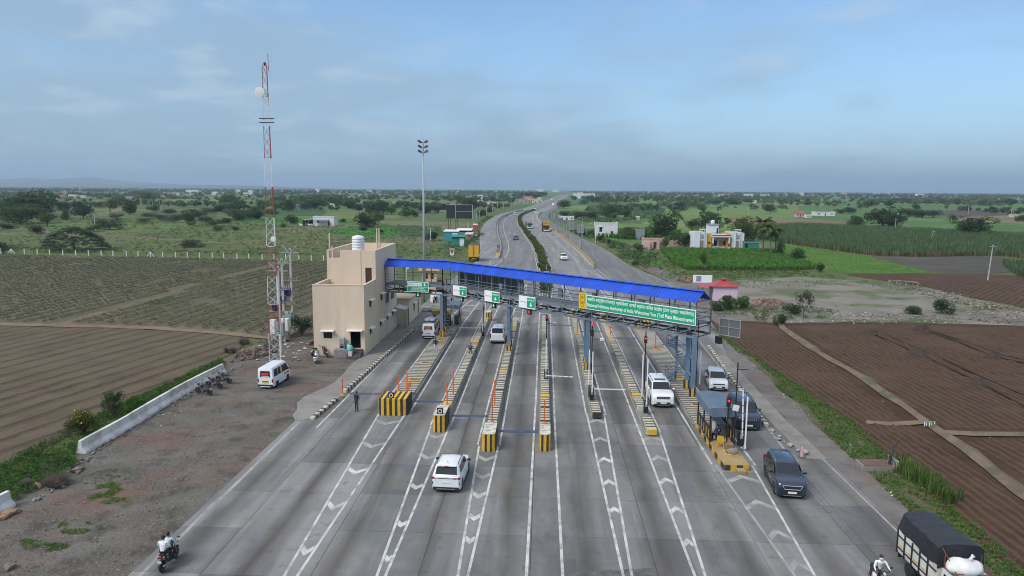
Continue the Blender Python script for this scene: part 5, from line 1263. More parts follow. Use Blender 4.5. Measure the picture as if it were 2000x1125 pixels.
# ---- lattice radio tower, ten sections red and white
m_tred=mat('tower_red',(0.33,0.075,0.055),0.6,var=0.12);m_twht=mat('tower_white',(0.72,0.72,0.72),0.55,var=0.08)
TB=G(541,706,GZ);T=thing('lattice_tower','tall slender lattice tower in red and white sections with a dish near its top','tower',(TB.x,TB.y,0))
def tri(z):
 r=0.74-0.46*(z/30.0);return[Vector((r*math.cos(a),r*math.sin(a),z))for a in(R(205),R(325),R(85))]
for k in range(10):
 z0,z1=3.0*k,3.0*(k+1);A,B=tri(z0),tri(z1);mm=m_twht if k%2==0 else m_tred
 if k==9:mm=m_tred
 S=MB()
 for i in range(3):S.lathe([(0.075,-0.03),(0.075,0.03)],8,c=tuple(A[i]))
 S=S.build('section_joint',m_black if k else m_galv,T)
 for i in range(3):
  lg=MB().tube([A[i],B[i]],0.030,6).build('leg',mm,T)
 br=MB();n=3
 for i in range(3):
  j=(i+1)%3
  for q in range(n):
   a0,a1=A[i].lerp(B[i],q/n),A[i].lerp(B[i],(q+1)/n);b0,b1=A[j].lerp(B[j],q/n),A[j].lerp(B[j],(q+1)/n)
   br.bar(a0,b1,0.017).bar(b0,a1,0.017)
  br.bar(A[i],A[j],0.028)
 br.build('bracing',mm,T)
D=MB();D.lathe([(0.001,0.12),(0.3,0.05),(0.48,-0.10),(0.50,-0.12),(0.50,-0.20),(0.40,-0.21),(0.001,-0.23)],20,axis='y');D.build('dish',m_white,T,'auto',loc=(-0.42,-0.45,27.3))
MB().bar((-0.42,-0.40,27.3),(0,0,27.2),0.08).build('dish_mount',m_galv,T)
for z,x in((24.6,0.0),(25.0,0.0)):MB().bar((-0.75,-0.2,z-0.2),(0.75,-0.2,z-0.2),0.08).build('platform_bar',m_black,T)
MB().tube([(0.2,0.3,29.5),(0.2,0.3,31.2)],0.03,6).build('rod',m_tred,T);MB().ell((0,-0.1,30.1),(0.14,0.14,0.2),8,6).build('beacon',mat('beacon_red',(0.2,0.02,0.02),0.4),T,True)
D=MB();D.lathe([(0.001,0.08),(0.25,0.03),(0.28,-0.04),(0.001,-0.06)],14,axis='y');D.build('dish',m_white,T,'auto',loc=(0.35,-0.6,12.8))
MB().bar((0.35,-0.55,12.8),(0.3,-0.2,12.7),0.06).build('dish_mount',m_galv,T)
# ---- high mast with floodlights
T=thing('high_mast','tall tapering galvanised mast with three tiers of floodlights behind the gantry','light mast',(-19.0,112.0,0));HM=25.4
MB().lathe([(0.26,-0.1),(0.10,HM)],14).build('mast',mat('mast_grey',(0.36,0.39,0.41),0.5,var=0.06),T,True)
MB().tube([(0,0,HM),(-0.25,0,HM+1.7)],0.02,5).build('lightning_rod',m_galv,T)
for tier in range(3):
 z=HM-0.2-tier*0.75
 MB().bar((-0.40,0,z-0.15),(0.40,0,z-0.15),0.07).bar((0,-0.3,z-0.15),(0,0.3,z-0.15),0.07).build('cross_arm',m_black,T)
 for i,(x,y)in enumerate(((-0.44,-0.2),(0.44,-0.2),(-0.44,0.25),(0.44,0.25))):
  o=MB().loft([[(-0.22,-0.16,-0.05),(0.22,-0.16,-0.05),(0.22,0.16,-0.05),(-0.22,0.16,-0.05)],[(-0.26,-0.22,-0.26),(0.26,-0.22,-0.26),(0.26,0.22,-0.26),(-0.26,0.22,-0.26)]]).build('floodlight',m_black,T,loc=(x,y,z+0.15));o.rotation_euler=(R(18)*(1 if y>0 else-1),R(-32)*(1 if x>0 else-1),0)
  MB().bx(-0.23,0.23,-0.19,0.19,-0.272,-0.262).build('lamp_glass',m_galv,o)
# ---- electricity poles with crossarms, transformer and cabinets by the tower
m_pole=mat('concrete_pole',(0.42,0.41,0.39),0.9,var=0.12)
def epole(x,y,h,label,arms=True,xf=False,group='poles of the transformer station'):
 T=thing('electricity_pole',label,'pole',(x,y,GZ),0,group)
 MB().bx(-0.11,0.11,-0.09,0.09,-0.2,h).build('pole',m_pole,T)
 if arms:
  o=MB().bar((-1.1,-0.13,h-0.5),(1.1,-0.13,h-0.5),0.10).build('crossarm',m_galv,T)
  for s in(-1,1):MB().bar((s*0.15,-0.15,h-0.45),(s*0.95,-0.15,h+0.45),0.09).build('v_arm',m_galv,T)
  for s in(-0.95,0,0.95):MB().lathe([(0.05,0),(0.07,0.06),(0.04,0.12),(0.07,0.18),(0.03,0.26)],8,c=(s,-0.13,h-0.45)).build('insulator',mat('brown_insulator',(0.10,0.05,0.04),0.3),T)
 return T
e1,e2,e3=G(549,688,GZ),G(556,668,GZ),G(572,648,GZ)
E1=epole(e1.x,e1.y,9.6,'front concrete pole of the transformer station, nearest the lattice tower');E2=epole(e2.x,e2.y,9.9,'second concrete pole of the transformer station behind the tower');E3=epole(e3.x,e3.y,10.6,'rearmost concrete pole of the transformer station beside the office')
for e,zs in((E2,(6.3,4.8,3.4)),(E3,(6.6,5.0,3.6))):
 for z in zs:
  MB().bar((-0.9,-0.13,z),(0.9,-0.13,z),0.08).build('crossarm',m_galv,e)
  for s in(-0.7,0,0.7):
   MB().bar((s,-0.2,z),(s+0.25,-0.35,z+0.55),0.05).build('switch_blade',m_galv,e);MB().lathe([(0.045,0),(0.07,0.08),(0.04,0.16),(0.07,0.24),(0.03,0.3)],8,c=(s,-0.2,z)).build('insulator',mat('brown_insulator',(0.10,0.05,0.04),0.3),e)
m_navy=mat('transformer_blue',(0.03,0.04,0.11),0.5,var=0.1)
for i,(x,y,z)in enumerate([((e2.x*(1-t)+e3.x*t)-0.3,(e2.y*(1-t)+e3.y*t)-0.4,z)for t,z in((-0.25,4.0),(0.3,4.3),(0.85,4.7))]):
 T=thing('transformer',('dark blue finned transformer nearest the tower, hung between the poles','dark blue finned transformer in the middle of the row between the poles','dark blue finned transformer farthest from the tower, between the poles')[i],'transformer',(x,y,z),0,'transformers of the substation')
 MB().bb(-0.45,0.45,-0.32,0.32,0,0.95,0.03).build('tank',m_navy,T)
 for f in range(6):MB().bx(-0.42+f*0.155,-0.39+f*0.155,-0.45,-0.325,0.1,0.85).build('fin',m_navy,T)
 for s in(-0.25,0,0.25):MB().lathe([(0.05,0.95),(0.07,1.02),(0.04,1.1),(0.06,1.18),(0.02,1.28)],8,c=(s,0,0)).build('bushing',m_galv,T)
 MB().bx(-0.9,0.9,-0.10,0.10,-0.14,-0.01).build('bearer',m_galv,T)
m_cab=mat('grey_blue_cabinet',(0.24,0.33,0.37),0.5,var=0.1)
for i,(x,y,z,h,mm,lab)in enumerate(((*G(535,668,GZ)[:2],0.9,1.7,m_white,'slim white meter box hung beside the lattice tower'),(*G(548,668,GZ)[:2],0.7,1.6,m_cab,'grey-blue switch cabinet nearest the lattice tower'),(*G(557,660,GZ)[:2],0.8,1.5,m_white,'white switch cabinet between two grey-blue ones'),(*G(564,654,GZ)[:2],1.0,1.8,m_cab,'grey-blue switch cabinet nearest the office building'))):
 T=thing('switch_cabinet',lab,'cabinet',(x,y,0),0,'switch cabinets under the transformers');w=0.3 if i==0 else 0.5
 MB().bb(-w,w,-0.3,0.3,z,z+h,0.03).build('body',mm,T);MB().bx(-w+0.05,w-0.05,-0.315,-0.302,z+0.08,z+h-0.08).build('door',mm,T)
 for s in(-1,1):MB().bx(s*w*0.8-0.04,s*w*0.8+0.04,-0.1,0.1,GZ,z).build('leg',m_galv,T)
T=thing('brick_wall','low red brick plinth wall between the poles and the office','wall',(-27.0,79.6,GZ))
m_brick=mat('red_brick',(0.20,0.085,0.06),0.9,var=0.25,objrand=0.25)
for r_ in range(3):
 for i in range(12):MB().bb(-0.12,0.12,0,0.24,0,0.115,0.012).build('brick',m_brick,T,loc=(0.0+0.02*(i%2),i*0.27-(0.12 if r_%2 else 0),r_*0.128))
# ---- concrete parapet wall along the yard
m_wall=mat('weathered_concrete_wall',(0.60,0.59,0.56),0.9,var=0.10,scale=0.6,dirt=(0.26,0.24,0.21),dirt_amt=0.85,dscale=0.8)
def parapet(pts,label,h=0.92):
 T=thing('parapet_wall',label,'wall',(pts[0][0],pts[0][1],GZ));seg=[]
 prof=[(-0.36,0),(0.40,0),(0.36,0.18),(0.14,0.42),(0.09,h),(-0.13,h),(-0.20,0.4)]
 rings=[]
 for i,p in enumerate(pts):
  a=Vector(pts[max(i-1,0)]);b=Vector(pts[min(i+1,len(pts)-1)]);d=(b-a).normalized();nn=Vector((d.y,-d.x))
  rings.append([(p[0]-pts[0][0]+nn.x*x+rs.uniform(-0.012,0.012),p[1]-pts[0][1]+nn.y*x,z*(1+rs.uniform(-0.02,0.02)))for x,z in prof])
 for i in range(0,len(rings)-1,6):MB().loft(rings[i:i+7]).build('wall_section',m_wall,T)
wp=[Vector(G(x,y,GZ)[:2])for x,y in((158,886),(230,846),(300,803),(370,762),(440,726))]
wpts=resample([tuple(p)for p in cr_spline(wp,6)],0.9);parapet([tuple(p)for p in wpts],'long pale concrete parapet wall between the gravel yard and the tilled field')
wp=[tuple(Vector(G(x,y,GZ)[:2]))for x,y in((-160,1080),(-60,1030),(30,982))]
parapet([tuple(p)for p in resample(wp,0.9)],'short pale concrete parapet wall cut by the left edge of the photo')
# =================================================================== VEHICLES
m_tyre=mat('tyre_rubber',(0.018,0.018,0.019),0.85,var=0.15);m_rim=mat('alloy_rim',(0.34,0.35,0.36),0.35,metal=0.7,var=0.05);m_rimd=mat('dark_rim',(0.06,0.06,0.065),0.4,metal=0.4)
m_trim=mat('black_trim',(0.02,0.02,0.022),0.55,var=0.1);m_chrome=mat('chrome_trim',(0.62,0.63,0.65),0.2,metal=0.9,var=0.0);m_plate=mat('number_plate_white',(0.72,0.72,0.70),0.5,var=0.0);m_platey=mat('number_plate_yellow',(0.62,0.42,0.04),0.5,var=0.0)
m_lampw=mat('headlamp_glass',(0.50,0.53,0.56),0.12,var=0.0,spec=0.8);m_lampr=mat('tail_lamp_red',(0.26,0.012,0.014),0.2,var=0.0);m_lampon=emis('headlamp_lit',(0.95,0.95,0.9),1.2)
def paint(name,c,rough=0.28):return mat(name,c,rough,var=0.03,scale=1.0,coat=0.6,dirt=(c[0]*0.7+0.04,c[1]*0.7+0.035,c[2]*0.7+0.03),dirt_amt=0.25,dscale=1.2)
p_white=paint('car_paint_white',(0.74,0.76,0.78));p_navy=paint('car_paint_navy',(0.012,0.022,0.055),0.22);p_slate=paint('car_paint_slate',(0.015,0.026,0.050),0.22);p_silver=paint('car_paint_silver',(0.40,0.38,0.36));p_bronze=paint('car_paint_bronze',(0.12,0.095,0.08))
def wheel(T,x,y,r,w,rim,name='wheel'):
 s=1 if x>0 else-1
 t=MB();t.lathe([(r*0.66,-w/2),(r*0.93,-w/2),(r,-w*0.32),(r,w*0.32),(r*0.93,w/2),(r*0.66,w/2)],20,axis='x')
 W_=t.build(name,m_tyre,T,'auto',loc=(x,y,r))
 q=MB();q.lathe([(0.001,s*w*0.40),(r*0.16,s*w*0.42),(r*0.18,s*w*0.30),(r*0.58,s*w*0.26),(r*0.66,s*w*0.46),(r*0.67,s*w*0.2)],20,axis='x');R_=q.build('rim',rim,W_,'auto')
 sp=MB()
 for k in range(5):
  a=k*2*math.pi/5;sp.bar((s*w*0.38,r*0.12*math.cos(a),r*0.12*math.sin(a)),(s*w*0.42,r*0.62*math.cos(a),r*0.62*math.sin(a)),0.07,0.03)
 sp.build('spokes',rim,W_)
 return W_
def car(name,label,loc,rz,p,L=4.0,W=1.80,H=1.62,wb_=2.6,r=0.34,clr=0.20,hood=1.02,belt=1.05,wsb=0.95,rf=0.25,rr=-1.55,tb=-1.92,style='suv',rails=True,lights=False,rimm=None,front='grille',group=None,roofp=None,tall_tail=True,mirror=None,sunroof=False,rear='band'):
 T=thing(name,label,'car',loc,rz,group);hw=W/2;yf,yr=L/2,-L/2;ya,yb=yf-(L-wb_)*0.46,yf-(L-wb_)*0.46-wb_;Ra=r*1.17
 ys=set([yr,yr+0.04,yr+0.14,yr+0.35,yf-0.35,yf-0.16,yf-0.05,yf,wsb,rf,0.0,tb])
 for c in(ya,yb):
  for k in(-1.01,-0.97,-0.85,-0.6,-0.3,0,0.3,0.6,0.85,0.97,1.01):ys.add(c+k*Ra)
 ys=sorted(y for y in ys if yr<=y<=yf)
 def ztop(y):
  if y>wsb:t=(y-wsb)/(yf-wsb);return belt+0.02-(belt+0.02-hood+0.10)*t**2.2 if t<0.93 else hood-0.13-(t-0.93)*2.2
  if y<tb:t=(tb-y)/(tb-yr+1e-6);return belt-0.02-0.05*t
  return belt
 def hwid(y):
  d=min(y-yr,yf-y);return hw*(1-0.14*max(0,1-d/0.42)**2)
 rings=[]
 for y in ys:
  zb=clr
  for c in(ya,yb):
   if abs(y-c)<Ra:zb=max(zb,r+math.sqrt(Ra*Ra-(y-c)**2)*0.98)
  if y-yr<0.1 or yf-y<0.1:zb=max(zb,clr+0.10)
  w=hwid(y);zt=ztop(y);zm=zb+(zt-zb)*0.45
  half=[(0,zb),(w*0.80,zb),(w*0.985,zb+0.02),(w,zm),(w*0.985,zt-0.16 if zt-0.16>zm else zm+0.01),(w*0.93,zt-0.04),(w*0.80,zt),(w*0.40,zt+0.025),(0,zt+0.035)]
  rings.append([(x,y,z)for x,z in half]+[(-x,y,z)for x,z in half[-2:0:-1]])
 MB().loft(rings).build('body',p,T,'auto')
 wt=hw*0.78;wbm=hw*0.93;zr=H
 def crn(y,z,wb2,wt2):
  return[(-wb2,y,belt-0.04),(wb2,y,belt-0.04),(wb2,y,belt+0.01),(wt2+(wb2-wt2)*0.12,y,max(belt+0.02,z-0.09)),(wt2*0.88,y,max(belt+0.03,z-0.012)),(0,y,max(belt+0.03,z+0.012)),(-wt2*0.88,y,max(belt+0.03,z-0.012)),(-wt2-(wb2-wt2)*0.12,y,max(belt+0.02,z-0.09)),(-wb2,y,belt+0.01)]
 st=[(wsb+0.02,belt+0.02,wbm*0.90,wt*0.98)]
 for t in(0.35,0.7):st.append((wsb+(rf-wsb)*t,belt+(zr-0.03-belt)*t,wbm*(0.92+0.07*t),wt))
 st+=[(rf,zr-0.03,wbm,wt),(rf-0.35,zr,wbm,wt),((rf+rr)/2,zr+0.01,wbm,wt),(rr+0.3,zr-0.01,wbm,wt*0.99),(rr,zr-0.05,wbm,wt*0.97)]
 for t in(0.4,0.8):st.append((rr+(tb-rr)*t,zr-0.05+(belt+0.04-zr+0.05)*t,wbm*(1-0.03*t),wt*0.96))
 st.append((tb-0.02,belt+0.02,wbm*0.94,wt*0.95))
 MB().loft([crn(*s)for s in st]).build('cabin',roofp or p,T,'auto')
 def gl(name,q):return MB().slab(q,0.010).build(name,m_glass,T)
 a=0.10;z0,z1=belt+(zr-belt)*a+0.0,belt+(zr-belt)*0.90;yA,yB=wsb+(rf-wsb)*a+0.02,wsb+(rf-wsb)*0.93+0.02;of=0.014
 gl('windscreen',[(wt*0.93+0.05,yA,z0+of),(-wt*0.93-0.05,yA,z0+of),(-wt*0.88,yB,z1+of),(wt*0.88,yB,z1+of)])
 yA,yB=tb+(rr-tb)*0.14-0.02,tb+(rr-tb)*0.90-0.02;zA,zB=belt+(zr-0.05-belt)*0.14,belt+(zr-0.05-belt)*0.86
 gl('rear_window',[(-wt*0.93,yA,zA+of),(wt*0.93,yA,zA+of),(wt*0.86,yB,zB+of),(-wt*0.86,yB,zB+of)])
 xs_=lambda z:wbm+(wt+(wbm-wt)*0.12-wbm)*(z-belt)/(zr-0.09-belt)+0.006
 zl,zu=belt+0.05,zr-0.13
 yfl=lambda z:wsb-0.10+(rf-wsb)*(z-belt)/(zr-belt);yrl=lambda z:tb+0.12+(rr-tb)*(z-belt)/(zr-belt)
 mid=(wsb+tb)/2+0.10
 for s in(-1,1):
  for(p0,p1,p2,p3)in(((mid+0.04,zl),(yfl(zl),zl),(yfl(zu),zu),(mid+0.04,zu)),((yrl(zl)+0.35*tall_tail,zl),(mid-0.04,zl),(mid-0.04,zu),(yrl(zu)+0.15*tall_tail,zu))):
   q=[(s*xs_(z),y,z)for y,z in(p0,p1,p2,p3)]
   if s>0:q=q[::-1]
   q=q[::-1];gl('side_window',q)
  for yy in(mid,):MB().bx(s*hw-0.004 if s>0 else-hw-0.006,s*hw+0.006 if s>0 else-hw+0.004,yy-0.006,yy+0.006,clr+0.2,belt-0.1).build('door_seam',m_trim,T)
  for yy in(mid+0.12,mid-0.85):MB().bx(s*(hw*0.985)-0.02,s*(hw*0.985)+0.02,yy,yy+0.18,belt-0.16,belt-0.12).build('door_handle',m_chrome if lights else p,T)
  MB().bx(s*hw-0.03,s*hw+0.012,yb+Ra+0.02,ya-Ra-0.02,clr-0.01,clr+0.13).build('sill',m_trim,T)
  mm=mirror or p;o=MB().ell((0,0,0),(0.12,0.07,0.085),10,6).build('mirror',mm,T,True,loc=(s*(hw+0.11),wsb-0.30,belt+0.08));MB().bx(-0.12*s-0.03,-0.12*s+0.03,-0.02,0.02,-0.09,-0.03).build('mirror_arm',m_trim,o)
  if rails:MB().tube([(s*wt*0.93,rf-0.05,zr-0.01),(s*wt*0.93,rf-0.25,zr+0.05),(s*wt*0.92,rr+0.35,zr+0.045),(s*wt*0.92,rr+0.15,zr-0.02)],0.022,6).build('roof_rail',m_chrome if lights else m_trim,T)
  fx=hwid(yf-0.1)
  MB().loft([[(s*fx*0.60,yf-0.06,hood-0.22),(s*fx*0.60,yf-0.05,hood-0.30),(s*fx*0.60,yf+0.004,hood-0.30),(s*fx*0.60,yf-0.03,hood-0.22)],[(s*fx*0.985,yf-0.30,hood-0.16),(s*fx*0.985,yf-0.30,hood-0.27),(s*fx*1.0,yf-0.18,hood-0.28),(s*fx*0.99,yf-0.20,hood-0.17)]]).build('headlight',m_lampon if lights else m_lampw,T)
  MB().lathe([(0.001,0.02),(0.075,0.015),(0.08,-0.03)],10,axis='y',c=(s*fx*0.78,yf-0.02,clr+0.26)).build('fog_light',m_lampw,T)
  if rear=='band':MB().bx(s*hw*0.50 if s>0 else-hw*0.97,s*hw*0.97 if s>0 else-hw*0.50,yr+0.0,yr+0.12,belt-0.16,belt-0.07).build('tail_light',m_lampr,T)
  else:MB().bx(s*hw*0.80 if s>0 else-hw*0.96,s*hw*0.96 if s>0 else-hw*0.80,yr+0.0,yr+0.14,belt-0.42,belt+0.06).build('tail_light',m_lampr,T)
  MB().bx(s*hw*0.86-0.06,s*hw*0.86+0.06,yr+0.01,yr+0.03,clr+0.34,clr+0.52).build('reflector',m_lampr if False else m_trim,T)
 if rear=='band':MB().bx(-hw*0.5,hw*0.5,yr-0.004,yr+0.05,belt-0.145,belt-0.10).build('tail_trim',m_trim,T)
 MB().bx(-hw*0.82,hw*0.82,yf-0.16,yf+0.010,clr+0.02,clr+0.17).build('front_bumper',m_trim,T);MB().bx(-hw*0.86,hw*0.86,yr-0.012,yr+0.14,clr+0.02,clr+0.20).build('rear_bumper',m_trim,T)
 MB().bx(-hw*0.55,hw*0.55,yf+0.010,yf+0.024,clr+0.03,clr+0.07).build('skid_plate',m_chrome,T);MB().bx(-hw*0.62,hw*0.62,yr-0.026,yr-0.012,clr+0.06,clr+0.11).build('skid_plate',m_chrome,T)
 g0,g1=hood-0.40,hood-0.20
 if front=='slats':
  G_=MB().bx(-hw*0.58,hw*0.58,yf-0.05,yf+0.008,g0,g1).build('grille',m_trim,T)
  for k in range(7):x=-hw*0.5+k*hw/6.0*0.98;MB().bx(x-0.035,x+0.035,yf+0.008,yf+0.018,g0+0.02,g1-0.02).build('grille_slat',m_chrome,G_)
 elif front=='hex':
  G_=MB().prism([(-hw*0.55,g0),(hw*0.55,g0),(hw*0.62,(g0+g1)/2),(hw*0.55,g1),(-hw*0.55,g1),(-hw*0.62,(g0+g1)/2)],-0.03,0.016).build('grille',m_trim,T,loc=(0,yf,0));G_.rotation_euler.x=R(90)
  G_.location=(0,yf,0)
  MB().tube([(-hw*0.62,yf+0.02,g1),(-hw*0.5,yf+0.03,g0-0.02),(hw*0.5,yf+0.03,g0-0.02),(hw*0.62,yf+0.02,g1)],0.03,6).build('chrome_surround',m_chrome,T);MB().tube([(-hw*0.62,yf+0.02,g1),(hw*0.62,yf+0.02,g1)],0.028,6).build('chrome_bar',m_chrome,T)
 else:MB().bx(-hw*0.60,hw*0.60,yf-0.05,yf+0.010,g1-0.09,g1).build('grille',m_trim,T)
 MB().bx(-hw*0.60,hw*0.60,yf-0.04,yf+0.012,clr+0.19,clr+0.31).build('air_intake',m_trim,T)
 MB().bx(-0.25,0.25,yf+0.024,yf+0.034,clr+0.18,clr+0.30).build('number_plate',m_plate,T);MB().bx(-0.25,0.25,yr-0.024,yr-0.010,belt-0.42,belt-0.30).build('number_plate',m_plate,T)
 if sunroof:MB().bx(-wt*0.62,wt*0.62,rf-0.85,rf-0.30,zr+0.012,zr+0.022).build('sunroof',m_glass,T)
 MB().bx(-wt*0.80,wt*0.80,rr-0.16,rr+0.05,zr-0.06,zr-0.02).build('spoiler',p,T);MB().bx(-0.12,0.12,rr-0.175,rr-0.16,zr-0.055,zr-0.03).build('brake_light',m_lampr,T)
 MB().tube([(0,rr+0.35,zr),(0,rr+0.22,zr+0.12)],0.02,5).build('antenna',m_trim,T)
 MB().bx(-hw*0.80,hw*0.80,yr+0.25,yf-0.25,clr+0.02,clr+0.16).build('underbody',m_trim,T)
 for y in(ya,yb):
  for s in(-1,1):wheel(T,s*(hw-0.115),y,r,0.22,rimm or m_rim)
 return T
def L2(g,z=0):return(g[0],g[1],z)
car('car','white compact SUV seen from behind, driving up to the toll lanes',(-5.55,42.0,0),R(-2.5),p_white,L=4.0,W=1.80,H=1.62,mirror=m_trim)
car('car','white SUV with chrome slat grille coming through the lane left of the wide right island',(10.12,60.0,0),R(180),p_white,L=4.65,W=1.90,H=1.85,wb_=2.75,r=0.38,hood=1.18,belt=1.20,wsb=1.20,rf=0.62,rr=-2.02,tb=-2.2,front='slats',sunroof=True,rear='tall')
car('car','white hatchback coming through the rightmost lane behind the dark SUV',(16.15,64.9,0),R(180-6),p_white,L=3.98,W=1.74,H=1.50,wb_=2.5,r=0.31,clr=0.17,hood=0.92,belt=0.96,wsb=1.18,rf=0.30,rr=-1.30,tb=-1.85,rails=False,mirror=m_trim,rear='tall')
car('car','dark navy SUV half hidden by the right tarp booth',(15.8,54.7,0),R(180-3),p_navy,L=4.65,W=1.90,H=1.85,wb_=2.75,r=0.38,hood=1.18,belt=1.20,wsb=1.20,rf=0.62,rr=-2.02,tb=-2.2,front='slats',rear='tall')
car('car','slate blue SUV with silver roof rails and lit lamps leaving the plaza at the right',(15.0,42.5,0),R(180-6),p_slate,L=4.32,W=1.79,H=1.65,wb_=2.6,r=0.35,hood=1.05,belt=1.08,wsb=1.10,rf=0.42,rr=-1.68,tb=-2.02,front='hex',lights=True,rear='tall',rimm=m_rimd)
g=G(971,672);car('car','white boxy SUV seen from behind in the lane under the LANE-3 sign',(g.x,g.y+2.2,0),0,p_white,L=4.45,W=1.80,H=1.95,wb_=2.7,r=0.37,clr=0.24,hood=1.18,belt=1.18,wsb=1.05,rf=0.45,rr=-2.0,tb=-2.12,rear='tall')
def van(name,label,loc,rz,p,L=3.9,W=1.50,H=1.85,plate=m_plate,stripe=None,door_open=False,sticker=None):
 T=thing(name,label,'van',loc,rz);hw=W/2;yf,yr=L/2,-L/2;r=0.30;clr=0.22;ya,yb=yf-0.72,yr+0.85;Ra=r*1.18
 ys=set([yr,yr+0.05,yr+0.2,0,yf-0.05,yf-0.25,yf-0.9,yf])
 for c in(ya,yb):
  for k in(-1.01,-0.95,-0.7,-0.35,0,0.35,0.7,0.95,1.01):ys.add(c+k*Ra)
 rings=[]
 for y in sorted(ys):
  zb=clr
  for c in(ya,yb):
   if abs(y-c)<Ra:zb=max(zb,r+math.sqrt(Ra*Ra-(y-c)**2))
  t=max(0,(y-(yf-0.95))/0.95);top=H if t<=0 else H-(H-0.95)*min(1,t*1.05)**1.5
  w=hw*(1-0.06*max(0,1-min(y-yr,yf-y)/0.25));bz=0.98
  if y-yr<0.03:top-=0.10
  ww=hw*0.86 if top>1.3 else w*0.95
  half=[(0,zb),(w*0.85,zb),(w,zb+0.03),(w,min(bz,top-0.12)),(w*0.985,min(bz+0.05,top-0.08)),(ww,max(top-0.10,min(bz+0.06,top-0.05))),(ww*0.88,top-0.01),(0,top+0.025)]
  rings.append([(x,y,z)for x,z in half]+[(-x,y,z)for x,z in half[-2:0:-1]])
 MB().loft(rings).build('body',p,T,'auto')
 xs_=lambda z:hw*0.985+(hw*0.86-hw*0.985)*(z-1.03)/(H-0.10-1.03)+0.006
 zl,zu=1.10,H-0.20
 for s in(-1,1):
  for(y0,y1,y2,y3)in((yr+0.25,yr+1.05,yr+1.05,yr+0.30),(yr+1.13,yr+1.85,yr+1.85,yr+1.13),(yr+1.95,yf-0.55,yf-0.88,yr+1.95)):
   q=[(s*xs_(zl),y0,zl),(s*xs_(zl),y1,zl),(s*xs_(zu),y2,zu),(s*xs_(zu),y3,zu)]
   if s<0:q=q[::-1]
   MB().slab(q,0.008).build('side_window',m_glass,T)
  MB().bx(s*hw-0.012,s*hw+0.012,yr+0.1,yf-0.2,0.62,0.68).build('side_trim',m_trim if not stripe else p,T)
  o=MB().ell((0,0,0),(0.10,0.05,0.09),8,6).build('mirror',m_trim,T,True,loc=(s*(hw+0.12),yf-0.62,1.18));MB().bx(-s*0.12-0.03,-s*0.12+0.03,-0.015,0.015,-0.08,-0.03).build('mirror_arm',m_trim,o)
  MB().bx(s*hw*0.80 if s>0 else-hw*0.95,s*hw*0.95 if s>0 else-hw*0.80,yr-0.012,yr+0.05,0.62,0.95).build('tail_light',m_lampr,T)
  MB().bx(s*hw*0.60 if s>0 else-hw*0.92,s*hw*0.92 if s>0 else-hw*0.60,yf-0.10,yf+0.012,0.70,0.86).build('headlight',m_lampw,T)
  for y in(ya,yb):wheel(T,s*(hw-0.10),y,r,0.18,m_rimd)
 MB().slab([(-hw*0.62,yr-0.006,1.12),(hw*0.62,yr-0.006,1.12),(hw*0.58,yr-0.002,H-0.28),(-hw*0.58,yr-0.002,H-0.28)],0.010).build('rear_window',m_glass,T)
 if sticker:MB().bx(-hw*0.42,hw*0.42,yr-0.030,yr-0.018,1.28,1.50).build('window_sticker',sticker,T);MB().bx(-hw*0.46,hw*0.46,yr-0.030,yr-0.018,1.17,1.22).build('window_sticker',m_white,T)
 MB().slab([(hw*0.80,yf-0.30,1.12),(-hw*0.80,yf-0.30,1.12),(-hw*0.74,yf-0.86,H-0.12),(hw*0.74,yf-0.86,H-0.12)],0.03).build('windscreen',m_glass,T)
 MB().bx(-hw*0.92,hw*0.92,yr-0.03,yr+0.08,0.26,0.42).build('rear_bumper',m_trim,T);MB().bx(-hw*0.60,hw*0.60,yr-0.06,yr-0.03,0.20,0.26).build('bumper_bar',m_white,T);MB().bx(-hw*0.9,hw*0.9,yf-0.08,yf+0.03,0.28,0.48).build('front_bumper',m_trim,T)
 MB().bx(-0.28,0.28,yr-0.025,yr-0.010,0.56,0.68).build('number_plate',plate,T);MB().bx(-0.30,0.30,yr-0.022,yr-0.012,0.70,0.75).build('plate_trim',m_trim,T)
 MB().bx(-hw*0.8,hw*0.8,yr+0.2,yf-0.2,clr+0.02,clr+0.2).build('underbody',m_trim,T)
 if stripe:
  for s in(-1,1):
   for k,(y0,y1)in enumerate(((yf-1.55,yf-1.2),(yf-1.15,yf-0.8),(yf-0.75,yf-0.4))):MB().bx(s*hw-0.004 if s>0 else-hw-0.010,s*hw+0.010 if s>0 else-hw+0.004,y0,y1,0.76,0.94).build('orange_decal',stripe,T)
   q=[(s*(xs_(zl)+0.012),yr+1.62,zl+0.05),(s*(xs_(zl)+0.012),yr+1.84,zl+0.05),(s*(xs_(zu)+0.012),yr+1.84,zu-0.04),(s*(xs_(zu)+0.012),yr+1.62,zu-0.04)]
   MB().slab(q if s>0 else q[::-1],0.006).build('yellow_decal',m_platey,T)
 if door_open:
  o=MB().slab([(hw+0.02,yf-0.45,0.35),(hw+0.62,yf-0.20,0.35),(hw+0.56,yf-0.24,1.55),(hw-0.02,yf-0.50,1.55)],0.05).build('open_door',p,T)
 return T
g=G(521,760,GZ);van('parked_van','white van with orange decals and yellow plate parked on the gravel by the tower',(g.x,g.y+1.95,GZ),R(-3),p_white,3.9,1.52,1.95,m_platey,mat('orange_decal',(0.62,0.20,0.03),0.5),False,emis('red_led_sticker',(0.55,0.02,0.03),0.15))
g=G(837,662);vt=van('van','white van with luggage on its roof stopped in the leftmost lane',(g.x,g.y+1.95,0),0,p_white,4.1,1.62,1.85,m_plate,None,True,mat('orange_sticker',(0.6,0.12,0.03),0.5))
T=thing('roof_luggage','bundled luggage under pale blue plastic on the roof of the white van','luggage',(g.x,g.y+1.6,1.88))
m_bag=mat('pale_blue_plastic_wrap',(0.40,0.45,0.55),0.5,var=0.25,scale=4)
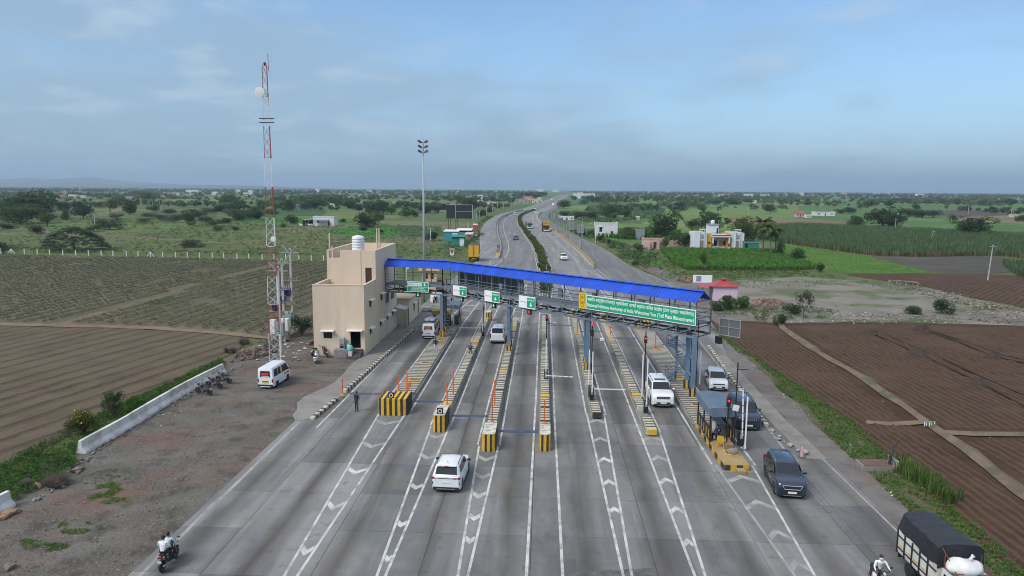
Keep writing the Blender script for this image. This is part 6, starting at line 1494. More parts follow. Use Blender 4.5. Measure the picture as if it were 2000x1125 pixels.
for i,(x,y,s)in enumerate(((-0.3,-0.4,0.42),(0.3,-0.3,0.38),(0.0,0.35,0.45),(-0.25,0.8,0.35),(0.32,0.7,0.36))):MB().ell((x,y,s*0.45),(s,s*1.05,s*0.62),10,6).build('bundle',m_bag,T,True)
MB().bb(-0.7,0.7,-0.85,1.25,0.0,0.06,0.01).build('roof_rack',m_trim,T)
T.location.z+=0.03
# ---- trucks
def ladder_wheels(T,ys,w,r=0.5,dual=True):
 for y in ys:
  for s in(-1,1):wheel(T,s*(w/2-0.20),y,r,0.34,m_rimd)
p_tw=mat('truck_white',(0.66,0.65,0.62),0.55,var=0.08,dirt=(0.34,0.29,0.23),dirt_amt=0.6);m_btarp=mat('black_tarpaulin',(0.020,0.022,0.027),0.6,var=0.3,scale=2.5,bump=0.5,bscale=3.0);m_rust=mat('rusty_red_frame',(0.16,0.055,0.04),0.7)
tw=2.35;bl=4.3;ang=R(180)
cxy=Vector((18.2,31.4))
T=thing('truck','white truck with its load under a black tarpaulin at the lower right corner','truck',(cxy.x,cxy.y,0),ang)
LB=bl;y0,y1=-LB/2,LB/2;T.scale=(0.78,0.78,0.78)
MB().bx(-tw/2,tw/2,y0,y1,1.0,1.12).build('load_floor',p_tw,T)
for s in(-1,1):
 for k in range(5):
  a=y0+k*LB/5;MB().bx(s*tw/2-0.03,s*tw/2+0.03,a+0.03,a+LB/5-0.03,1.12,2.45).build('side_panel',p_tw,T);MB().bx(s*(tw/2+0.05)-0.04,s*(tw/2+0.05)+0.04,a-0.05,a+0.05,0.95,2.40).build('stake',m_trim,T)
  MB().bx(s*(tw/2+0.035)-0.005,s*(tw/2+0.035)+0.005,a+0.15,a+LB/5-0.15,1.45,1.53).build('yellow_stripe',m_yellow,T)
 for z in(1.30,2.05):MB().bx(s*(tw/2+0.05)-0.03,s*(tw/2+0.05)+0.03,y0,y1,z,z+0.07).build('rub_rail',m_trim,T)
 MB().bx(s*tw/2-0.02,s*tw/2+0.02,y0,y1,2.45,2.52).build('top_rail',p_tw,T)
for y in(y0,y1):MB().bx(-tw/2+0.04,tw/2-0.04,y-0.03,y+0.03,1.12,2.45).build('end_panel',p_tw,T)
V=[];Fq=[];nx,ny=15,40
for j in range(ny+1):
 y=y0-0.08+(LB+0.16)*j/ny
 for i in range(nx+1):
  t=i/nx
  if t<0.22:x=-tw/2-0.07;z=2.35+(3.60-2.35)*(t/0.22)
  elif t>0.78:x=tw/2+0.07;z=2.35+(3.60-2.35)*((1-t)/0.22)
  else:u=(t-0.22)/0.56;x=(-0.5+u)*tw;z=3.60+0.09*math.sin(math.pi*u)
  wob=float(vnoise(x*1.5+7,y*1.6,5))-0.5
  z+=0.10*wob+0.06*abs(math.sin(y*3.4+0.6*math.sin(5*x)))*(1 if 0.22<t<0.78 else 0.3);x+=0.07*(float(vnoise(y*2.2,z*2,8))-0.5)
  if t in(0.0,1.0):z=2.30+0.22*float(vnoise(y*1.4,3.0 if t else 9.0,4))
  x*=1-0.24*(1-(y-y0)/LB)*min(1,max(0,(z-2.4)/1.2));z-=0.12*(1-(y-y0)/LB)*min(1,max(0,(z-2.4)/1.2))
  V.append((x,y,z))
for j in range(ny):
 for i in range(nx):a=j*(nx+1)+i;Fq.append((a,a+1,a+nx+2,a+nx+1))
tm_=npmesh('tarpaulin',V,Fq,m_btarp,True);tm_.set_sharp_from_angle(angle=R(32));tp=link_mesh('tarpaulin',tm_,T)
for j,yy in((0,y0-0.08),(ny,y1+0.08)):
 base=[V[j*(nx+1)+i]for i in range(nx+1)];VV=base+[(b[0]*0.97,b[1],2.30+0.1*(i%2))for i,b in enumerate(base)]
 MB().add(VV,[(i,i+1,nx+2+i,nx+1+i)for i in range(nx)]).build('tarpaulin_end',m_btarp,T)
yc0=y1+0.25
MB().loft([[(-1.08,yc0,0.75),(1.08,yc0,0.75),(1.12,yc0,1.7),(1.05,yc0,2.45),(-1.05,yc0,2.45),(-1.12,yc0,1.7)],[(-1.08,yc0+1.45,0.75),(1.08,yc0+1.45,0.75),(1.12,yc0+1.5,1.6),(1.02,yc0+1.25,2.42),(-1.02,yc0+1.25,2.42),(-1.12,yc0+1.5,1.6)],[(-1.0,yc0+1.55,0.80),(1.0,yc0+1.55,0.80),(1.04,yc0+1.62,1.5),(0.96,yc0+1.36,2.30),(-0.96,yc0+1.36,2.30),(-1.04,yc0+1.62,1.5)]]).build('cab',p_tw,T,'auto')
MB().slab([(0.90,yc0+1.64,1.55),(-0.90,yc0+1.64,1.55),(-0.86,yc0+1.42,2.25),(0.86,yc0+1.42,2.25)],0.02).build('windscreen',m_glass,T)
for s in(-1,1):
 q=[(s*1.13,yc0+0.25,1.6),(s*1.13,yc0+1.25,1.6),(s*1.07,yc0+1.1,2.25),(s*1.07,yc0+0.25,2.25)];MB().slab(q if s>0 else q[::-1],0.015).build('side_window',m_glass,T)
 MB().bb(s*1.3-0.08,s*1.3+0.08,yc0+1.45,yc0+1.52,1.5,1.95,0.02).build('mirror',m_trim,T)
 for z in(2.55,2.75):MB().tube([(s*0.98,yc0+0.05,z),(s*0.98,yc0+1.2,z)],0.03,6).build('roof_carrier_rail',m_rust,T)
 MB().tube([(s*0.98,yc0+0.05,2.45),(s*0.98,yc0+0.05,3.3)],0.03,6).build('roof_carrier_post',m_rust,T)
 for y in(yc0+0.85,):wheel(T,s*0.95,y,0.45,0.28,m_rimd)
MB().tube([(-0.98,yc0+1.2,2.75),(0.98,yc0+1.2,2.75)],0.03,6).build('roof_carrier_rail',m_rust,T);MB().tube([(1.05,y1+0.1,3.55),(0.98,yc0+1.2,2.75)],0.025,6).build('tie_bar',m_rust,T)
ladder_wheels(T,(y0+1.3,),tw,0.45);MB().bx(-0.45,0.45,y0+0.2,yc0+1.2,0.55,0.95).build('chassis',m_trim,T)
MB().bx(-1.1,1.1,y0-0.06,y0-0.02,0.6,0.9).build('rear_bumper',m_trim,T)
sk=thing('sack','bulging white sack lying on the cab roof of the tarp-covered truck','sack',(0,0,0))
bpy.context.view_layer.update();sp_=T.matrix_basis@Vector((0.25,yc0+0.62,2.50));sk.location=sp_;sk.rotation_euler.z=ang
V=MB();V.ell((0,0,0.30),(0.78,0.55,0.34),14,8);V.v=[(x+0.05*math.sin(7*y),y,z*(1+0.12*math.sin(5*x+3*y)))for x,y,z in V.v];V.build('bag',mat('white_sack_cloth',(0.66,0.65,0.64),0.8,var=0.12,bump=0.3,bscale=4.0),sk,True);MB().tube([(-0.25,-0.05,0.58),(-0.30,-0.05,0.72),(-0.34,-0.02,0.80)],[0.10,0.05,0.09],8).build('neck',MATS['white_sack_cloth'],sk,True)
def box_truck(name,label,loc,rz,m_box,m_top,m_cab,L=7.2,W=2.4,H=4.1,m_side=None,ribs=True):
 T=thing(name,label,'truck',loc,rz);y0=-L/2;yb1=L/2-1.9;hw=W/2;m_side=m_side or m_box
 MB().bx(-hw+0.02,hw-0.02,y0+0.02,yb1-0.02,1.15,H-0.02).build('cargo_box',m_side,T)
 for s in(-1,1):
  MB().bx(s*hw*0.5-hw*0.48,s*hw*0.5+hw*0.48,y0-0.02,y0+0.02,1.2,H-0.12).build('rear_door',m_box,T)
  MB().bx(s*hw-0.05,s*hw+0.05,y0-0.03,y0+0.10,1.1,H+0.0).build('corner_post',m_box,T);MB().bx(s*0.12-0.02,s*0.12+0.02,y0-0.06,y0-0.025,1.3,H-0.2).build('lock_rod',m_trim,T)
  if ribs:
   for k in range(9):yy=y0+0.3+k*(yb1-y0-0.5)/8;MB().bx(s*hw-0.025,s*hw+0.035,yy-0.06,yy+0.06,1.2,H-0.1).build('side_rib',m_side,T)
  MB().bx(s*0.85-0.12,s*0.85+0.12,y0-0.05,y0-0.01,0.86,1.0).build('tail_light',m_lampr,T);MB().bx(s*hw*0.75-0.18,s*hw*0.75+0.18,L/2-0.02,L/2+0.02,0.95,1.15).build('headlight',m_lampw,T)
  q=[(s*(hw*0.97),L/2-1.35,1.75),(s*(hw*0.97),L/2-0.4,1.75),(s*(hw*0.95),L/2-0.5,2.5),(s*(hw*0.95),L/2-1.35,2.5)];MB().slab(q if s>0 else q[::-1],0.02).build('side_window',m_glass,T)
  MB().bb(s*(hw+0.12)-0.08,s*(hw+0.12)+0.08,L/2-0.2,L/2-0.12,1.7,2.3,0.02).build('mirror',m_trim,T)
 MB().bx(-hw,hw,y0,yb1,H-0.02,H+0.04).build('box_roof',m_top,T);MB().bx(-hw*0.9,hw*0.9,y0-0.03,y0+0.03,0.70,1.08).build('rear_bumper',m_trim,T);MB().bx(-0.3,0.3,y0-0.05,y0-0.031,0.74,0.9).build('number_plate',m_platey,T)
 yc=yb1+0.12
 MB().loft([[(-hw*0.95,yc,0.7),(hw*0.95,yc,0.7),(hw*0.95,yc,2.75),(-hw*0.95,yc,2.75)],[(-hw*0.95,L/2-0.25,0.6),(hw*0.95,L/2-0.25,0.6),(hw*0.93,L/2-0.35,2.75),(-hw*0.93,L/2-0.35,2.75)],[(-hw*0.90,L/2,0.6),(hw*0.90,L/2,0.6),(hw*0.86,L/2-0.12,2.62),(-hw*0.86,L/2-0.12,2.62)]]).build('cab',m_cab,T)
 MB().slab([(hw*0.82,L/2-0.05,1.65),(-hw*0.82,L/2-0.05,1.65),(-hw*0.80,L/2-0.11,2.5),(hw*0.80,L/2-0.11,2.5)],0.03).build('windscreen',m_glass,T);MB().bx(-hw*0.92,hw*0.92,L/2-0.1,L/2+0.06,0.5,0.85).build('front_bumper',m_white,T);MB().bx(-hw*0.5,hw*0.5,L/2-0.02,L/2+0.02,1.0,1.45).build('grille',m_trim,T)
 MB().bx(-0.4,0.4,y0+0.3,L/2-0.3,0.6,1.1).build('chassis',m_trim,T);ladder_wheels(T,(y0+1.4,L/2-1.1),W,0.48);return T
m_oy=mat('truck_yellow',(0.66,0.36,0.025),0.6,var=0.12,dirt=(0.36,0.17,0.04),dirt_amt=0.5,dscale=1.5);m_maroon=mat('truck_maroon',(0.13,0.035,0.03),0.6,var=0.12);m_dgrey=mat('dark_grey_roof',(0.06,0.06,0.065),0.8,var=0.2)
g=G(922,511);box_truck('truck','box truck with yellow rear doors parked on the left service road',(g.x+0.2,g.y+3.6,0),R(3),m_oy,m_dgrey,m_maroon,7.2,2.45,4.2,m_maroon)
g=G(1064,453);T=box_truck('truck','maroon box truck with a yellow roof front coming towards the plaza',(g.x+0.3,g.y+4,0),R(180+6),m_maroon,m_dgrey,m_maroon,8.0,2.45,3.9,m_maroon)
MB().bx(-1.2,1.2,2.05,2.15,2.8,4.3).build('wind_deflector',m_oy,T);MB().bx(-0.9,0.9,2.15,2.16,3.3,3.9).build('deflector_panel',mat('ochre_panel',(0.40,0.20,0.02),0.7),T)
g=G(1032,447);box_truck('truck','grey-brown loaded truck coming towards the plaza behind the median hedge',(g.x,g.y+4,0),R(180+8),mat('truck_taupe',(0.20,0.17,0.14),0.8,var=0.2),mat('load_grey',(0.30,0.29,0.27),0.9,var=0.3,scale=3),mat('cab_taupe',(0.33,0.27,0.18),0.6,var=0.15),7.5,2.4,3.2)
for(pp,rz,pc,lab)in(((1101,509),184,p_white,'white car coming towards the plaza on the right carriageway'),((1007,469),5,p_bronze,'dark bronze car driving away on the left carriageway'),((1047,418),188,p_white,'small white car far off on the right carriageway'),((1045,409),188,p_white,'tiny white car farthest off on the right carriageway')):
 g=G(*pp);car('car',lab,(g.x,g.y+2,0),R(rz),pc,rear='tall')
g=G(1005,421.5);van('van','small white van far off on the left carriageway',(g.x,g.y+2,0),R(2),p_white,4.4,1.75,2.3)
for(pp,rz,lab)in(((1080,402),185,'white van far down the highway near the village'),((1077.5,391.5),185,'white bus far down the highway near the flyover'),((1058,397.5),0,'white van far down the left service road')):
 g=G(*pp);T=van('van',lab,(g.x,g.y+2,0),R(rz),p_white,5.5,2.0,2.8)
# ---- motorcycles and scooters
m_mblk=mat('bike_black',(0.014,0.014,0.016),0.35,var=0.1,coat=0.3);m_seat=mat('bike_seat',(0.02,0.02,0.02),0.7);m_eng=mat('bike_engine',(0.12,0.12,0.125),0.45,metal=0.5);m_mred=mat('bike_red',(0.22,0.02,0.02),0.35)
def bike_wheel(T,y,r=0.30):
 t=MB();n=20;k=8
 for i in range(n):
  pass
 rings=[]
 for i in range(n+1):
  a=2*math.pi*i/n;c=Vector((0,y+(r-0.045)*math.cos(a),r+(r-0.045)*math.sin(a)));rad=Vector((0,math.cos(a),math.sin(a)))
  rings.append([tuple(c+rad*(0.045*math.cos(b))+Vector((0.045*math.sin(b),0,0)))for b in[2*math.pi*j/k for j in range(k)]])
 t.loft(rings,cap=False);W_=t.build('wheel',m_tyre,T,True)
 q=MB();q.lathe([(r-0.09,-0.02),(r-0.075,-0.03),(r-0.075,0.03),(r-0.09,0.02)],20,axis='x',c=(0,y,r));q.build('rim',m_rimd,W_,'auto')
 sp=MB()
 for i in range(6):a=i*math.pi/3;sp.bar((0,y+0.04*math.cos(a),r+0.04*math.sin(a)),(0,y+(r-0.08)*math.cos(a),r+(r-0.08)*math.sin(a)),0.02,0.03)
 sp.lathe([(0.05,-0.05),(0.05,0.05)],10,axis='x',c=(0,y,r));sp.build('spokes',m_rimd,W_)
def motorcycle(label,loc,rz,body=m_mblk,lean=0.0,group=None,name='motorcycle'):
 T=thing(name,label,'motorcycle',loc,rz,group);T.rotation_euler.y=lean
 bike_wheel(T,0.66);bike_wheel(T,-0.64)
 f=MB();f.tube([(0,0.40,0.92),(0,0.22,0.70),(0,0.10,0.40),(0,-0.15,0.32),(0,-0.30,0.45),(0,-0.35,0.72)],0.03,6);f.tube([(0,0.36,0.90),(0,-0.10,0.80),(0,-0.55,0.76)],0.028,6);f.build('frame',m_mblk,T)
 MB().loft([[(-0.05,0.36,0.88),(0.05,0.36,0.88),(0.07,0.36,0.96),(-0.07,0.36,0.96)],[(-0.14,0.22,0.80),(0.14,0.22,0.80),(0.15,0.20,1.02),(-0.15,0.20,1.02)],[(-0.14,0.02,0.78),(0.14,0.02,0.78),(0.13,0.02,0.98),(-0.13,0.02,0.98)],[(-0.09,-0.12,0.78),(0.09,-0.12,0.78),(0.08,-0.12,0.86),(-0.08,-0.12,0.86)]]).build('fuel_tank',body,T,True)
 MB().loft([[(-0.09,-0.08,0.80),(0.09,-0.08,0.80),(0.09,-0.08,0.87),(-0.09,-0.08,0.87)],[(-0.14,-0.30,0.78),(0.14,-0.30,0.78),(0.14,-0.30,0.86),(-0.14,-0.30,0.86)],[(-0.12,-0.70,0.82),(0.12,-0.70,0.82),(0.11,-0.70,0.90),(-0.11,-0.70,0.90)]]).build('seat',m_seat,T,'auto')
 e=MB();e.bb(-0.14,0.14,-0.12,0.20,0.24,0.50,0.04);e.lathe([(0.10,0.5),(0.11,0.55),(0.09,0.56),(0.11,0.61),(0.09,0.62),(0.10,0.68)],10,c=(0,0.12,0));e.build('engine',m_eng,T)
 MB().tube([(0.10,0.25,0.55),(0.13,0.25,0.30),(0.15,0.0,0.25),(0.17,-0.35,0.30),(0.18,-0.85,0.42)],[0.02,0.02,0.025,0.045,0.05],8).build('exhaust',m_rim,T)
 for s in(-1,1):
  MB().tube([(s*0.08,0.66,0.30),(s*0.08,0.42,0.92)],0.025,6).build('fork',m_rim,T);MB().tube([(s*0.10,-0.64,0.30),(s*0.12,-0.40,0.72)],0.03,6).build('shock',m_mblk,T);MB().tube([(s*0.09,-0.05,0.33),(s*0.09,-0.64,0.30)],0.022,6).build('swing_arm',m_mblk,T)
  MB().tube([(s*0.02,0.42,1.0),(s*0.20,0.36,1.08),(s*0.36,0.24,1.04)],0.016,6).build('handlebar',m_mblk,T);MB().tube([(s*0.28,0.32,1.06),(s*0.34,0.36,1.22)],0.008,5).build('mirror_stem',m_mblk,T);MB().ell((s*0.35,0.36,1.26),(0.07,0.02,0.045),8,6).build('mirror',m_mblk,T,True)
  MB().tube([(s*0.06,0.02,0.30),(s*0.24,0.02,0.30)],0.015,6).build('foot_peg',m_mblk,T);MB().ell((s*0.14,-0.78,0.74),(0.03,0.03,0.03),6,4).build('indicator',m_orange,T)
 MB().ell((0,0.52,0.96),(0.11,0.09,0.11),10,6).build('headlight_shell',body,T,True);MB().lathe([(0.001,0.10),(0.08,0.085),(0.09,0.05)],12,axis='y',c=(0,0.51,0.96)).build('headlight',m_lampw,T)
 for y0,a0,a1,nm in((0.66,20,150,'front_mudguard'),(-0.64,10,130,'rear_mudguard')):
  rg=[[(x,y0+(0.34+dz)*math.cos(R(a)),0.30+(0.34+dz)*math.sin(R(a)))for x,dz in((-0.06,-0.02),(-0.05,0.01),(0.05,0.01),(0.06,-0.02))]for a in([a0+(a1-a0)*k/8 for k in range(9)]if nm[0]=='f' else[60+(170-60)*k/8 for k in range(9)])]
  MB().loft(rg,closed=False).build(nm,body,T,True)
 MB().bx(-0.08,0.08,-0.86,-0.80,0.76,0.84).build('tail_light',m_lampr,T);o=MB().bx(-0.10,0.10,-0.01,0.0,-0.07,0.07).build('number_plate',m_plate,T,loc=(0,-0.90,0.62));o.rotation_euler.x=R(15)
 MB().tube([(-0.10,-0.05,0.28),(-0.20,-0.02,0.02)],0.012,5).build('side_stand',m_mblk,T)
 return T
def scooter(label,loc,rz,body,lean=0.0,name='scooter'):
 T=thing(name,label,'scooter',loc,rz);T.rotation_euler.y=lean
 bike_wheel(T,0.60,0.24);bike_wheel(T,-0.58,0.24)
 MB().loft([[(-0.06,-0.90,0.62),(0.06,-0.90,0.62),(0.06,-0.90,0.72),(-0.06,-0.90,0.72)],[(-0.19,-0.70,0.40),(0.19,-0.70,0.40),(0.17,-0.70,0.78),(-0.17,-0.70,0.78)],[(-0.22,-0.40,0.28),(0.22,-0.40,0.28),(0.18,-0.40,0.76),(-0.18,-0.40,0.76)],[(-0.17,-0.12,0.26),(0.17,-0.12,0.26),(0.13,-0.12,0.66),(-0.13,-0.12,0.66)]]).build('rear_body',body,T,True)
 MB().bb(-0.18,0.18,-0.14,0.36,0.22,0.30,0.03).build('footboard',m_mblk,T)
 MB().loft([[(-0.19,0.36,0.26),(0.19,0.36,0.26),(0.19,0.40,0.26),(-0.19,0.40,0.26)],[(-0.22,0.40,0.60),(0.22,0.40,0.60),(0.18,0.50,0.60),(-0.18,0.50,0.60)],[(-0.13,0.36,0.94),(0.13,0.36,0.94),(0.10,0.46,0.94),(-0.10,0.46,0.94)]]).build('leg_shield',body,T,True)
 MB().loft([[(-0.15,-0.08,0.74),(0.15,-0.08,0.74),(0.14,-0.08,0.80),(-0.14,-0.08,0.80)],[(-0.17,-0.35,0.76),(0.17,-0.35,0.76),(0.16,-0.35,0.85),(-0.16,-0.35,0.85)],[(-0.13,-0.78,0.78),(0.13,-0.78,0.78),(0.12,-0.78,0.87),(-0.12,-0.78,0.87)]]).build('seat',m_seat,T,'auto')
 MB().ell((0,0.42,1.0),(0.14,0.12,0.10),10,6).build('handlebar_cowl',body,T,True);MB().lathe([(0.001,0.10),(0.07,0.09),(0.08,0.04)],12,axis='y',c=(0,0.45,1.0)).build('headlight',m_lampw,T)
 for s in(-1,1):
  MB().tube([(s*0.10,0.40,1.02),(s*0.33,0.30,1.03)],0.018,6).build('handlebar',m_mblk,T);MB().tube([(s*0.24,0.36,1.05),(s*0.30,0.38,1.22)],0.008,5).build('mirror_stem',m_mblk,T);MB().ell((s*0.31,0.38,1.26),(0.065,0.02,0.05),8,6).build('mirror',m_white if body is not m_mblk else m_mblk,T,True)
  MB().tube([(s*0.07,0.60,0.24),(s*0.06,0.44,0.80)],0.022,6).build('fork',m_mblk,T)
 rg=[[(x,0.60+(0.28+dz)*math.cos(R(a)),0.24+(0.28+dz)*math.sin(R(a)))for x,dz in((-0.08,-0.03),(-0.06,0.01),(0.06,0.01),(0.08,-0.03))]for a in[10+150*k/8 for k in range(9)]]
 MB().loft(rg,closed=False).build('front_mudguard',body,T,True);MB().bx(-0.09,0.09,-0.92,-0.885,0.60,0.68).build('tail_light',m_lampr,T);MB().bx(-0.11,0.11,-0.93,-0.92,0.42,0.54).build('number_plate',m_plate,T);MB().tube([(0.17,-0.3,0.26),(0.20,-0.75,0.32)],[0.03,0.05],8).build('exhaust',m_eng,T)
 return T
def along(pa,pb,z=0.0):
 a,b=G(*pa,z),G(*pb,z);d=b-a;return(a+b)/2,math.atan2(-d.x,d.y)
for pa,pb,lab,bd in(((412,773),(386,769),'black motorcycle nearest the camera of the three by the parapet wall',m_mblk),((431,760),(408,757),'black motorcycle in the middle of the three by the parapet wall',m_mblk),((451,750),(425,746),'black motorcycle farthest of the three, nearest the end of the parapet wall',m_mblk)):
 c,h=along(pa,pb,GZ);motorcycle(lab,(c.x,c.y,GZ),h,bd,R(-6),'motorcycles parked by the parapet wall')
c,h=along((616,714),(621,702),GZ);scooter('white scooter parked in front of the cream office',(c.x,c.y,GZ),h,p_white,R(-5))
c,h=along((641,700),(630,692),GZ);motorcycle('black motorcycle with a white plate parked beside the white scooter',(c.x,c.y,GZ),h,m_mblk,R(-6))
c,h=along((622,700),(630,689),GZ);motorcycle('black motorcycle parked against the office wall left of the plinth',(c.x-0.5,c.y+0.2,GZ),R(-20),m_mblk,R(6))
c,h=along((842,594),(845,588));motorcycle('dark motorcycle standing beside the pile of stone slabs',(c.x+0.6,c.y,0.012),R(-15),m_mblk,R(-6))
for i,(x,y)in enumerate(((934,462),(938,460),(942,459),(927,464),(931,463))):
 g=G(x,y);motorcycle(('motorcycle at the near end of the row by the roadside shops','motorcycle second in the row by the roadside shops','motorcycle at the road end of the row by the roadside shops','motorcycle closest to the shop awning in the row','motorcycle second from the shop awning in the row')[i],(g.x,g.y,0),R(70+i*7),m_mblk if i%2 else m_mred,R(-5),'motorcycles by the roadside shops')
# =================================================================== PEOPLE
m_skin=mat('skin_brown',(0.23,0.125,0.08),0.6,var=0.06);m_hair=mat('hair_black',(0.012,0.011,0.011),0.6,var=0.1)
def cloth(name,c):return mat(name,c,0.85,var=0.12,scale=8.0)
c_navy=cloth('navy_uniform',(0.018,0.022,0.05));c_dark=cloth('dark_trousers',(0.022,0.022,0.026));c_grey=cloth('grey_trousers',(0.16,0.16,0.165));c_lav=cloth('pale_grey_trousers',(0.42,0.42,0.46));c_white=cloth('white_shirt',(0.72,0.73,0.74));c_pale=cloth('pale_blue_shirt',(0.52,0.62,0.64));c_olive=cloth('olive_trousers',(0.11,0.10,0.075));c_red=cloth('red_shirt',(0.40,0.10,0.09));m_shoe=mat('black_shoes',(0.015,0.014,0.014),0.5)
POSE={'stand':dict(pel=(0,0,0.95),che=(0,0.02,1.28),nec=(0,0.0,1.47),hd=(0,0.02,1.60),sh=(0.185,0,1.40),el=(0.25,-0.03,1.12),wr=(0.25,0.08,0.88),hip=(0.10,0,0.90),kn=(0.11,0.03,0.50),an=(0.11,-0.02,0.10),to=(0.13,0.14,0.05)),'akimbo':dict(pel=(0,0,0.95),che=(0,0.02,1.28),nec=(0,0.0,1.47),hd=(0,0.03,1.60),sh=(0.185,0,1.40),el=(0.30,0.02,1.14),wr=(0.18,0.22,1.02),hip=(0.10,0,0.90),kn=(0.13,0.03,0.50),an=(0.15,-0.02,0.10),to=(0.18,0.13,0.05)),'ride':dict(pel=(0,-0.18,0.93),che=(0,-0.04,1.24),nec=(0,0.02,1.42),hd=(0,0.06,1.55),sh=(0.19,0.0,1.36),el=(0.30,0.10,1.13),wr=(0.32,0.26,1.08),hip=(0.11,-0.16,0.90),kn=(0.20,0.20,0.78),an=(0.19,0.02,0.40),to=(0.20,0.17,0.33)),'pillion':dict(pel=(0,-0.52,0.97),che=(0,-0.44,1.29),nec=(0,-0.42,1.48),hd=(0,-0.38,1.61),sh=(0.19,-0.43,1.42),el=(0.27,-0.36,1.16),wr=(0.20,-0.20,1.02),hip=(0.11,-0.50,0.94),kn=(0.22,-0.18,0.80),an=(0.20,-0.30,0.42),to=(0.22,-0.15,0.36)),'sit':dict(pel=(0,0,0.52),che=(0,0.03,0.84),nec=(0,0.05,1.03),hd=(0,0.08,1.16),sh=(0.185,0.03,0.97),el=(0.25,0.08,0.72),wr=(0.16,0.28,0.60),hip=(0.10,0.02,0.49),kn=(0.14,0.42,0.50),an=(0.14,0.40,0.10),to=(0.15,0.54,0.05))}
def person(label,loc,rz,pose,shirt,trou,long=True,hair=True,cap=None,scarf=None,sc=1.0,logo=False):
 T=thing('person',label,'person',loc,rz);T.scale=(sc,sc,sc)
 P=POSE[pose];J={};E=[];Rr={};reg={}
 def J_(k,p,r):J[k]=Vector(p);Rr[k]=r
 J_('pel',P['pel'],(0.135,0.105));mid=tuple((a+b)/2 for a,b in zip(P['pel'],P['che']));J_('mid',mid,(0.135,0.10));J_('che',P['che'],(0.15,0.105));J_('nec',P['nec'],(0.055,0.055))
 h=Vector(P['hd']);J_('h0',h+Vector((0,0,-0.06)),(0.065,0.075));J_('h1',h,(0.078,0.092));J_('h2',h+Vector((0,-0.005,0.07)),(0.072,0.085));J_('h3',h+Vector((0,-0.01,0.11)),(0.035,0.04))
 E+=[('pel','mid','s'),('mid','che','s'),('che','nec','s'),('nec','h0','k'),('h0','h1','k'),('h1','h2','k'),('h2','h3','k')]
 for s,n in((-1,'l'),(1,'r')):
  m=lambda p:(p[0]*s,p[1],p[2])
  J_('sh'+n,m(P['sh']),(0.070,0.065));J_('el'+n,m(P['el']),(0.046,0.046));J_('wr'+n,m(P['wr']),(0.033,0.03));e=Vector(m(P['el']));w=Vector(m(P['wr']));hd=w+(w-e).normalized()*0.075;J_('ha'+n,hd,(0.035,0.022))
  J_('hi'+n,m(P['hip']),(0.098,0.095));J_('kn'+n,m(P['kn']),(0.068,0.068));J_('an'+n,m(P['an']),(0.048,0.048));J_('to'+n,m(P['to']),(0.042,0.035))
  E+=[('che','sh'+n,'s'),('sh'+n,'el'+n,'s'),('el'+n,'wr'+n,'s' if long else 'k'),('wr'+n,'ha'+n,'k'),('pel','hi'+n,'t'),('hi'+n,'kn'+n,'t'),('kn'+n,'an'+n,'t'),('an'+n,'to'+n,'f')]
 names=list(J);me=bpy.data.meshes.new('person_body');me.from_pydata([J[k]for k in names],[(names.index(a),names.index(b))for a,b,_ in E],[])
 ob=bpy.data.objects.new('person_body',me);COL.objects.link(ob);ob.modifiers.new('Skin','SKIN')
 if len(me.skin_vertices)==0:
  bpy.context.view_layer.objects.active=ob;bpy.ops.mesh.customdata_skin_add()
 for i,k in enumerate(names):me.skin_vertices[0].data[i].radius=Rr[k];me.skin_vertices[0].data[i].use_root=(k=='pel')
 ss=ob.modifiers.new('Sub','SUBSURF');ss.levels=1;ss.render_levels=1
 dg=bpy.context.evaluated_depsgraph_get();body=bpy.data.meshes.new_from_object(ob.evaluated_get(dg));bpy.data.objects.remove(ob);bpy.data.meshes.remove(me)
 mats={'s':0,'t':1,'k':2,'f':3};body.materials.clear()
 for m_ in(shirt,trou,m_skin,m_shoe):body.materials.append(m_)
 segs=[(J[a],J[b],c)for a,b,c in E]
 for p in body.polygons:
  best=None;c=p.center
  for a,b,rg in segs:
   d=b-a;t=max(0,min(1,(c-a).dot(d)/max(1e-9,d.length_squared)));q=(c-a-d*t).length-(0.06 if rg in('s','t')else 0.0)
   if best is None or q<best[0]:best=(q,rg)
  p.material_index=2 if c.z>J['nec'].z+0.01 else mats[best[1]];p.use_smooth=True
 x=MB();hx=J['h1']
 x.ell((hx.x,hx.y+0.095,hx.z-0.005),(0.014,0.022,0.022),6,4,2)
 for s in(-1,1):x.ell((hx.x+s*0.082,hx.y,hx.z),(0.012,0.022,0.032),6,4,2);x.ell((hx.x+s*0.032,hx.y+0.084,hx.z+0.022),(0.012,0.008,0.008),6,4,3)
 x.ell((hx.x,hx.y+0.083,hx.z-0.045),(0.022,0.008,0.007),6,4,2)
 for n,s in(('l',-1),('r',1)):
  w,hn=J['wr'+n],J['ha'+n];d=(hn-w).normalized();a=d.cross(Vector((0,1,0.2))).normalized()
  for k in range(4):
   o=hn+a*(k-1.5)*0.019+d*0.012;l_=(0.062,0.072,0.068,0.052)[k];x.tube([o,o+d*l_*0.5,o+d*l_*0.5+(d*0.6+Vector((0,0.5,0)))*l_*0.45],[0.010,0.009,0.007],5,2)
  o=w+d*0.02;x.tube([o,o+(d+a*(-1.0)).normalized()*0.05,o+(d*1.4+a*(-0.9)).normalized()*0.09],[0.012,0.010,0.008],5,2)
 bm=bmesh.new();bm.from_mesh(body)
 vs_=[bm.verts.new(v)for v in x.v]
 for f,mi in zip(x.f,x.m):
  try:nf=bm.faces.new([vs_[i]for i in f]);nf.material_index=mi;nf.smooth=True
  except ValueError:pass
 bm.to_mesh(body);bm.free()
 link_mesh('body',body,T)
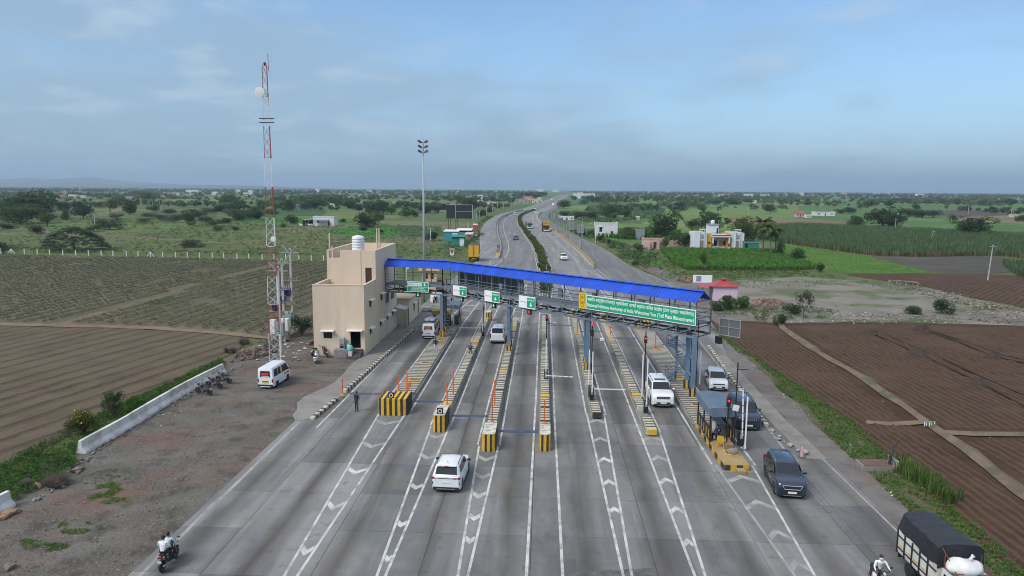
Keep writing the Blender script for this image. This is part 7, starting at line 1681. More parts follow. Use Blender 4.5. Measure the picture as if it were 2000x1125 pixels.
 if hair:
  hm=MB();hm.ell((hx.x,hx.y-0.028,hx.z+0.03),(0.094,0.100,0.105),12,8);hm.build('hair',cap or m_hair,T,True)
 if scarf:MB().lathe([(0.088,-0.075),(0.095,-0.02),(0.093,0.0)],12,c=(hx.x,hx.y+0.01,hx.z-0.0)).build('face_scarf',scarf,T,True)
 if logo:c_=J['che'];MB().bx(-0.05,0.05,c_.y-0.125,c_.y-0.118,c_.z+0.0,c_.z+0.06).build('back_logo',m_white,T)
 return T
g=G(697,804);person('guard in navy uniform standing alone on the road left of the widest cushion',(g.x,g.y,0),R(150),'stand',c_navy,c_navy,False)
g=G(851,690,0.42);person('guard in navy shirt and pale trousers standing on the left wide island',(g.x,g.y,0.42),R(20),'akimbo',c_navy,c_lav)
g=G(919,700,0.13);person('guard in navy shirt and grey trousers with his back turned on a narrow island',(g.x,g.y,0.13),R(-5),'akimbo',c_navy,c_grey,logo=True)
g=G(851,591,0.012);person('man in a white shirt and dark trousers standing behind the left gantry column',(g.x,g.y,0.012),R(160),'stand',c_white,c_dark,False)
g=G(858,655,0.42);person('man in a pale red shirt by the open van door, left gantry column',(g.x,g.y,0.42),R(80),'stand',c_red,c_dark,False)
g=G(1404,866,0.42);person('guard in navy uniform crouched on a seat in front of the right tarp booth',(g.x,g.y+0.35,0.42),R(20),'sit',c_navy,c_navy,logo=True)
c,h=along((318,1117),(343,1090));MT=motorcycle('black motorcycle carrying two men up the left edge of the road',(c.x,c.y,0),h,m_mblk)
f=lambda:None
person('man in a pale blue shirt riding in front on the motorcycle at the lower left',(c.x,c.y,0),h,'ride',c_pale,c_dark,False)
person('man in a white shirt riding pillion on the motorcycle at the lower left',(c.x,c.y,0),h,'pillion',c_white,c_dark,False)
c,h=G(1716,1150),R(180-4);scooter('dark scooter with a white front ridden towards the camera at the lower right',(c.x,c.y,0),h,m_mblk)
person('man in a white shirt with a black cap and face scarf riding the scooter',(c.x,c.y,0),h,'ride',c_white,c_olive,True,True,m_hair,c_white)
o=MB().loft([[(-0.03,-0.14,0.0),(0.03,-0.14,0.0),(0.03,0.14,0.0),(-0.03,0.14,0.0)],[(-0.07,-0.17,0.15),(0.07,-0.17,0.15),(0.07,0.17,0.15),(-0.07,0.17,0.15)],[(-0.04,-0.13,0.38),(0.04,-0.13,0.38),(0.04,0.13,0.38),(-0.04,0.13,0.38)]]).build('shopping_bag',mat('white_red_bag',(0.62,0.55,0.55),0.7,var=0.3,scale=9),None,True,loc=(c.x-0.38,c.y-0.30,0.55),rz=h);tag(o,'white shopping bag hanging from the handlebar of the scooter','bag')
c=G(1100.5,466);motorcycle('dark motorcycle riding towards the plaza on the right service road',(c.x,c.y,0),R(186),m_mblk);person('rider in a white shirt on the right service road motorcycle',(c.x,c.y,0),R(186),'ride',c_white,c_dark)
c=G(991,424);motorcycle('dark motorcycle riding away far off on the left carriageway',(c.x,c.y,0),R(2),m_mblk);person('rider in dark clothes far off on the left carriageway',(c.x,c.y,0),R(2),'ride',c_dark,c_dark)
for pp,sh,lab in(((921,470),c_red,'person in red standing in front of the roadside shops'),((917,473),mat('yellow_cloth',(0.55,0.40,0.05),0.8),'person in yellow standing in front of the roadside shops'),((930,466),c_white,'person in white standing by the motorcycles at the shops')):
 g=G(*pp);person(lab,(g.x,g.y,0),R(200),'stand',sh,c_dark)
# =================================================================== VEGETATION
def leafmat(name,c,isl=0.38,rough=0.75):
 if name in MATS:return MATS[name]
 m=mat(name,c,rough,var=0.22,scale=0.6,island=isl,objrand=0.16,spec=0.25)
 n,l=nt(m);b=n['Principled BSDF'];o=n['Material Output'];t=n.new('ShaderNodeBsdfTranslucent');x=n.new('ShaderNodeMixShader');x.inputs[0].default_value=0.38
 l.new(b.inputs['Base Color'].links[0].from_socket,t.inputs[0]);l.new(b.outputs[0],x.inputs[1]);l.new(t.outputs[0],x.inputs[2]);l.new(x.outputs[0],o.inputs['Surface'])
 return m
lf_dark=leafmat('leaf_dark',(0.054,0.094,0.033));lf_mid=leafmat('leaf_mid',(0.078,0.124,0.036));lf_olive=leafmat('leaf_olive',(0.092,0.112,0.030));lf_grey=leafmat('leaf_grey_green',(0.075,0.108,0.060));lf_lite=leafmat('leaf_light',(0.088,0.150,0.034));lf_palm=leafmat('leaf_palm',(0.085,0.118,0.034));lf_vivid=leafmat('leaf_vivid',(0.072,0.160,0.028));lf_dry=leafmat('twig_dry',(0.105,0.085,0.068));lf_cane=leafmat('leaf_cane',(0.112,0.178,0.075));lf_row=leafmat('leaf_row_crop',(0.066,0.083,0.042));lf_straw=leafmat('leaf_straw',(0.22,0.18,0.10))
m_bark=mat('bark',(0.10,0.078,0.058),0.95,var=0.25,scale=4.0);m_pbark=mat('palm_bark',(0.165,0.14,0.115),0.95,var=0.2,scale=6.0)
def leaf_quads(C,size,rs,flat=0.3,asp=0.7):
 n=len(C);a=rs.normal(size=(n,3));a[:,2]*=(1-flat);a/=np.linalg.norm(a,axis=1)[:,None]+1e-9
 t=rs.normal(size=(n,3));b=np.cross(a,t);b/=np.linalg.norm(b,axis=1)[:,None]+1e-9
 s=(np.ones(n)*size)[:,None]*(0.6+0.8*rs.rand(n,1))
 V=np.stack([C-a*s-b*s*asp*0.3,C+b*s*asp-a*s*0.1,C+a*s+b*s*asp*0.2,C-b*s*asp+a*s*0.15],1).reshape(-1,3)
 return V,np.arange(4*n).reshape(n,4)
def crown_pts(n,rs,lobes=9,rx=0.5,rz=0.42,cz=0.58,lr=(0.20,0.34),hollow=0.55,flat_top=0.0,under=0.0):
 P=[]
 for k in range(lobes):
  a=rs.rand()*2*math.pi;q=math.sqrt(rs.rand())*0.72
  c=np.array([rx*q*math.cos(a),rx*q*math.sin(a),cz+(rs.rand()*2-1)*rz*0.62*(1-q*0.5)])
  r=lr[0]+(lr[1]-lr[0])*rs.rand();m=n//lobes
  d=rs.normal(size=(m,3));d/=np.linalg.norm(d,axis=1)[:,None];rad=(hollow+(1-hollow)*rs.rand(m,1)**0.6)
  p=c+d*rad*r*np.array([1,1,0.78]);P.append(p)
 P=np.concatenate(P);P[:,2]=np.where(P[:,2]<under,under+0.05*rs.rand(len(P)),P[:,2])
 return P
def norm_mesh(V,h=1.0):
 V=V.copy();V[:,2]*=h/np.percentile(V[:,2],99.5);w=np.percentile(np.abs(V[:,:2]),99);V[:,:2]*=0.5/w;return V
def trunk_mesh(seed,r=0.035,h=0.45,limbs=4,mm=None):
 rr=random.Random(seed);mb=MB();x=y=0;pts=[(0,0,-0.02)]
 for k in range(1,4):x+=rr.uniform(-0.02,0.02);y+=rr.uniform(-0.02,0.02);pts.append((x,y,h*k/3))
 mb.tube(pts,[r,r*0.85,r*0.75,r*0.6],7)
 for k in range(limbs):
  a=rr.uniform(0,6.28);q=rr.uniform(0.18,0.34);mb.tube([(x,y,h*0.75),(x+q*0.5*math.cos(a),y+q*0.5*math.sin(a),h*1.05),(x+q*math.cos(a),y+q*math.sin(a),h*1.45)],[r*0.5,r*0.35,r*0.12],5)
 return mb.mesh('trunk',mm or m_bark,'auto')
PROTO={}
def mk(kind,seed,n,size,m,**k):
 rs_=np.random.RandomState(seed);P=norm_mesh(crown_pts(n,rs_,**k));V,Fq=leaf_quads(P,size,rs_)
 PROTO.setdefault(kind,[]).append((npmesh('crown',V,Fq,m),trunk_mesh(seed,h=0.40 if 'bush' not in kind else 0.2)))
for i in range(4):mk('dark',10+i,3000,0.029,lf_dark,lobes=13+i,cz=0.50,rz=0.62,lr=(0.20,0.34),under=0.07)
for i in range(4):mk('mid',20+i,3000,0.029,lf_mid,lobes=12+i,cz=0.50,rz=0.62,lr=(0.20,0.34),under=0.07)
for i in range(3):mk('lite',30+i,2600,0.029,lf_lite,lobes=11+i,cz=0.52,rz=0.6,under=0.1)
for i in range(3):mk('olive',40+i,1800,0.028,lf_olive,lobes=9,hollow=0.3)
for i in range(3):mk('grey',50+i,2400,0.026,lf_grey,lobes=13,rz=0.50,cz=0.46,hollow=0.3,under=0.05)
for i in range(3):mk('bush',60+i,1700,0.036,lf_dark,lobes=8,rz=0.5,cz=0.45,under=0.02)
for i in range(3):mk('gbush',64+i,1700,0.034,lf_grey,lobes=8,rz=0.5,cz=0.42,under=0.02,hollow=0.3)
for i in range(2):mk('vbush',70+i,1700,0.036,lf_vivid,lobes=8,rz=0.5,cz=0.45,under=0.02)
for i in range(2):mk('dry',74+i,700,0.035,lf_dry,lobes=8,hollow=0.1)
rs_=np.random.RandomState(5);P=[]
for k in range(300):
 a=rs_.rand()*6.28;q=math.sqrt(rs_.rand())*0.5;c=np.array([q*math.cos(a),q*math.sin(a),0.95-3.1*q*q+rs_.uniform(-0.13,0.03)]);d=np.array([math.cos(a),math.sin(a),-0.55*q*2])
 t=rs_.rand(26,1);P.append(c+d*(t-0.3)*0.13+rs_.normal(size=(26,3))*np.array([0.014,0.014,0.016]))
P=np.concatenate(P);V,Fq=leaf_quads(P,0.017,rs_,0.3);PROTO['acacia']=[(npmesh('crown',V,Fq,lf_grey),trunk_mesh(5,0.03,0.35,6))]
def palm(seed,nf=20,lean=0.08):
 rs_=np.random.RandomState(seed);T=MB();pts=[(lean*(t**1.6),0,t*0.80)for t in np.linspace(0,1,7)];T.tube(pts,[0.022,0.018,0.016,0.015,0.014,0.014,0.016],7);tm=T.mesh('trunk',m_pbark,'auto')
 V=[];Fs=[];top=np.array([lean,0,0.80])
 for k in range(nf):
  a=k*2.399+rs_.rand()*0.5;el=-0.25+1.45*((k*7)%nf)/nf;L=rs_.uniform(0.27,0.34);d=np.array([math.cos(a),math.sin(a)]);prev=None
  for s in range(9):
   t=s/8;ang=el-1.55*t*t;
   ce=max(0.35,math.cos(el*0.8));p=top+np.array([d[0]*L*t*ce,d[1]*L*t*ce,L*(t*math.sin(el)-(0.30+0.35*math.cos(el))*t*t)])
   if prev is not None:
    for sd in(-1,1):
     for u in(0.25,0.75):
      b=prev+(p-prev)*u;ln=0.078*(1-0.7*abs(t-0.4));side=np.array([-d[1],d[0],0])*sd
      o=len(V);w=(p-prev)*0.30;tip=b+side*ln+np.array([0,0,-ln*0.55])+(p-prev)*0.6
      V+=[b-w,b+w,tip+w*0.3,tip-w*0.3];Fs.append((o,o+1,o+2,o+3))
   prev=p
 return npmesh('crown',np.array(V),np.array(Fs),lf_palm),tm
PROTO['palm']=[palm(1,27),palm(2,28,-0.06),palm(3,25,0.12)]
ypalm=[]
for s_ in(7,8):
 cm,tm=palm(s_,18,0.01);co=np.empty(len(cm.vertices)*3,dtype=np.float32);cm.vertices.foreach_get('co',co);co=co.reshape(-1,3);co[:,2]=(co[:,2]-0.62)*2.2;co[:,:2]*=1.5;cm.vertices.foreach_set('co',co.ravel());ypalm.append((cm,trunk_mesh(s_,0.05,0.25,0,m_pbark)))
PROTO['youngpalm']=ypalm
tw_=MB();rr_=random.Random(4)
for k in range(46):
 a=rr_.uniform(0,6.28);q=rr_.uniform(0.05,0.5);h=rr_.uniform(0.5,1.0)*(1-0.4*q);c1=(q*0.4*math.cos(a),q*0.4*math.sin(a),h*0.5);c2=(q*math.cos(a),q*math.sin(a),h)
 tw_.tube([(0,0,0),c1,c2],[0.012,0.008,0.003],4)
 for j in range(3):b=rr_.uniform(0,6.28);tw_.tube([c1,(c1[0]+0.15*math.cos(b),c1[1]+0.15*math.sin(b),c1[2]+rr_.uniform(0.1,0.3))],[0.006,0.002],3)
twig_me=tw_.mesh('stems',mat('dry_twigs',(0.15,0.12,0.10),0.95,var=0.2))
rtree=random.Random(3)
TREE_N=0
def tree(px_,py_,w,h,kind,label,group=None,name=None,cat=None,split=True):
 global TREE_N;TREE_N+=1
 g=G(px_,py_,GZ);d=math.hypot(g.x,g.y);s=d/F*1.02;W,H=w*s,h*s
 cm,tm=PROTO[kind][TREE_N%len(PROTO[kind])];palmy='palm' in kind;bushy='bush' in kind or kind=='dry'
 nm=name or('palm_tree' if palmy else 'shrub' if bushy else 'tree');ct=cat or('palm tree' if palmy else 'shrub' if bushy else 'tree')
 rz=rtree.uniform(0,6.28);sx=H if palmy else W
 if split:
  T=thing(nm,label,ct,(g.x,g.y,GZ-0.06),rz,group);T.scale=(sx,sx,H);link_mesh('trunk',tm,T);link_mesh('crown',cm,T);return T
 o=link_mesh(nm,cm,None,(g.x,g.y,GZ-0.06),rz,(sx,sx,H));tag(o,label,ct,group);return o
# ---- individual trees that stand out
NAMED=[(146,489,92,40,'acacia','wide feathery grey-green acacia behind the white fence posts at the far left'),(163,427,34,29,'dark','dark round tree with a lit left crown beside the grey track, left scrub'),(129,431,15,21,'mid','slim tree between the big left thicket and the track'),(92,442,32,22,'olive','thin browning tree below the large left thicket'),(253,419,30,27,'dark','dark dome-shaped tree right of the track in the left scrub'),(370,441,22,26,'mid','lone upright tree in the left scrub just above the bright field edge'),(569,437,24,17,'dark','dark tree standing left of the white farmhouse'),(555,445,15,10,'vbush','bright green round bush left of the white farmhouse'),(716,445,44,29,'dark','large dark tree alone in the field between farmhouse and mast'),(739,439,22,24,'lite','yellow-green tree touching the large dark tree by the mast'),(843,470,28,17,'bush','dark shrub at the foot of the V-armed lamp left of the mast'),(794,424,28,19,'mid','round mid-green tree left of the mast in the second hedge line'),(1321,459,34,52,'palm','coconut palm left of the blue and orange farmhouse'),(1506,499,46,66,'palm','nearest coconut palm right of the blue and orange farmhouse'),(1490,495,46,72,'palm','taller coconut palm behind the nearest one, right of the farmhouse'),(1514,497,40,56,'palm','leaning coconut palm at the edge of the bright green field'),(1522,500,18,28,'dark','small dark tree under the coconut palms by the farmhouse'),(1557,511,26,24,'dark','small round tree standing on the bright green field edge'),(1603,531,13,17,'dark','little tree at the lower edge of the bright green field'),(1287,464,62,46,'dark','big dark tree between the pink house and the palm'),(1338,482,42,27,'dark','dark low tree at the left corner of the blue and orange farmhouse'),(1384,453,50,38,'dark','dark tree behind the left wing of the blue and orange farmhouse'),(1453,470,54,42,'mid','broad feathery tree behind the right wing of the blue and orange farmhouse'),(1421,438,14,12,'mid','small round tree above the water tank of the farmhouse'),(1351,449,26,20,'mid','rounded tree between the palm and the farmhouse'),(1296,486,21,24,'lite','small round yellow-green tree in front of the pink house'),(1248,492,20,17,'bush','dark bush left of the pink house'),(1228,466,30,22,'mid','round tree right of the white house by the service road'),(1192,483,40,24,'youngpalm','young palm with drooping fronds in front of the white house'),(1173,474,16,22,'youngpalm','narrow young palm at the left of the white house'),(1193,426,48,28,'dark','big dark tree in the fields right of the white roadside building'),(1199,429,24,15,'lite','lighter green tree in front of the big dark one in the right fields'),(1221,427,20,17,'mid','round green tree right of the big dark one in the right fields'),(1208,405,26,20,'palm','left of the two tall palms behind the big dark tree'),(1228,407,30,26,'palm','right and taller of the two palms behind the big dark tree'),(1182,394,20,17,'palm','palm near the far end of the highway, left of the two tall palms'),(1296,400,22,18,'palm','palm standing over the pale fields right of the two tall palms'),(1672,446,26,22,'dark','round dark tree at the end of the dark fallow strip, right side'),(1724,441,64,32,'dark','wide dark tree beside the concrete pole in the right cane fields'),(1745,446,32,25,'dark','dark tree just right of the wide one in the cane fields'),(1903,460,66,30,'dark','largest dark tree among the cane fields near the right edge'),(1504,415,22,15,'dark','round dark tree alone in the pale fields, upper right'),(1577,401,15,13,'mid','small tree left of the far palm group at the right'),(1597,412,14,15,'palm','leftmost palm of the group by the pink farm sheds'),(1615,412,15,18,'palm','second palm of the group by the pink farm sheds'),(1628,412,18,21,'palm','tallest palm of the group by the pink farm sheds'),(1641,410,15,17,'palm','rightmost palm of the group by the pink farm sheds'),(1680,419,18,20,'palm','left palm of the close pair right of the pink farm sheds'),(1690,419,18,22,'palm','right palm of the close pair right of the pink farm sheds'),(1100,407,28,16,'dark','dark tree beside the right side of the highway bend'),(1131,426,42,14,'dark','dark hedge-like tree behind the white roadside building'),(1152,428,30,14,'dark','dark hedge-like tree right of the white roadside building'),(913,415,42,26,'dark','dark tree behind the black billboard'),(940,424,22,15,'dark','dark tree right of the black billboard by the lamps'),(946,398,16,15,'palm','palm in front of the white tower house left of the highway'),(856,415,40,17,'mid','green tree left of the black billboard'),(737,419,46,27,'dark','dark wide tree behind the large one by the mast'),(1373,524,16,30,'olive','thin bare-stemmed young tree in the maize below the farmhouse'),(1524,636,24,21,'bush','round dark bush at the corner of the two tilled fields on the right'),(1569,622,30,50,'dry','tall half-dead brown shrub at the edge of the rubbish dump'),(1546,613,30,20,'bush','dark bush left of the half-dead brown shrub'),(1420,604,38,26,'bush','dark bush right below the pink kiosk'),(1447,603,34,24,'vbush','leafy green bush at the right corner of the pink kiosk'),(1398,606,30,18,'bush','low bush between the gantry end and the pink kiosk'),(1841,612,36,23,'bush','dark thorny bush on the rubble bank at the right'),(1785,613,28,15,'bush','low dark bush on the rubbish bank left of the thorny one'),(1101,422,22,10,'bush','low dark bush by the board backs on the right service road'),(1138,461,18,8,'bush','low bush beside the near board back on the right verge'),(1242,518,16,9,'bush','small bush on the grass left of the maize field'),(41,437,64,31,'mid','green tree with a yellowish top at the left edge of the scrub'),(62,424,78,42,'dark','largest dark spreading tree in the left scrub'),(19,431,34,22,'grey','grey-green tree at the far left edge'),(87,419,32,26,'dark','dark tree at the right of the largest left tree'),(214,448,44,19,'gbush','grey-green mound-shaped shrub below the left track'),(182,452,28,11,'gbush','pale grey shrub beside the leaning pole in the left scrub'),(72,456,28,15,'gbush','round shrub on the path edge above the acacia'),(374,482,46,13,'gbush','wide low grey-green shrub above the crop field'),(7,494,28,17,'gbush','brown-green bush at the left end of the fence'),(215,415,28,23,'olive','tree with a brownish crown behind the left track'),(229,429,24,11,'olive','olive low tree beside the dome-shaped tree'),]
for a in NAMED:tree(*a)
def grove(lst,label,group):
 for i,a in enumerate(sorted(lst)):tree(*a,'%s, %s from the left'%(label,nth(i)),group,split=(a[3]>11))
grove([(295,426,32,11,'grey'),(336,434,36,13,'grey'),(403,434,34,13,'grey'),(432,413,36,12,'dark'),(446,403,28,13,'dark'),(466,431,32,18,'dark'),(408,418,32,11,'grey'),(370,420,28,11,'grey'),(425,450,22,9,'gbush'),(460,450,12,7,'bush'),(348,403,18,11,'dark'),(290,391,26,14,'dark'),(264,384,22,10,'dark'),(230,396,28,9,'mid'),(119,411,32,15,'dark'),(8,413,34,20,'dark'),(14,447,34,9,'gbush'),(318,430,26,10,'grey'),(387,425,30,12,'dark'),(450,420,28,12,'grey'),(280,436,26,9,'grey'),(300,412,22,10,'mid'),(330,418,24,9,'dark'),(190,405,24,10,'mid'),(150,404,22,9,'dark'),(60,398,26,9,'mid'),(440,437,26,11,'dark'),(415,442,22,9,'grey'),(350,428,24,10,'grey')],'scrub tree on the left plain','scrub trees on the left plain')
grove([(563,412,30,21,'mid'),(587,396,22,13,'mid'),(615,408,46,21,'dark'),(645,401,32,17,'dark'),(681,408,42,17,'dark'),(723,408,26,15,'mid'),(810,424,14,13,'dark'),(764,419,24,17,'lite'),(794,405,22,13,'dark'),(778,408,14,16,'dark'),(831,417,32,19,'dark'),(870,394,20,11,'olive'),(898,396,22,15,'mid'),(449,401,32,20,'dark'),(468,410,36,17,'dark'),(488,428,32,13,'dark'),(507,428,26,17,'dark'),(477,426,26,15,'dark'),(516,408,24,15,'mid'),(543,398,32,13,'dark'),(670,434,14,7,'bush'),(709,451,18,9,'bush'),(741,456,24,9,'gbush'),(458,449,12,7,'bush'),(660,403,30,14,'dark'),(700,412,26,14,'dark'),(630,402,24,13,'mid'),(598,410,26,13,'dark'),(750,405,26,12,'dark'),(815,408,24,12,'dark'),(845,408,26,13,'mid'),(530,420,26,11,'dark'),(495,415,24,12,'mid')],'hedge-line tree behind the white farmhouse','hedge-line trees left of the highway')
grove([(957,416,14,11,'dark'),(986,392,24,11,'dark'),(1014,387,24,11,'mid'),(1039,387,38,11,'dark'),(912,400,22,13,'dark'),(921,397,18,11,'mid'),(1000,396,18,10,'dark'),(970,398,18,9,'mid'),(1058,384,26,9,'dark'),(930,404,22,11,'dark'),(975,407,14,8,'bush'),(990,404,14,7,'bush'),(1121,391,14,9,'dark'),(1150,393,20,11,'dark'),(1165,396,22,11,'dark'),(1140,399,18,8,'mid')],'village tree by the far highway','village trees by the far highway')
grove([(1660,417,24,11,'dark'),(1775,422,34,13,'dark'),(1801,425,30,13,'mid'),(1823,425,32,13,'grey'),(1768,396,14,9,'dark'),(1791,409,14,9,'dark'),(1867,401,12,11,'mid'),(1849,401,12,9,'mid'),(1993,433,16,11,'dark'),(1861,430,14,9,'dark'),(1475,409,14,7,'bush'),(1330,405,34,12,'dark'),(1360,404,26,10,'dark'),(1400,400,26,10,'mid'),(1430,400,34,13,'mid'),(1455,399,30,11,'olive'),(1290,392,24,10,'mid'),(1320,411,20,8,'bush'),(1270,413,12,6,'bush'),(1380,398,26,11,'dark'),(1530,397,20,9,'mid'),(1700,404,26,11,'dark'),(1740,402,24,10,'dark'),(1640,417,16,8,'bush'),(1755,432,30,11,'dark'),(1880,412,16,8,'dark'),(1930,402,24,10,'mid'),(1975,400,26,10,'dark'),(1310,398,20,13,'palm'),(1335,398,22,15,'palm'),(1385,394,18,13,'palm'),(1480,393,18,11,'palm'),(1420,393,14,12,'palm'),(1350,394,16,12,'palm'),(1545,392,16,10,'palm')],'field tree on the pale right fields','field trees on the right plain')
# ---- woods that read as one mass towards the horizon
def realize(name,proto,pts,scl,m,seed=1,rotz=True):
 rs_=np.random.RandomState(seed);pv,pf=proto;n=len(pts);k=len(pv)
 a=rs_.rand(n)*6.28 if rotz else np.zeros(n);ca,sa=np.cos(a)[:,None],np.sin(a)[:,None]
 X=(pv[None,:,0]*ca-pv[None,:,1]*sa)*scl[:,0:1]+pts[:,0:1];Y=(pv[None,:,0]*sa+pv[None,:,1]*ca)*scl[:,1:2]+pts[:,1:2];Z=pv[None,:,2]*scl[:,2:3]+pts[:,2:3]
 V=np.stack([X,Y,Z],2).reshape(-1,3);Fq=(pf[None]+(np.arange(n)*k)[:,None,None]).reshape(-1,pf.shape[1])
 o=link_mesh(name,npmesh(name,V,Fq,m));o['kind']='stuff';return o
def clump(n,size,seed,flat=0.0,**k):
 rs_=np.random.RandomState(seed);P=norm_mesh(crown_pts(n,rs_,**k));return leaf_quads(P,size,rs_,flat)
rs_=np.random.RandomState(77);lf_f1=leafmat('leaf_far_dark',(0.080,0.122,0.050));lf_f2=leafmat('leaf_far_green',(0.115,0.168,0.060))
farp=[clump(60,0.15,90+i,lobes=6,under=0.0)for i in range(3)]
def far_wood(n,y0,y1,seed,thr,hr,name,m,pr,label,xr=(-0.80,0.80)):
 r=np.random.RandomState(seed);Y=y0*(y1/y0)**r.rand(n*6);X=(r.rand(n*6)*(xr[1]-xr[0])+xr[0])*Y
 nz=vnoise(X/110,Y/160,seed)*0.6+vnoise(X/38,Y/60,seed+1)*0.4
 road=np.interp(Y,YS,E_MR);ok=(nz>thr)&(np.abs(X-road)>30+Y*0.012);X,Y=X[ok][:n],Y[ok][:n]
 h=hr[0]+(hr[1]-hr[0])*r.rand(len(X));pts=np.stack([X,Y,np.full(len(X),GZ-0.1)],1);scl=np.stack([h*1.25,h*1.25,h],1)
 o=realize(name,pr,pts,scl,m,seed);tag(o,label,None);return o
far_wood(260,520,950,5,0.64,(3.0,6.0),'far_wood',lf_f1,farp[0],'dark tree belts on the plain in the middle distance')
far_wood(320,520,1000,6,0.63,(2.6,5.5),'far_wood',lf_f2,farp[1],'mid-green tree belts on the plain in the middle distance')
far_wood(900,950,2200,7,0.56,(4.0,8.0),'far_wood',lf_f1,farp[2],'dark woods on the plain towards the horizon')
far_wood(1100,950,2200,8,0.54,(4.0,8.0),'far_wood',lf_f2,farp[0],'green woods on the plain towards the horizon')
far_wood(1700,2000,6000,9,0.46,(6.0,10.0),'far_wood',lf_f1,farp[1],'dark woods along the horizon')
far_wood(1500,2000,6500,10,0.42,(6.0,10.0),'far_wood',lf_grey,farp[2],'grey-green woods along the horizon')
# ---- scatterings: crops, cane, grass
def scatter(poly,dens,seed,jitter=True):
 P=np.array(poly);lo,hi=P.min(0),P.max(0);r=np.random.RandomState(seed);n=int((hi-lo).prod()*dens);X=lo[0]+(hi[0]-lo[0])*r.rand(n);Y=lo[1]+(hi[1]-lo[1])*r.rand(n);k=inpoly(poly,X,Y);return X[k],Y[k],r
def blades(n,seed,h=1.0,w=0.04,bend=0.5,spread=0.15):
 r=np.random.RandomState(seed);V=[];Fq=[]
 for k in range(n):
  a=r.rand()*6.28;o=np.array([r.uniform(-spread,spread),r.uniform(-spread,spread),0]);d=np.array([math.cos(a),math.sin(a),0]);s=np.array([-d[1],d[0],0])*w*0.5;hh=h*r.uniform(0.7,1.1);b=bend*r.uniform(0.4,1.3)
  p0,p1,p2=o,o+d*b*0.3*hh+np.array([0,0,hh*0.62]),o+d*b*hh+np.array([0,0,hh*r.uniform(0.75,1.0)]);i=len(V)
  V+=[p0-s,p0+s,p1+s,p1-s,p2+s*0.15,p2-s*0.15];Fq+=[(i,i+1,i+2,i+3),(i+3,i+2,i+4,i+5)]
 return np.array(V),np.array(Fq)
def field_of(name,poly,dens,proto,m,hr,seed,label,z=GZ-0.02,wide=1.0,mask=None):
 X,Y,r=scatter(poly,dens,seed)
 if mask is not None:k=mask(X,Y);X,Y=X[k],Y[k]
 h=hr[0]+(hr[1]-hr[0])*r.rand(len(X));pts=np.stack([X,Y,np.full(len(X),z)],1);o=realize(name,proto,pts,np.stack([h*wide,h*wide,h],1),m,seed);tag(o,label,None);return o
leafy0=clump(14,0.16,55,0.3,lobes=4,under=0.02)
X,Y,r=[],[],np.random.RandomState(3);Pc=np.array(P_crop);u0=(Pc[:,0]-0.05*Pc[:,1]).min();u1=(Pc[:,0]-0.05*Pc[:,1]).max()
for u in np.arange(u0,u1,2.25):
 y=np.arange(80,182,0.26);y=y+r.uniform(-0.15,0.15,len(y));X.append(u+0.05*y+r.normal(0,0.05,len(y))+0.3*(vnoise(y*0.05,np.full(len(y),u*0.2),4)-0.5));Y.append(y)
X,Y=np.concatenate(X),np.concatenate(Y);bund=[tuple(p)for p in px((120,635),(215,606),(300,588),(350,568),(430,548),(518,524),(580,508))]
k=inpoly(P_crop,X,Y);
bx_=np.interp(Y,[p[1]for p in bund],[p[0]for p in bund]);k&=np.abs(X-bx_)>1.2;k&=(vnoise(X*0.15,Y*0.12,8)>0.14)|(r.rand(len(X))>0.6);k&=r.rand(len(X))>0.10
X,Y=X[k],Y[k];h=r.uniform(0.38,0.66,len(X));row_p=clump(12,0.12,33,0.2,lobes=3,under=0.05)
o=realize('row_crop',row_p,np.stack([X,Y,np.full(len(X),GZ-0.02)],1),np.stack([h*1.95,h*1.1,h*0.9],1),lf_row,4,False);tag(o,'long rows of low grey-green crop plants on the left field',None)
for i_,q_ in enumerate((((282,594),(335,580),(350,585),(300,600)),((375,552),(425,543),(430,549),(385,557)),((0,566),(20,563),(25,568),(0,571)),((500,668),(560,655),(545,672),(510,684)))):field_of('bund_grass',px(*q_),8.0,leafy0,lf_vivid,(0.15,0.35),90+i_,('green grass on the bund across the crop field','small green patch higher on the crop field bund','green weeds at the left edge of the crop field','green weeds behind the rubbish by the tower')[i_])
P_cane=px((1446,447),(1560,441),(1640,444),(1700,448),(1800,452),(2000,462),(2300,472),(2300,520),(2040,509),(1960,500),(1880,500),(1800,502),(1700,499),(1600,485),(1530,475),(1480,468))
cane=blades(5,5,1.0,0.032,0.45,0.12)
field_of('sugar_cane',P_cane,1.4,cane,lf_cane,(1.9,3.0),6,'tall grey-green sugar cane covering the right middle field')
P_edge=px((1530,475),(1600,485),(1700,499),(1800,502),(1880,500),(1960,500),(2040,509),(2040,506),(1960,497),(1880,497),(1800,499),(1700,496),(1600,483),(1530,473))
field_of('sugar_cane',P_edge,3.0,blades(4,9,1.0,0.06,0.15,0.08),lf_straw,(1.3,2.0),7,'dry straw-coloured cane stalks along the front edge of the cane field')
field_of('sugar_cane',px((1958,515),(2000,517),(2300,530),(2300,560),(2010,546),(1975,533)),2.0,cane,lf_cane,(1.6,2.6),8,'tall cane patch at the right edge beside the concrete pole')
field_of('maize_crop',P_maize,4.5,blades(5,11,1.0,0.075,0.6,0.05),leafmat('leaf_maize',(0.085,0.195,0.034),0.30),(0.9,1.5),9,'bright green maize in front of the blue and orange farmhouse')
field_of('meadow_grass',P_bright,3.0,blades(5,12,1.0,0.12,0.5,0.3),leafmat('leaf_bright_grass',(0.095,0.190,0.030),0.20),(0.10,0.28),10,'short bright green grass of the triangular right field')
P_mz2=px((1120,456),(1240,450),(1330,453),(1330,469),(1215,468));field_of('maize_crop',P_mz2,0.8,blades(6,13,1.0,0.12,0.6,0.1),lf_vivid,(1.2,2.0),11,'bright green crop behind the white house')
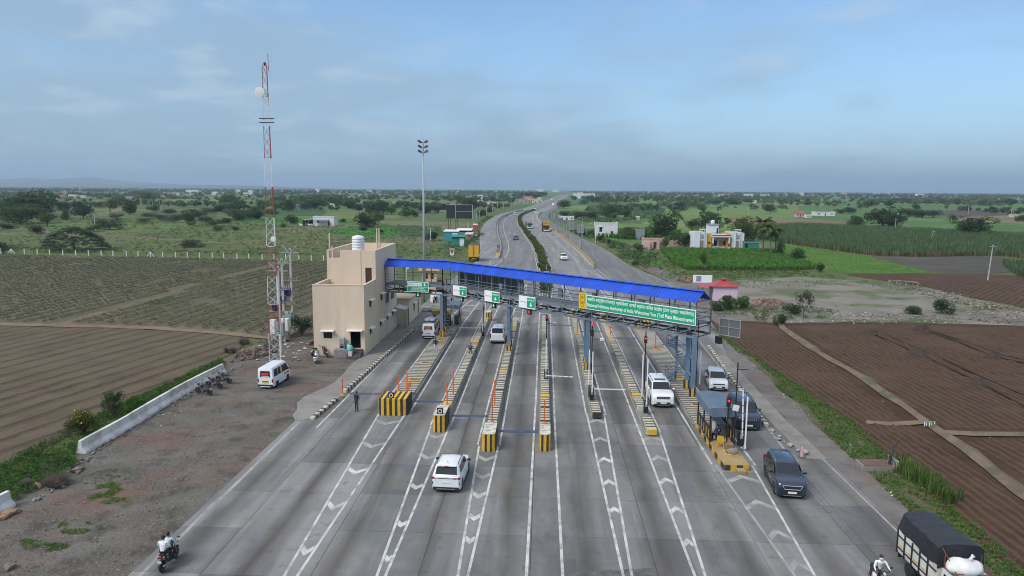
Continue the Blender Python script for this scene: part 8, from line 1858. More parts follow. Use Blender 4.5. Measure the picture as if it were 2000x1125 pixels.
P_sc2=px((1130,432),(1150,404),(1200,402),(1300,409),(1290,425),(1180,436));field_of('sugar_cane',P_sc2,0.16,blades(6,14,1.0,0.16,0.5,0.3),lf_cane,(1.6,2.6),12,'cane fields right of the far highway bend')
lf_scrub=leafmat('leaf_scrub',(0.085,0.122,0.044));scrub_p=clump(24,0.12,44,0.2,lobes=5,under=0.05)
P_scrub=px((-400,490),(640,508),(880,520),(905,500),(880,470),(860,445),(600,430),(200,425),(-300,425))
def not_track(X,Y):return vnoise(X*0.05,Y*0.04,12)*0.6+vnoise(X*0.2,Y*0.15,13)*0.4>0.42
field_of('scrub_undergrowth',P_scrub,0.13,scrub_p,lf_scrub,(0.25,0.75),13,'low green scrub between the fence and the tree line',wide=1.8,mask=not_track)
field_of('scrub_undergrowth',P_scrub,0.03,scrub_p,lf_grey,(0.3,0.9),14,'low grey-green scrub between the fence and the tree line',wide=1.8)
field_of('scrub_undergrowth',P_scrub,0.10,scrub_p,lf_lite,(0.25,0.6),15,'low yellow-green weeds between the fence and the tree line',wide=2.2,mask=lambda X,Y:vnoise(X*0.04,Y*0.04,22)>0.5)
field_of('dry_brush',px((0,490),(320,496),(636,505),(636,500),(320,490),(0,484)),0.16,scrub_p,lf_dry,(0.4,0.9),16,'dry brown brush along the fence posts',wide=1.8)
P_rg=px((1200,498),(1290,492),(1330,530),(1560,530),(1640,545),(1700,552),(1560,541),(1430,548),(1310,547),(1262,535))
field_of('roadside_weeds',P_rg,0.55,scrub_p,lf_mid,(0.25,0.7),17,'green weeds between the right service road and the maize',wide=1.8,mask=not_track);field_of('roadside_weeds',P_rg,0.4,scrub_p,lf_lite,(0.2,0.5),18,'light green weeds between the right service road and the maize',wide=2.0)
P_rg2=px((1110,452),(1180,480),(1240,512),(1262,530),(1290,492),(1240,485),(1160,462),(1120,450));field_of('roadside_weeds',P_rg2,0.35,scrub_p,lf_dark,(0.4,1.2),19,'dark weeds along the bend of the right service road',wide=1.6)
P_lg=px((905,500),(935,470),(938,450),(948,434),(966,424),(950,424),(930,440),(925,452),(880,470),(860,490));field_of('roadside_weeds',P_lg,0.3,scrub_p,lf_mid,(0.4,1.0),20,'weeds along the outer edge of the left service road',wide=1.6)
weed=blades(8,21,1.0,0.13,0.8,0.3);leafy=clump(16,0.13,55,0.3,lobes=4,under=0.02);lf_verge=leafmat('leaf_verge',(0.105,0.185,0.036),0.30)
P_w1=[(-33.9,72),(-32.2,69),(-31.9,60),(-32.0,50),(-31.6,44.5),(-30.2,43.0),(-29.9,40.6),(-30.6,37.5),(-33.2,37),(-35.0,42),(-35.4,50),(-34.6,62)]
field_of('wall_weeds',P_w1,16.0,leafy,lf_vivid,(0.22,0.50),21,'lush green weeds behind the long parapet wall',wide=1.1,mask=lambda X,Y:vnoise(X*0.5,Y*0.35,31)>0.30);field_of('wall_weeds',P_w1,9.0,leafy,lf_mid,(0.2,0.42),22,'darker weeds behind the long parapet wall',wide=1.1)
P_w2=[(22.2,98),(22.8,84),(23.9,70),(24.7,56),(24.1,46),(23.4,33),(23.2,24),(20.9,24),(20.9,33),(21.1,44),(21.5,58),(21.8,70),(22.1,84)]
vm=lambda X,Y:(vnoise(X*0.9,Y*0.22,41)*0.55+vnoise(X*0.3,Y*0.12,43)*0.45+(X-22.2)*0.10)>0.45
field_of('verge_grass',P_w2,26.0,weed,lf_verge,(0.08,0.24),23,'green grass along the right road verge',mask=vm);field_of('verge_grass',P_w2,5.0,leafy,lf_vivid,(0.18,0.40),24,'leafy weeds along the right road verge',wide=1.1,mask=vm)
field_of('verge_grass',[(22.9,46.8),(24.4,46.5),(25.0,41.0),(23.8,40.2)],12.0,blades(8,25,1.0,0.05,0.3,0.2),lf_lite,(0.7,1.2),25,'tall seeding weeds beside the concrete culvert on the right')
P_w3=px((1390,612),(1420,625),(1500,630),(1560,624),(1620,622),(1640,610),(1560,600),(1480,606),(1400,590));field_of('dump_weeds',P_w3,3.0,leafy,lf_mid,(0.2,0.6),26,'weeds on the bank below the pink kiosk',wide=1.2,mask=lambda X,Y:vnoise(X*0.25,Y*0.25,51)>0.38)
P_w4=px((1640,600),(1900,600),(1900,560),(1740,556),(1640,548),(1430,550),(1440,590));field_of('dump_weeds',P_w4,1.2,weed,lf_lite,(0.1,0.3),27,'thin grass on the waste ground at the right',mask=lambda X,Y:vnoise(X*0.07,Y*0.10,61)>0.52)
P_y=[(-31,12),(-19.4,12),(-19.5,50),(-22,60),(-31,60)]
field_of('yard_weeds',P_y,26.0,weed,lf_mid,(0.03,0.07),28,'thin patches of grass on the gravel yard',mask=lambda X,Y:(vnoise(X*0.30+9,Y*0.22,75)*0.6+vnoise(X*0.9,Y*0.8,76)*0.4>0.66))
for i_,(x_,y_,a_,b_,lb)in enumerate(((212,962,34,22,'grass patch on the yard below the thorn heap'),(150,1030,44,14,'long thin grass patch low on the yard'),(58,1062,20,10,'small grass patch near the lower left corner'),(105,1068,26,8,'narrow grass patch left of the two riders'),(205,935,60,18,'sparse grass across the middle of the yard'))):
 P_q=px(*[(x_+a_*math.cos(t_)*(1+0.3*math.sin(3*t_+i_)),y_+b_*math.sin(t_))for t_ in[k_*0.5236 for k_ in range(12)]]);field_of('yard_weeds',P_q,110 if i_<4 else 16,blades(7,31,1.0,0.22,0.9,0.9),lf_verge,(0.05,0.12),120+i_,lb,mask=lambda X,Y:vnoise(X*1.6,Y*1.6,88)>0.42)
mid_e=[((a[0]+b[0])/2,(a[1]+b[1])/2)for a,b in zip(E_['ML'],E_['MR'])];rp=resample([p for p in mid_e if 117<p[1]<620],0.28);r=np.random.RandomState(8)
pts=np.array([(p.x+r.normal(0,0.30),p.y+r.normal(0,0.2),GZ+0.08)for p in rp for _ in range(2)]);hh=0.55+0.65*vnoise(pts[:,1]*0.12,pts[:,0]*0.0+2.0,5)+0.25*r.rand(len(pts))
o=realize('median_hedge',clump(10,0.30,66,0.2,lobes=3,under=0.03),pts,np.stack([hh*0.9,hh*0.9,hh],1),lf_olive,9);tag(o,'olive green hedge growing along the median',None)
o=realize('median_hedge',clump(10,0.30,67,0.2,lobes=3,under=0.03),pts[::2]+np.array([0.15,0.1,0]),np.stack([hh*0.8,hh*0.8,hh*0.95],1)[::2],lf_mid,10);tag(o,'green shrubs growing in the median hedge',None)
# ---- near shrubs by the parapet wall
def near_shrub(pp,w,h,n,size,m,label,seed,flowers=False,name='shrub',**k):
 g=G(*pp,GZ);T=thing(name,label,'shrub',(g.x,g.y,GZ-0.04));r=np.random.RandomState(seed);P=norm_mesh(crown_pts(n,r,lobes=14,under=0.03,**k));V,Fq=leaf_quads(P*np.array([w,w,h]),size,r);link_mesh('foliage',npmesh('foliage',V,Fq,m),T)
 o=link_mesh('stems',twig_me,T);o.scale=(w*0.8,w*0.8,h*0.9)
 if flowers:
  q=P[(P[:,2]>0.72)][::max(1,len(P)//260)]*np.array([w,w,h*1.03]);V,Fq=leaf_quads(q,0.055,r,0.0,0.9);link_mesh('flowers',npmesh('flowers',V,Fq,mat('yellow_flower',(0.62,0.50,0.02),0.6,var=0.1)),T)
 return T
near_shrub((164,846),2.3,1.7,2600,0.065,lf_olive,'flowering shrub with yellow blooms behind the near end of the parapet wall',81,True,hollow=0.2)
near_shrub((222,815),1.9,2.1,1300,0.065,lf_dark,'tall sparse dark green shrub behind the parapet wall',82,hollow=0.1)
near_shrub((262,795),1.3,0.9,900,0.06,lf_vivid,'low leafy green shrub against the middle of the parapet wall',83)
near_shrub((200,850),1.4,0.8,900,0.06,lf_vivid,'low leafy green shrub at the foot of the flowering shrub',84)
near_shrub((590,655),2.6,2.4,1500,0.08,leafmat('leaf_blue_green',(0.040,0.080,0.055)),'blue-green feathery shrub growing against the left side of the cream office',85,hollow=0.1)
for pp,w,h,lab in(((110,948),2.6,0.9,'heap of dry grey thorn branches beside the gap in the parapet wall'),((447,690),2.2,0.9,'dry grey bush at the far end of the parapet wall'),((480,672),2.0,1.0,'dry pale bush on the bund behind the rubbish'),((60,952),1.6,0.6,'smaller heap of dry thorns by the cut parapet wall')):
 g=G(*pp,GZ);T=thing('thorn_heap',lab,'brushwood',(g.x,g.y,GZ))
 for k in range(5):o=link_mesh('branches',twig_me,T,(rtree.uniform(-0.3,0.3)*w,rtree.uniform(-0.2,0.2)*w,0),rtree.uniform(0,6.28),(w*0.6,w*0.6,h));o.rotation_euler.x=rtree.uniform(-0.5,0.5)
# =================================================================== HOUSES, POLES AND SMALL THINGS
m_hw=mat('house_white',(0.66,0.66,0.65),0.85,var=0.06,dirt=(0.40,0.37,0.32),dirt_amt=0.4,dscale=0.5);m_hc=mat('house_cream',(0.60,0.55,0.44),0.85,var=0.08,dirt=(0.36,0.32,0.25),dirt_amt=0.4,dscale=0.5);m_hp=mat('house_pink',(0.56,0.37,0.33),0.85,var=0.08,dirt=(0.36,0.26,0.22),dirt_amt=0.4,dscale=0.5);m_hg=mat('house_grey',(0.30,0.29,0.27),0.9,var=0.12);m_hb=mat('house_pale_blue',(0.60,0.66,0.71),0.85,var=0.05,dirt=(0.4,0.46,0.5),dirt_amt=0.3);m_ho=mat('house_orange',(0.62,0.34,0.05),0.85,var=0.06);m_tin=mat('tin_roof',(0.32,0.33,0.34),0.5,metal=0.3,var=0.15);m_redroof=mat('red_roof_sheet',(0.36,0.055,0.06),0.5,var=0.12);m_tealp=mat('teal_paint',(0.035,0.24,0.27),0.6,var=0.12,dirt=(0.08,0.17,0.18),dirt_amt=0.4);m_gtarp=mat('green_tarp',(0.02,0.20,0.145),0.6,var=0.15);m_inshade=mat('painted_interior_shade',(0.012,0.012,0.012),0.9,var=0.0);m_lilac=mat('kiosk_lilac',(0.60,0.49,0.56),0.85,var=0.05,dirt=(0.42,0.34,0.38),dirt_amt=0.3);m_mbr=mat('brown_trim',(0.14,0.075,0.06),0.7)
def house(label,pp,w_px,h_px,m=m_hw,depth=None,nwin=2,door=True,roof=None,rz=0.0,group=None,name='house',cat='house',storeys=1,gable=None):
 g=G(*pp,GZ);s=math.hypot(g.x,g.y)/F;w,h=w_px*s,h_px*s;d=depth or max(4.0,w*0.6);T=thing(name,label,cat,(g.x,g.y,GZ),rz,group)
 a,b=(-w/2,0),(w/2,0);ops=[];sh=h/storeys
 for q in range(storeys):
  n=nwin+(1 if door else 0)
  for k in range(n):
   u=w*(k+0.5)/n;ww=min(1.1,w/n*0.5)
   if door and q==0 and k==n//2:ops.append((u-ww*0.45,u+ww*0.45,0.05,min(2.1,sh*0.72)))
   else:ops.append((u-ww/2,u+ww/2,q*sh+sh*0.36,q*sh+sh*0.72))
 mb=MB();wall_boxes(mb,a,b,-0.1,h,0.2,ops);mb.build('front_wall',m,T)
 MB().bx(-w/2,-w/2+0.2,0.2,d,-0.1,h).bx(w/2-0.2,w/2,0.2,d,-0.1,h).bx(-w/2+0.2,w/2-0.2,d-0.2,d,-0.1,h).build('walls',m,T)
 for u0,u1,z0,z1 in ops:
  f=MB();f.bx(-w/2+u0,-w/2+u1,0.10,0.13,z0,z1);fo=f.build('door' if z0<0.1 else 'window',m_brown if z0<0.1 else m_glass,T)
  if z0>0.1:MB().bx(-w/2+(u0+u1)/2-0.03,-w/2+(u0+u1)/2+0.03,0.08,0.10,z0,z1).bx(-w/2+u0,-w/2+u1,0.075,0.098,(z0+z1)/2-0.03,(z0+z1)/2+0.03).build('frame',m_frame,fo);MB().bx(-w/2+u0-0.15,-w/2+u1+0.15,-0.35,0.0,z1+0.08,z1+0.16).build('sunshade',m,T)
 if gable:
  MB().add([(-w/2-0.3,-0.3,h),(w/2+0.3,-0.3,h),(w/2+0.3,d+0.3,h),(-w/2-0.3,d+0.3,h),(-w/2-0.3,d/2,h+gable),(w/2+0.3,d/2,h+gable)],[(0,1,5,4),(2,3,4,5),(0,4,3),(1,2,5),(0,3,2,1)]).build('roof',roof or m_tin,T)
 else:MB().bx(-w/2-0.12,w/2+0.12,-0.12,d+0.12,h,h+0.16).build('roof',roof or m,T);
 if not gable:MB().bx(-w/2-0.08,w/2+0.08,-0.08,0.06,h+0.16,h+0.5).bx(-w/2-0.08,-w/2+0.06,0.06,d,h+0.16,h+0.5).bx(w/2-0.06,w/2+0.08,0.06,d,h+0.16,h+0.5).build('parapet',m,T)
 return T,w,d,h
T,w,d,h=house('white farmhouse with a dark lean-to in the left middle distance',(632,441),40,16,m_hw,7,1,True)
s_=math.hypot(T.location.x,T.location.y)/F
MB().slab([(-w/2-5.5,-1.0,2.6),(-w/2,-1.0,3.1),(-w/2,5,3.3),(-w/2-5.5,5,2.8)],0.08).build('lean_to_roof',m_tin,T);MB().bx(-w/2-5.4,-w/2-0.1,1.2,1.35,0,2.5).build('lean_to_wall',m_inshade,T)  # near-black wall colour stands in for the shade inside the lean-to
for x in(-5.3,-3.6,-1.9):MB().bx(-w/2+x,-w/2+x+0.14,-0.9,-0.76,0,2.75).build('lean_to_post',m_hg,T)
MB().slab([(-w/2+1,-2.2,2.6),(w/2-2.5,-2.2,2.6),(w/2-2.5,0,3.1),(-w/2+1,0,3.1)],0.06).build('porch_roof',m_tin,T)
for x in(-w/2+1.2,0.2,w/2-2.7):MB().bx(x,x+0.12,-2.1,-1.98,0,2.6).build('porch_post',m_hg,T)
for i,x in enumerate((588,605,611)):
 g=G(x,443,GZ);Tc=thing('cow',('white cow left of the dark lean-to','white cow in front of the dark lean-to','white cow nearest the farmhouse porch')[i],'cow',(g.x,g.y,GZ),R(60+50*i),'white cattle by the farmhouse')
 b=MB();b.loft([[(0.28*math.cos(a)*k,y,1.0+0.34*math.sin(a)*k)for a in[2*math.pi*j/10 for j in range(10)]]for y,k in((-0.85,0.45),(-0.7,0.9),(-0.2,1.05),(0.3,1.1),(0.7,0.95),(0.9,0.6))]);b.tube([(0,0.75,1.15),(0,1.05,1.35),(0,1.25,1.35),(0,1.5,1.22)],[0.22,0.16,0.15,0.08],8)
 for sx in(-1,1):
  b.tube([(sx*0.18,0.6,0.85),(sx*0.18,0.62,0.45),(sx*0.18,0.6,0.0)],[0.11,0.06,0.05],6);b.tube([(sx*0.18,-0.65,0.9),(sx*0.19,-0.60,0.55),(sx*0.19,-0.72,0.38),(sx*0.19,-0.68,0.0)],[0.14,0.08,0.06,0.05],6);b.tube([(sx*0.08,1.22,1.45),(sx*0.16,1.22,1.65)],[0.03,0.01],5)
 b.tube([(0,-0.85,1.15),(0,-0.95,0.8),(0,-0.93,0.5)],[0.04,0.025,0.03],5);b.build('body',m_hw,Tc,True)
T,w,d,h=house('white flat-roofed house with a turquoise awning beside the right service road',(1184,462),43,25,m_hw,6,1,True)
MB().slab([(-w/2-3.6,0.5,3.2),(-w/2,0.5,3.5),(-w/2,4.0,3.5),(-w/2-3.6,4.0,3.2)],0.06).build('awning',m_tealp,T)
for y in(0.7,3.8):MB().bx(-w/2-3.4,-w/2-3.3,y,y+0.1,0,3.2).build('awning_post',m_galv,T)
g=G(1213,463.5,GZ);o=MB().lathe([(0.55,0),(0.6,0.1),(0.6,1.0),(0.3,1.2)],14).build('water_tank',m_white,None,'auto',loc=(g.x,g.y,GZ));tag(o,'white plastic water tank on the ground right of the white house','water tank')
g=G(1404,487,GZ);S=math.hypot(g.x,g.y)/F;T=thing('farmhouse','pale blue and orange farmhouse with a stair tower and porch','house',(g.x,g.y,GZ));X_=lambda p:(p-1404)*S;Z_=lambda p:(487-p)*S
W0,W1=X_(1358),X_(1450);hm=Z_(456);D=9.0
fops=[(X_(1381)-X_(1358)+0.9,X_(1381)-X_(1358)+1.7,1.0,2.2)]
def bw(x0,x1,y0,y1,z0,z1,m,nm='wall',ops=()):
 mb=MB();wall_boxes(mb,(x0,y0),(x1,y0),z0,z1,0.2,[(a-x0,b-x0,c,e)for a,b,c,e in ops]);mb.bx(x0,x0+0.2,y0+0.2,y1,z0,z1).bx(x1-0.2,x1,y0+0.2,y1,z0,z1).bx(x0+0.2,x1-0.2,y1-0.2,y1,z0,z1);o=mb.build(nm,m,T)
 for a,b,c,e in ops:MB().bx(a,b,y0+0.1,y0+0.13,c,e).build('window',m_glass,o)if c>0.2 else MB().bx(a,b,y0+0.1,y0+0.13,c,e).build('door',m_ho if a<X_(1408)and a>X_(1400)else m_brown,o)
 MB().bx(x0+0.2,x1-0.2,y0+0.2,y1-0.2,z1-0.5,z1-0.35).build('roof_deck',m_hg,o);return o
win=lambda c,wd,z0=1.1,z1=2.4:(X_(c)-wd/2,X_(c)+wd/2,z0,z1)
bw(W0,X_(1381),0,D,-0.1,hm,m_hb,'left_wing',[win(1370.5,1.3)]);bw(X_(1427),W1,0,D,-0.1,hm,m_hb,'right_wing',[win(1438,1.3)])
bw(X_(1381)+0.01,X_(1390),0.5,D,-0.1,Z_(457.5),m_ho,'orange_bay',[win(1386.5,0.6,1.5,2.3)]);bw(X_(1418),X_(1427)-0.01,0.5,D,-0.1,Z_(457.5),m_ho,'orange_bay',[win(1424,0.6,1.5,2.3)])
bw(X_(1390)+0.01,X_(1418)-0.01,1.8,D,-0.1,Z_(459),m_hw,'centre_block',[win(1398,1.5,0.9,2.6),(X_(1407),X_(1413.5),0.1,2.6),win(1416,0.6,1.1,2.5)])
MB().bx(X_(1389.5),X_(1424),-1.0,1.79,Z_(464),Z_(461.5)).build('porch_roof',m_hw,T);MB().bx(X_(1389.5),X_(1424),-1.02,-0.9,Z_(461.4),Z_(459.5)).build('porch_band',m_mbr,T)
for c in(1391.5,1421.5):MB().bx(X_(c)-0.2,X_(c)+0.2,-0.85,-0.45,0,Z_(464)).build('porch_pillar',m_hw,T);MB().bx(X_(c)-0.24,X_(c)+0.24,-0.89,-0.41,0.9,1.9).build('pillar_cladding',m_mbr,T)
MB().bx(X_(1390.5),X_(1413),-1.0,-0.85,0,0.9).build('porch_wall',m_hw,T);MB().bx(X_(1413.5),X_(1424),-1.8,-0.9,0,0.55).build('porch_steps',m_hp,T)
for q in range(10):x=X_(1391)+q*(X_(1423)-X_(1391))/9;MB().bx(x-0.04,x+0.04,-0.95,-0.87,Z_(459.4),Z_(456)).build('baluster',m_hw,T)
MB().bx(X_(1391),X_(1423),-0.97,-0.85,Z_(456),Z_(455.4)).build('balustrade_rail',m_mbr,T)
for c0,c1 in((1367,1376.5),(1433,1442.5)):
 MB().bx(X_(c0),X_(c1),-0.35,-0.002,-0.1,Z_(450.5)).build('pier_frame',m_hg,T)if False else None
 for cc in(c0,c1-1.2):MB().bx(X_(cc),X_(cc+1.2),-0.3,-0.002,-0.1,Z_(451)).build('pier',m_hw,T)
 MB().bx(X_(c0-0.6),X_(c1+0.6),-0.5,0.6,Z_(451),Z_(449.2)).build('pier_cap',m_hw,T);MB().bx(X_(c0+1.2),X_(c1-1.2),-0.2,-0.05,Z_(466),Z_(459.5)).build('balcony_panel',m_hg,T);MB().bx(X_(c0+1.5),X_(c1-1.5),-0.06,-0.003,0.0,Z_(470.5)).build('shutter',mat('grey_shutter',(0.22,0.20,0.19),0.7),T)
bw(X_(1387.8),X_(1406.5),3.0,7.0,hm-0.6,Z_(442.5),m_hb,'stair_tower',[(X_(1402.5),X_(1405.8),Z_(459),Z_(448))]);MB().bx(X_(1387),X_(1407.5),2.8,7.2,Z_(442.5),Z_(441)).build('tower_roof',m_hg,T)
for x in(X_(1388.5),X_(1405.5)):MB().bx(x-0.05,x+0.05,3.2,3.3,Z_(441),Z_(433)).build('rod',m_galv,T)
o=MB().lathe([(0.55,0),(0.62,0.1),(0.62,0.9),(0.45,1.15),(0.2,1.25)],16).build('water_tank',m_white,None,'auto',loc=(g.x+X_(1397.5),g.y+5,GZ+Z_(441)));tag(o,'round white water tank on the stair tower of the farmhouse','water tank')
T,w,d,h=house('green-curtained tin shed at the right of the blue and orange farmhouse',(1468,489),26,14,m_gtarp,4,0,False,m_tin,name='shed',cat='shed');MB().bx(-w/2-0.02,-w/2+0.9,-0.05,0.0,0,h*0.9).build('opening_shade_panel',m_inshade,T)  # black panel on the wall paints the shade of an open doorway
T,w,d,h=house('low pink house with a blue lettered panel left of the big dark tree',(1279,486),42,18,m_hp,5,0,True);MB().bx(-w/2-0.03,-w/2-0.001,0.3,3.8,0.5,2.4).build('lettered_panel',mat('blue_white_panel',(0.40,0.45,0.62),0.7,var=0.3,scale=3),T)
MB().bx(-w/2+0.1,-w/2+1.8,-0.9,-0.01,0,2.2).build('front_room',m_hp,T);house('small tin hut with a red roof edge behind the pink house',(1250,467),17,17,mat('tin_wall',(0.22,0.26,0.29),0.6),3.5,0,False,m_hp,name='hut',cat='hut')
c0,c1=G(1393,588,GZ),G(1432,586,GZ);T=thing('kiosk','lilac-pink kiosk with a red hipped roof beside the right end of the gantry','kiosk',(c0.x,c0.y,GZ));kw=(c1-c0).length;kd=3.4;kh=2.45
mb=MB();wall_boxes(mb,(0,0),(kw,0),-0.1,kh,0.15);mb.build('front_wall',m_lilac,T);mb=MB();wall_boxes(mb,(0,kd),(0,0.15),-0.1,kh,0.15,[(0.5,2.6,0.1,2.1)]);mb.build('counter_wall',m_lilac,T);MB().bx(kw-0.15,kw,0.15,kd,-0.1,kh).bx(0.15,kw-0.15,kd-0.15,kd,-0.1,kh).build('walls',m_lilac,T);MB().bx(0.07,0.10,0.9,3.0-0.1,0.1,2.1).build('shutter',mat('dull_lilac',(0.34,0.30,0.36),0.8),T)
e=0.35;MB().add([(-e,-e,kh),(kw+e,-e,kh),(kw+e,kd+e,kh),(-e,kd+e,kh),(kw*0.42,kd/2,kh+0.85),(kw*0.60,kd/2,kh+0.85)],[(0,1,5,4),(1,2,5),(2,3,4,5),(3,0,4),(0,3,2,1)]).build('roof',m_redroof,T)
for i in range(12):x=-e+(kw+2*e)*(i+0.5)/12;tx=kw*0.42+(kw*0.18)*(i+0.5)/12;MB().bar((x,-e,kh+0.02),(tx,kd/2,kh+0.87),0.05,0.04).build('roof_rib',m_redroof,T)
MB().lathe([(0.3,kh+0.8),(0.42,kh+0.95),(0.42,kh+1.12),(0.2,kh+1.2)],8,c=(kw*0.5,kd/2,0)).build('finial',m_redroof,T);MB().slab([(-2.0,-0.2,kh-0.25),(-e,-0.2,kh+0.05),(-e,kd,kh+0.05),(-2.0,kd,kh-0.25)],0.05).build('porch_roof',m_redroof,T)
for y in(0,kd-0.2):MB().bx(-1.9,-1.82,y,y+0.08,0,kh-0.25).build('porch_post',m_black,T)
g=G(1387,580,GZ);gb=Vector((g.x+0.6,g.y+9,GZ));T=thing('notice_board','white notice board with a faded picture behind the pink kiosk','sign',gb);s_=gb.length/F;bw_=36*s_
MB().bx(-bw_/2,bw_/2,0,0.08,1.3,2.7).build('panel',m_swhite,T);MB().bx(-bw_/2+0.6,-bw_/2+1.5,-0.012,0.0,1.5,2.5).build('picture',mat('faded_picture',(0.25,0.22,0.40),0.6,var=0.6,scale=4),T)
for x in(-bw_/2+0.3,bw_/2-0.3):MB().bx(x-0.05,x+0.05,0.08,0.16,0,2.6).build('post',m_galv,T)
g=G(884,472,GZ);S=math.hypot(g.x,g.y)/F
def shop(x0,x1,yb_,yt,m,label,door=None,roof=None,name='shop',over=0.0):
 a=G((x0+x1)/2,yb_,GZ);s=math.hypot(a.x,a.y)/F;w=(x1-x0)*s;h=(yb_-yt)*s;T=thing(name,label,'shop',(a.x,a.y,GZ));ops=[(w*door[0],w*door[1],0.05,h*0.85)]if door else[]
 mb=MB();wall_boxes(mb,(-w/2,0),(w/2,0),-0.1,h,0.12,ops);mb.bx(-w/2,-w/2+0.12,0.12,4,-0.1,h).bx(w/2-0.12,w/2,0.12,4,-0.1,h).bx(-w/2+0.12,w/2-0.12,3.88,4,-0.1,h);mb.build('walls',m,T)
 if door:MB().bx(-w/2+w*door[0],-w/2+w*door[1],0.05,0.08,0.05,h*0.85).build('shutter',m_white,T)
 MB().slab([(-w/2-0.2,-over-0.2,h-0.15),(w/2+0.2,-over-0.2,h-0.15),(w/2+0.2,4.2,h+0.35),(-w/2-0.2,4.2,h+0.35)],0.06).build('roof',roof or m_tin,T);return T,w,h
shop(867,895,472,452,m_tealp,'teal painted shop with a white shutter among the roadside shops',(0.58,0.95),m_hw);T,w,h=shop(882,907,481,462,m_gtarp,'shack under green tarpaulin with a white door in front of the shops',(0.62,0.98),m_gtarp,'shack',0.3)
T,w,h=shop(892,921,463,449,mat('dark_shop_front',(0.07,0.05,0.05),0.8),'dark shop front with a long white tin roof beside the road',None,m_hw,'shop',1.5);MB().bx(-w/2,w/2,-1.6,-1.5,h-1.3,h-0.9).build('pink_awning',mat('pink_cloth',(0.5,0.25,0.28),0.8),T)
shop(909,922,467,457,mat('stall_cloth',(0.40,0.33,0.24),0.8,var=0.3),'market stall with pale cloth awning at the road end of the shops',None,mat('pale_cloth',(0.5,0.47,0.40),0.8),'stall',0.6)
g=G(928.5,465,GZ);s_=math.hypot(g.x,g.y)/F;T=thing('shop_sign','red and white advertising board beside the roadside shops','sign',(g.x,g.y,GZ));MB().bx(-4.5*s_,4.5*s_,0,0.1,(465-449)*s_,(465-440)*s_).build('panel',mat('red_sign',(0.45,0.05,0.04),0.5,var=0.5,scale=2.5),T);MB().bx(-4.5*s_,4.5*s_,0,0.1,(465-439.5)*s_,(465-437)*s_).build('top_panel',m_swhite,T)
for x in(-3.5*s_,3.5*s_):MB().bx(x-0.06,x+0.06,0.1,0.22,0,(465-440)*s_).build('post',m_galv,T)
g=G(883,502,GZ);T=thing('well_shrine','small white tulsi pedestal with an orange top in the grass left of the yellow truck','shrine',(g.x,g.y,GZ));MB().bx(-0.5,0.5,-0.5,0.5,0,0.9).build('pedestal',m_hw,T)
for sx in(-1,1):MB().bx(sx*0.45-0.08,sx*0.45+0.08,-0.1,0.1,0.9,2.0).build('pillar',m_hw,T)
MB().bx(-0.7,0.7,-0.3,0.3,2.0,2.25).build('lintel',m_hp,T)
g=G(898,450,GZ);s_=math.hypot(g.x,g.y)/F;T=thing('billboard','large black billboard on dark steel legs left of the highway','billboard',(g.x,g.y,GZ));bz0,bz1=(450-427)*s_,(450-401)*s_
for x0,x1 in((872,889.4),(890.6,923)):MB().bx((x0-898)*s_,(x1-898)*s_,0,0.25,bz0,bz1).build('panel',mat('black_flex',(0.018,0.018,0.024),0.6,var=0.3,scale=0.8),T)
MB().bx((889.5-898)*s_,(890.5-898)*s_,-0.06,0.3,bz0,bz1+0.2).build('joint_strip',m_galv,T);MB().bx((890.8-898)*s_,(922.5-898)*s_,-0.08,-0.01,(bz0+bz1)/2,(bz0+bz1)/2+0.16).build('rail',m_galv,T);MB().bx((922-898)*s_,(923.4-898)*s_,-0.1,0.3,bz0,bz1).build('edge_strip',m_galv,T);MB().bx((871.8-898)*s_,(923.4-898)*s_,-0.08,0.3,bz1,bz1+0.2).build('top_strip',m_galv,T)
for x in(876,880,890,893,910,918):MB().bx((x-898)*s_-0.12,(x-898)*s_+0.12,0.3,0.55,0,bz0+1.0).build('leg',mat('rusty_leg',(0.08,0.06,0.05),0.8),T)
BL=['nearest','second','third','fourth','fifth','farthest']
for i,(x0,x1,yt,yb_,yf)in enumerate(((1126.5,1140,437,455,464),(1110,1121.5,432,449,457),(1098.5,1109,429.5,437,451),(1090,1099,426,433,447),(1085,1092,422,431,442),(1076,1087,414.5,429,436))):
 g=G((x0+x1)/2,yf,GZ);s_=math.hypot(g.x,g.y)/F;hw=(x1-x0)/2*s_;T=thing('board_back','%s framed board seen from behind along the right service road'%BL[i],'sign',(g.x,g.y,GZ),0,'boards seen from behind by the right service road');z0,z1=(yf-yb_)*s_,(yf-yt)*s_
 MB().bx(-hw,hw,0,0.06,z0,z1).build('panel',mat('board_grey',(0.36,0.36,0.36),0.6,var=0.15),T)
 for k in range(5):x=-hw+2*hw*k/4;MB().bx(x-0.07,x+0.07,-0.12,-0.005,z0,z1).build('frame_bar',mat('frame_dark',(0.16,0.16,0.17),0.6),T)
 for k in range(4):z=z0+(z1-z0)*k/3;MB().bx(-hw,hw,-0.19,-0.125,z-0.06,z+0.06).build('frame_bar',mat('frame_dark',(0.16,0.16,0.17),0.6),T)
 for x in(-hw*0.6,hw*0.6):MB().bx(x-0.09,x+0.09,0.07,0.25,0,z1).build('leg',m_galv,T)
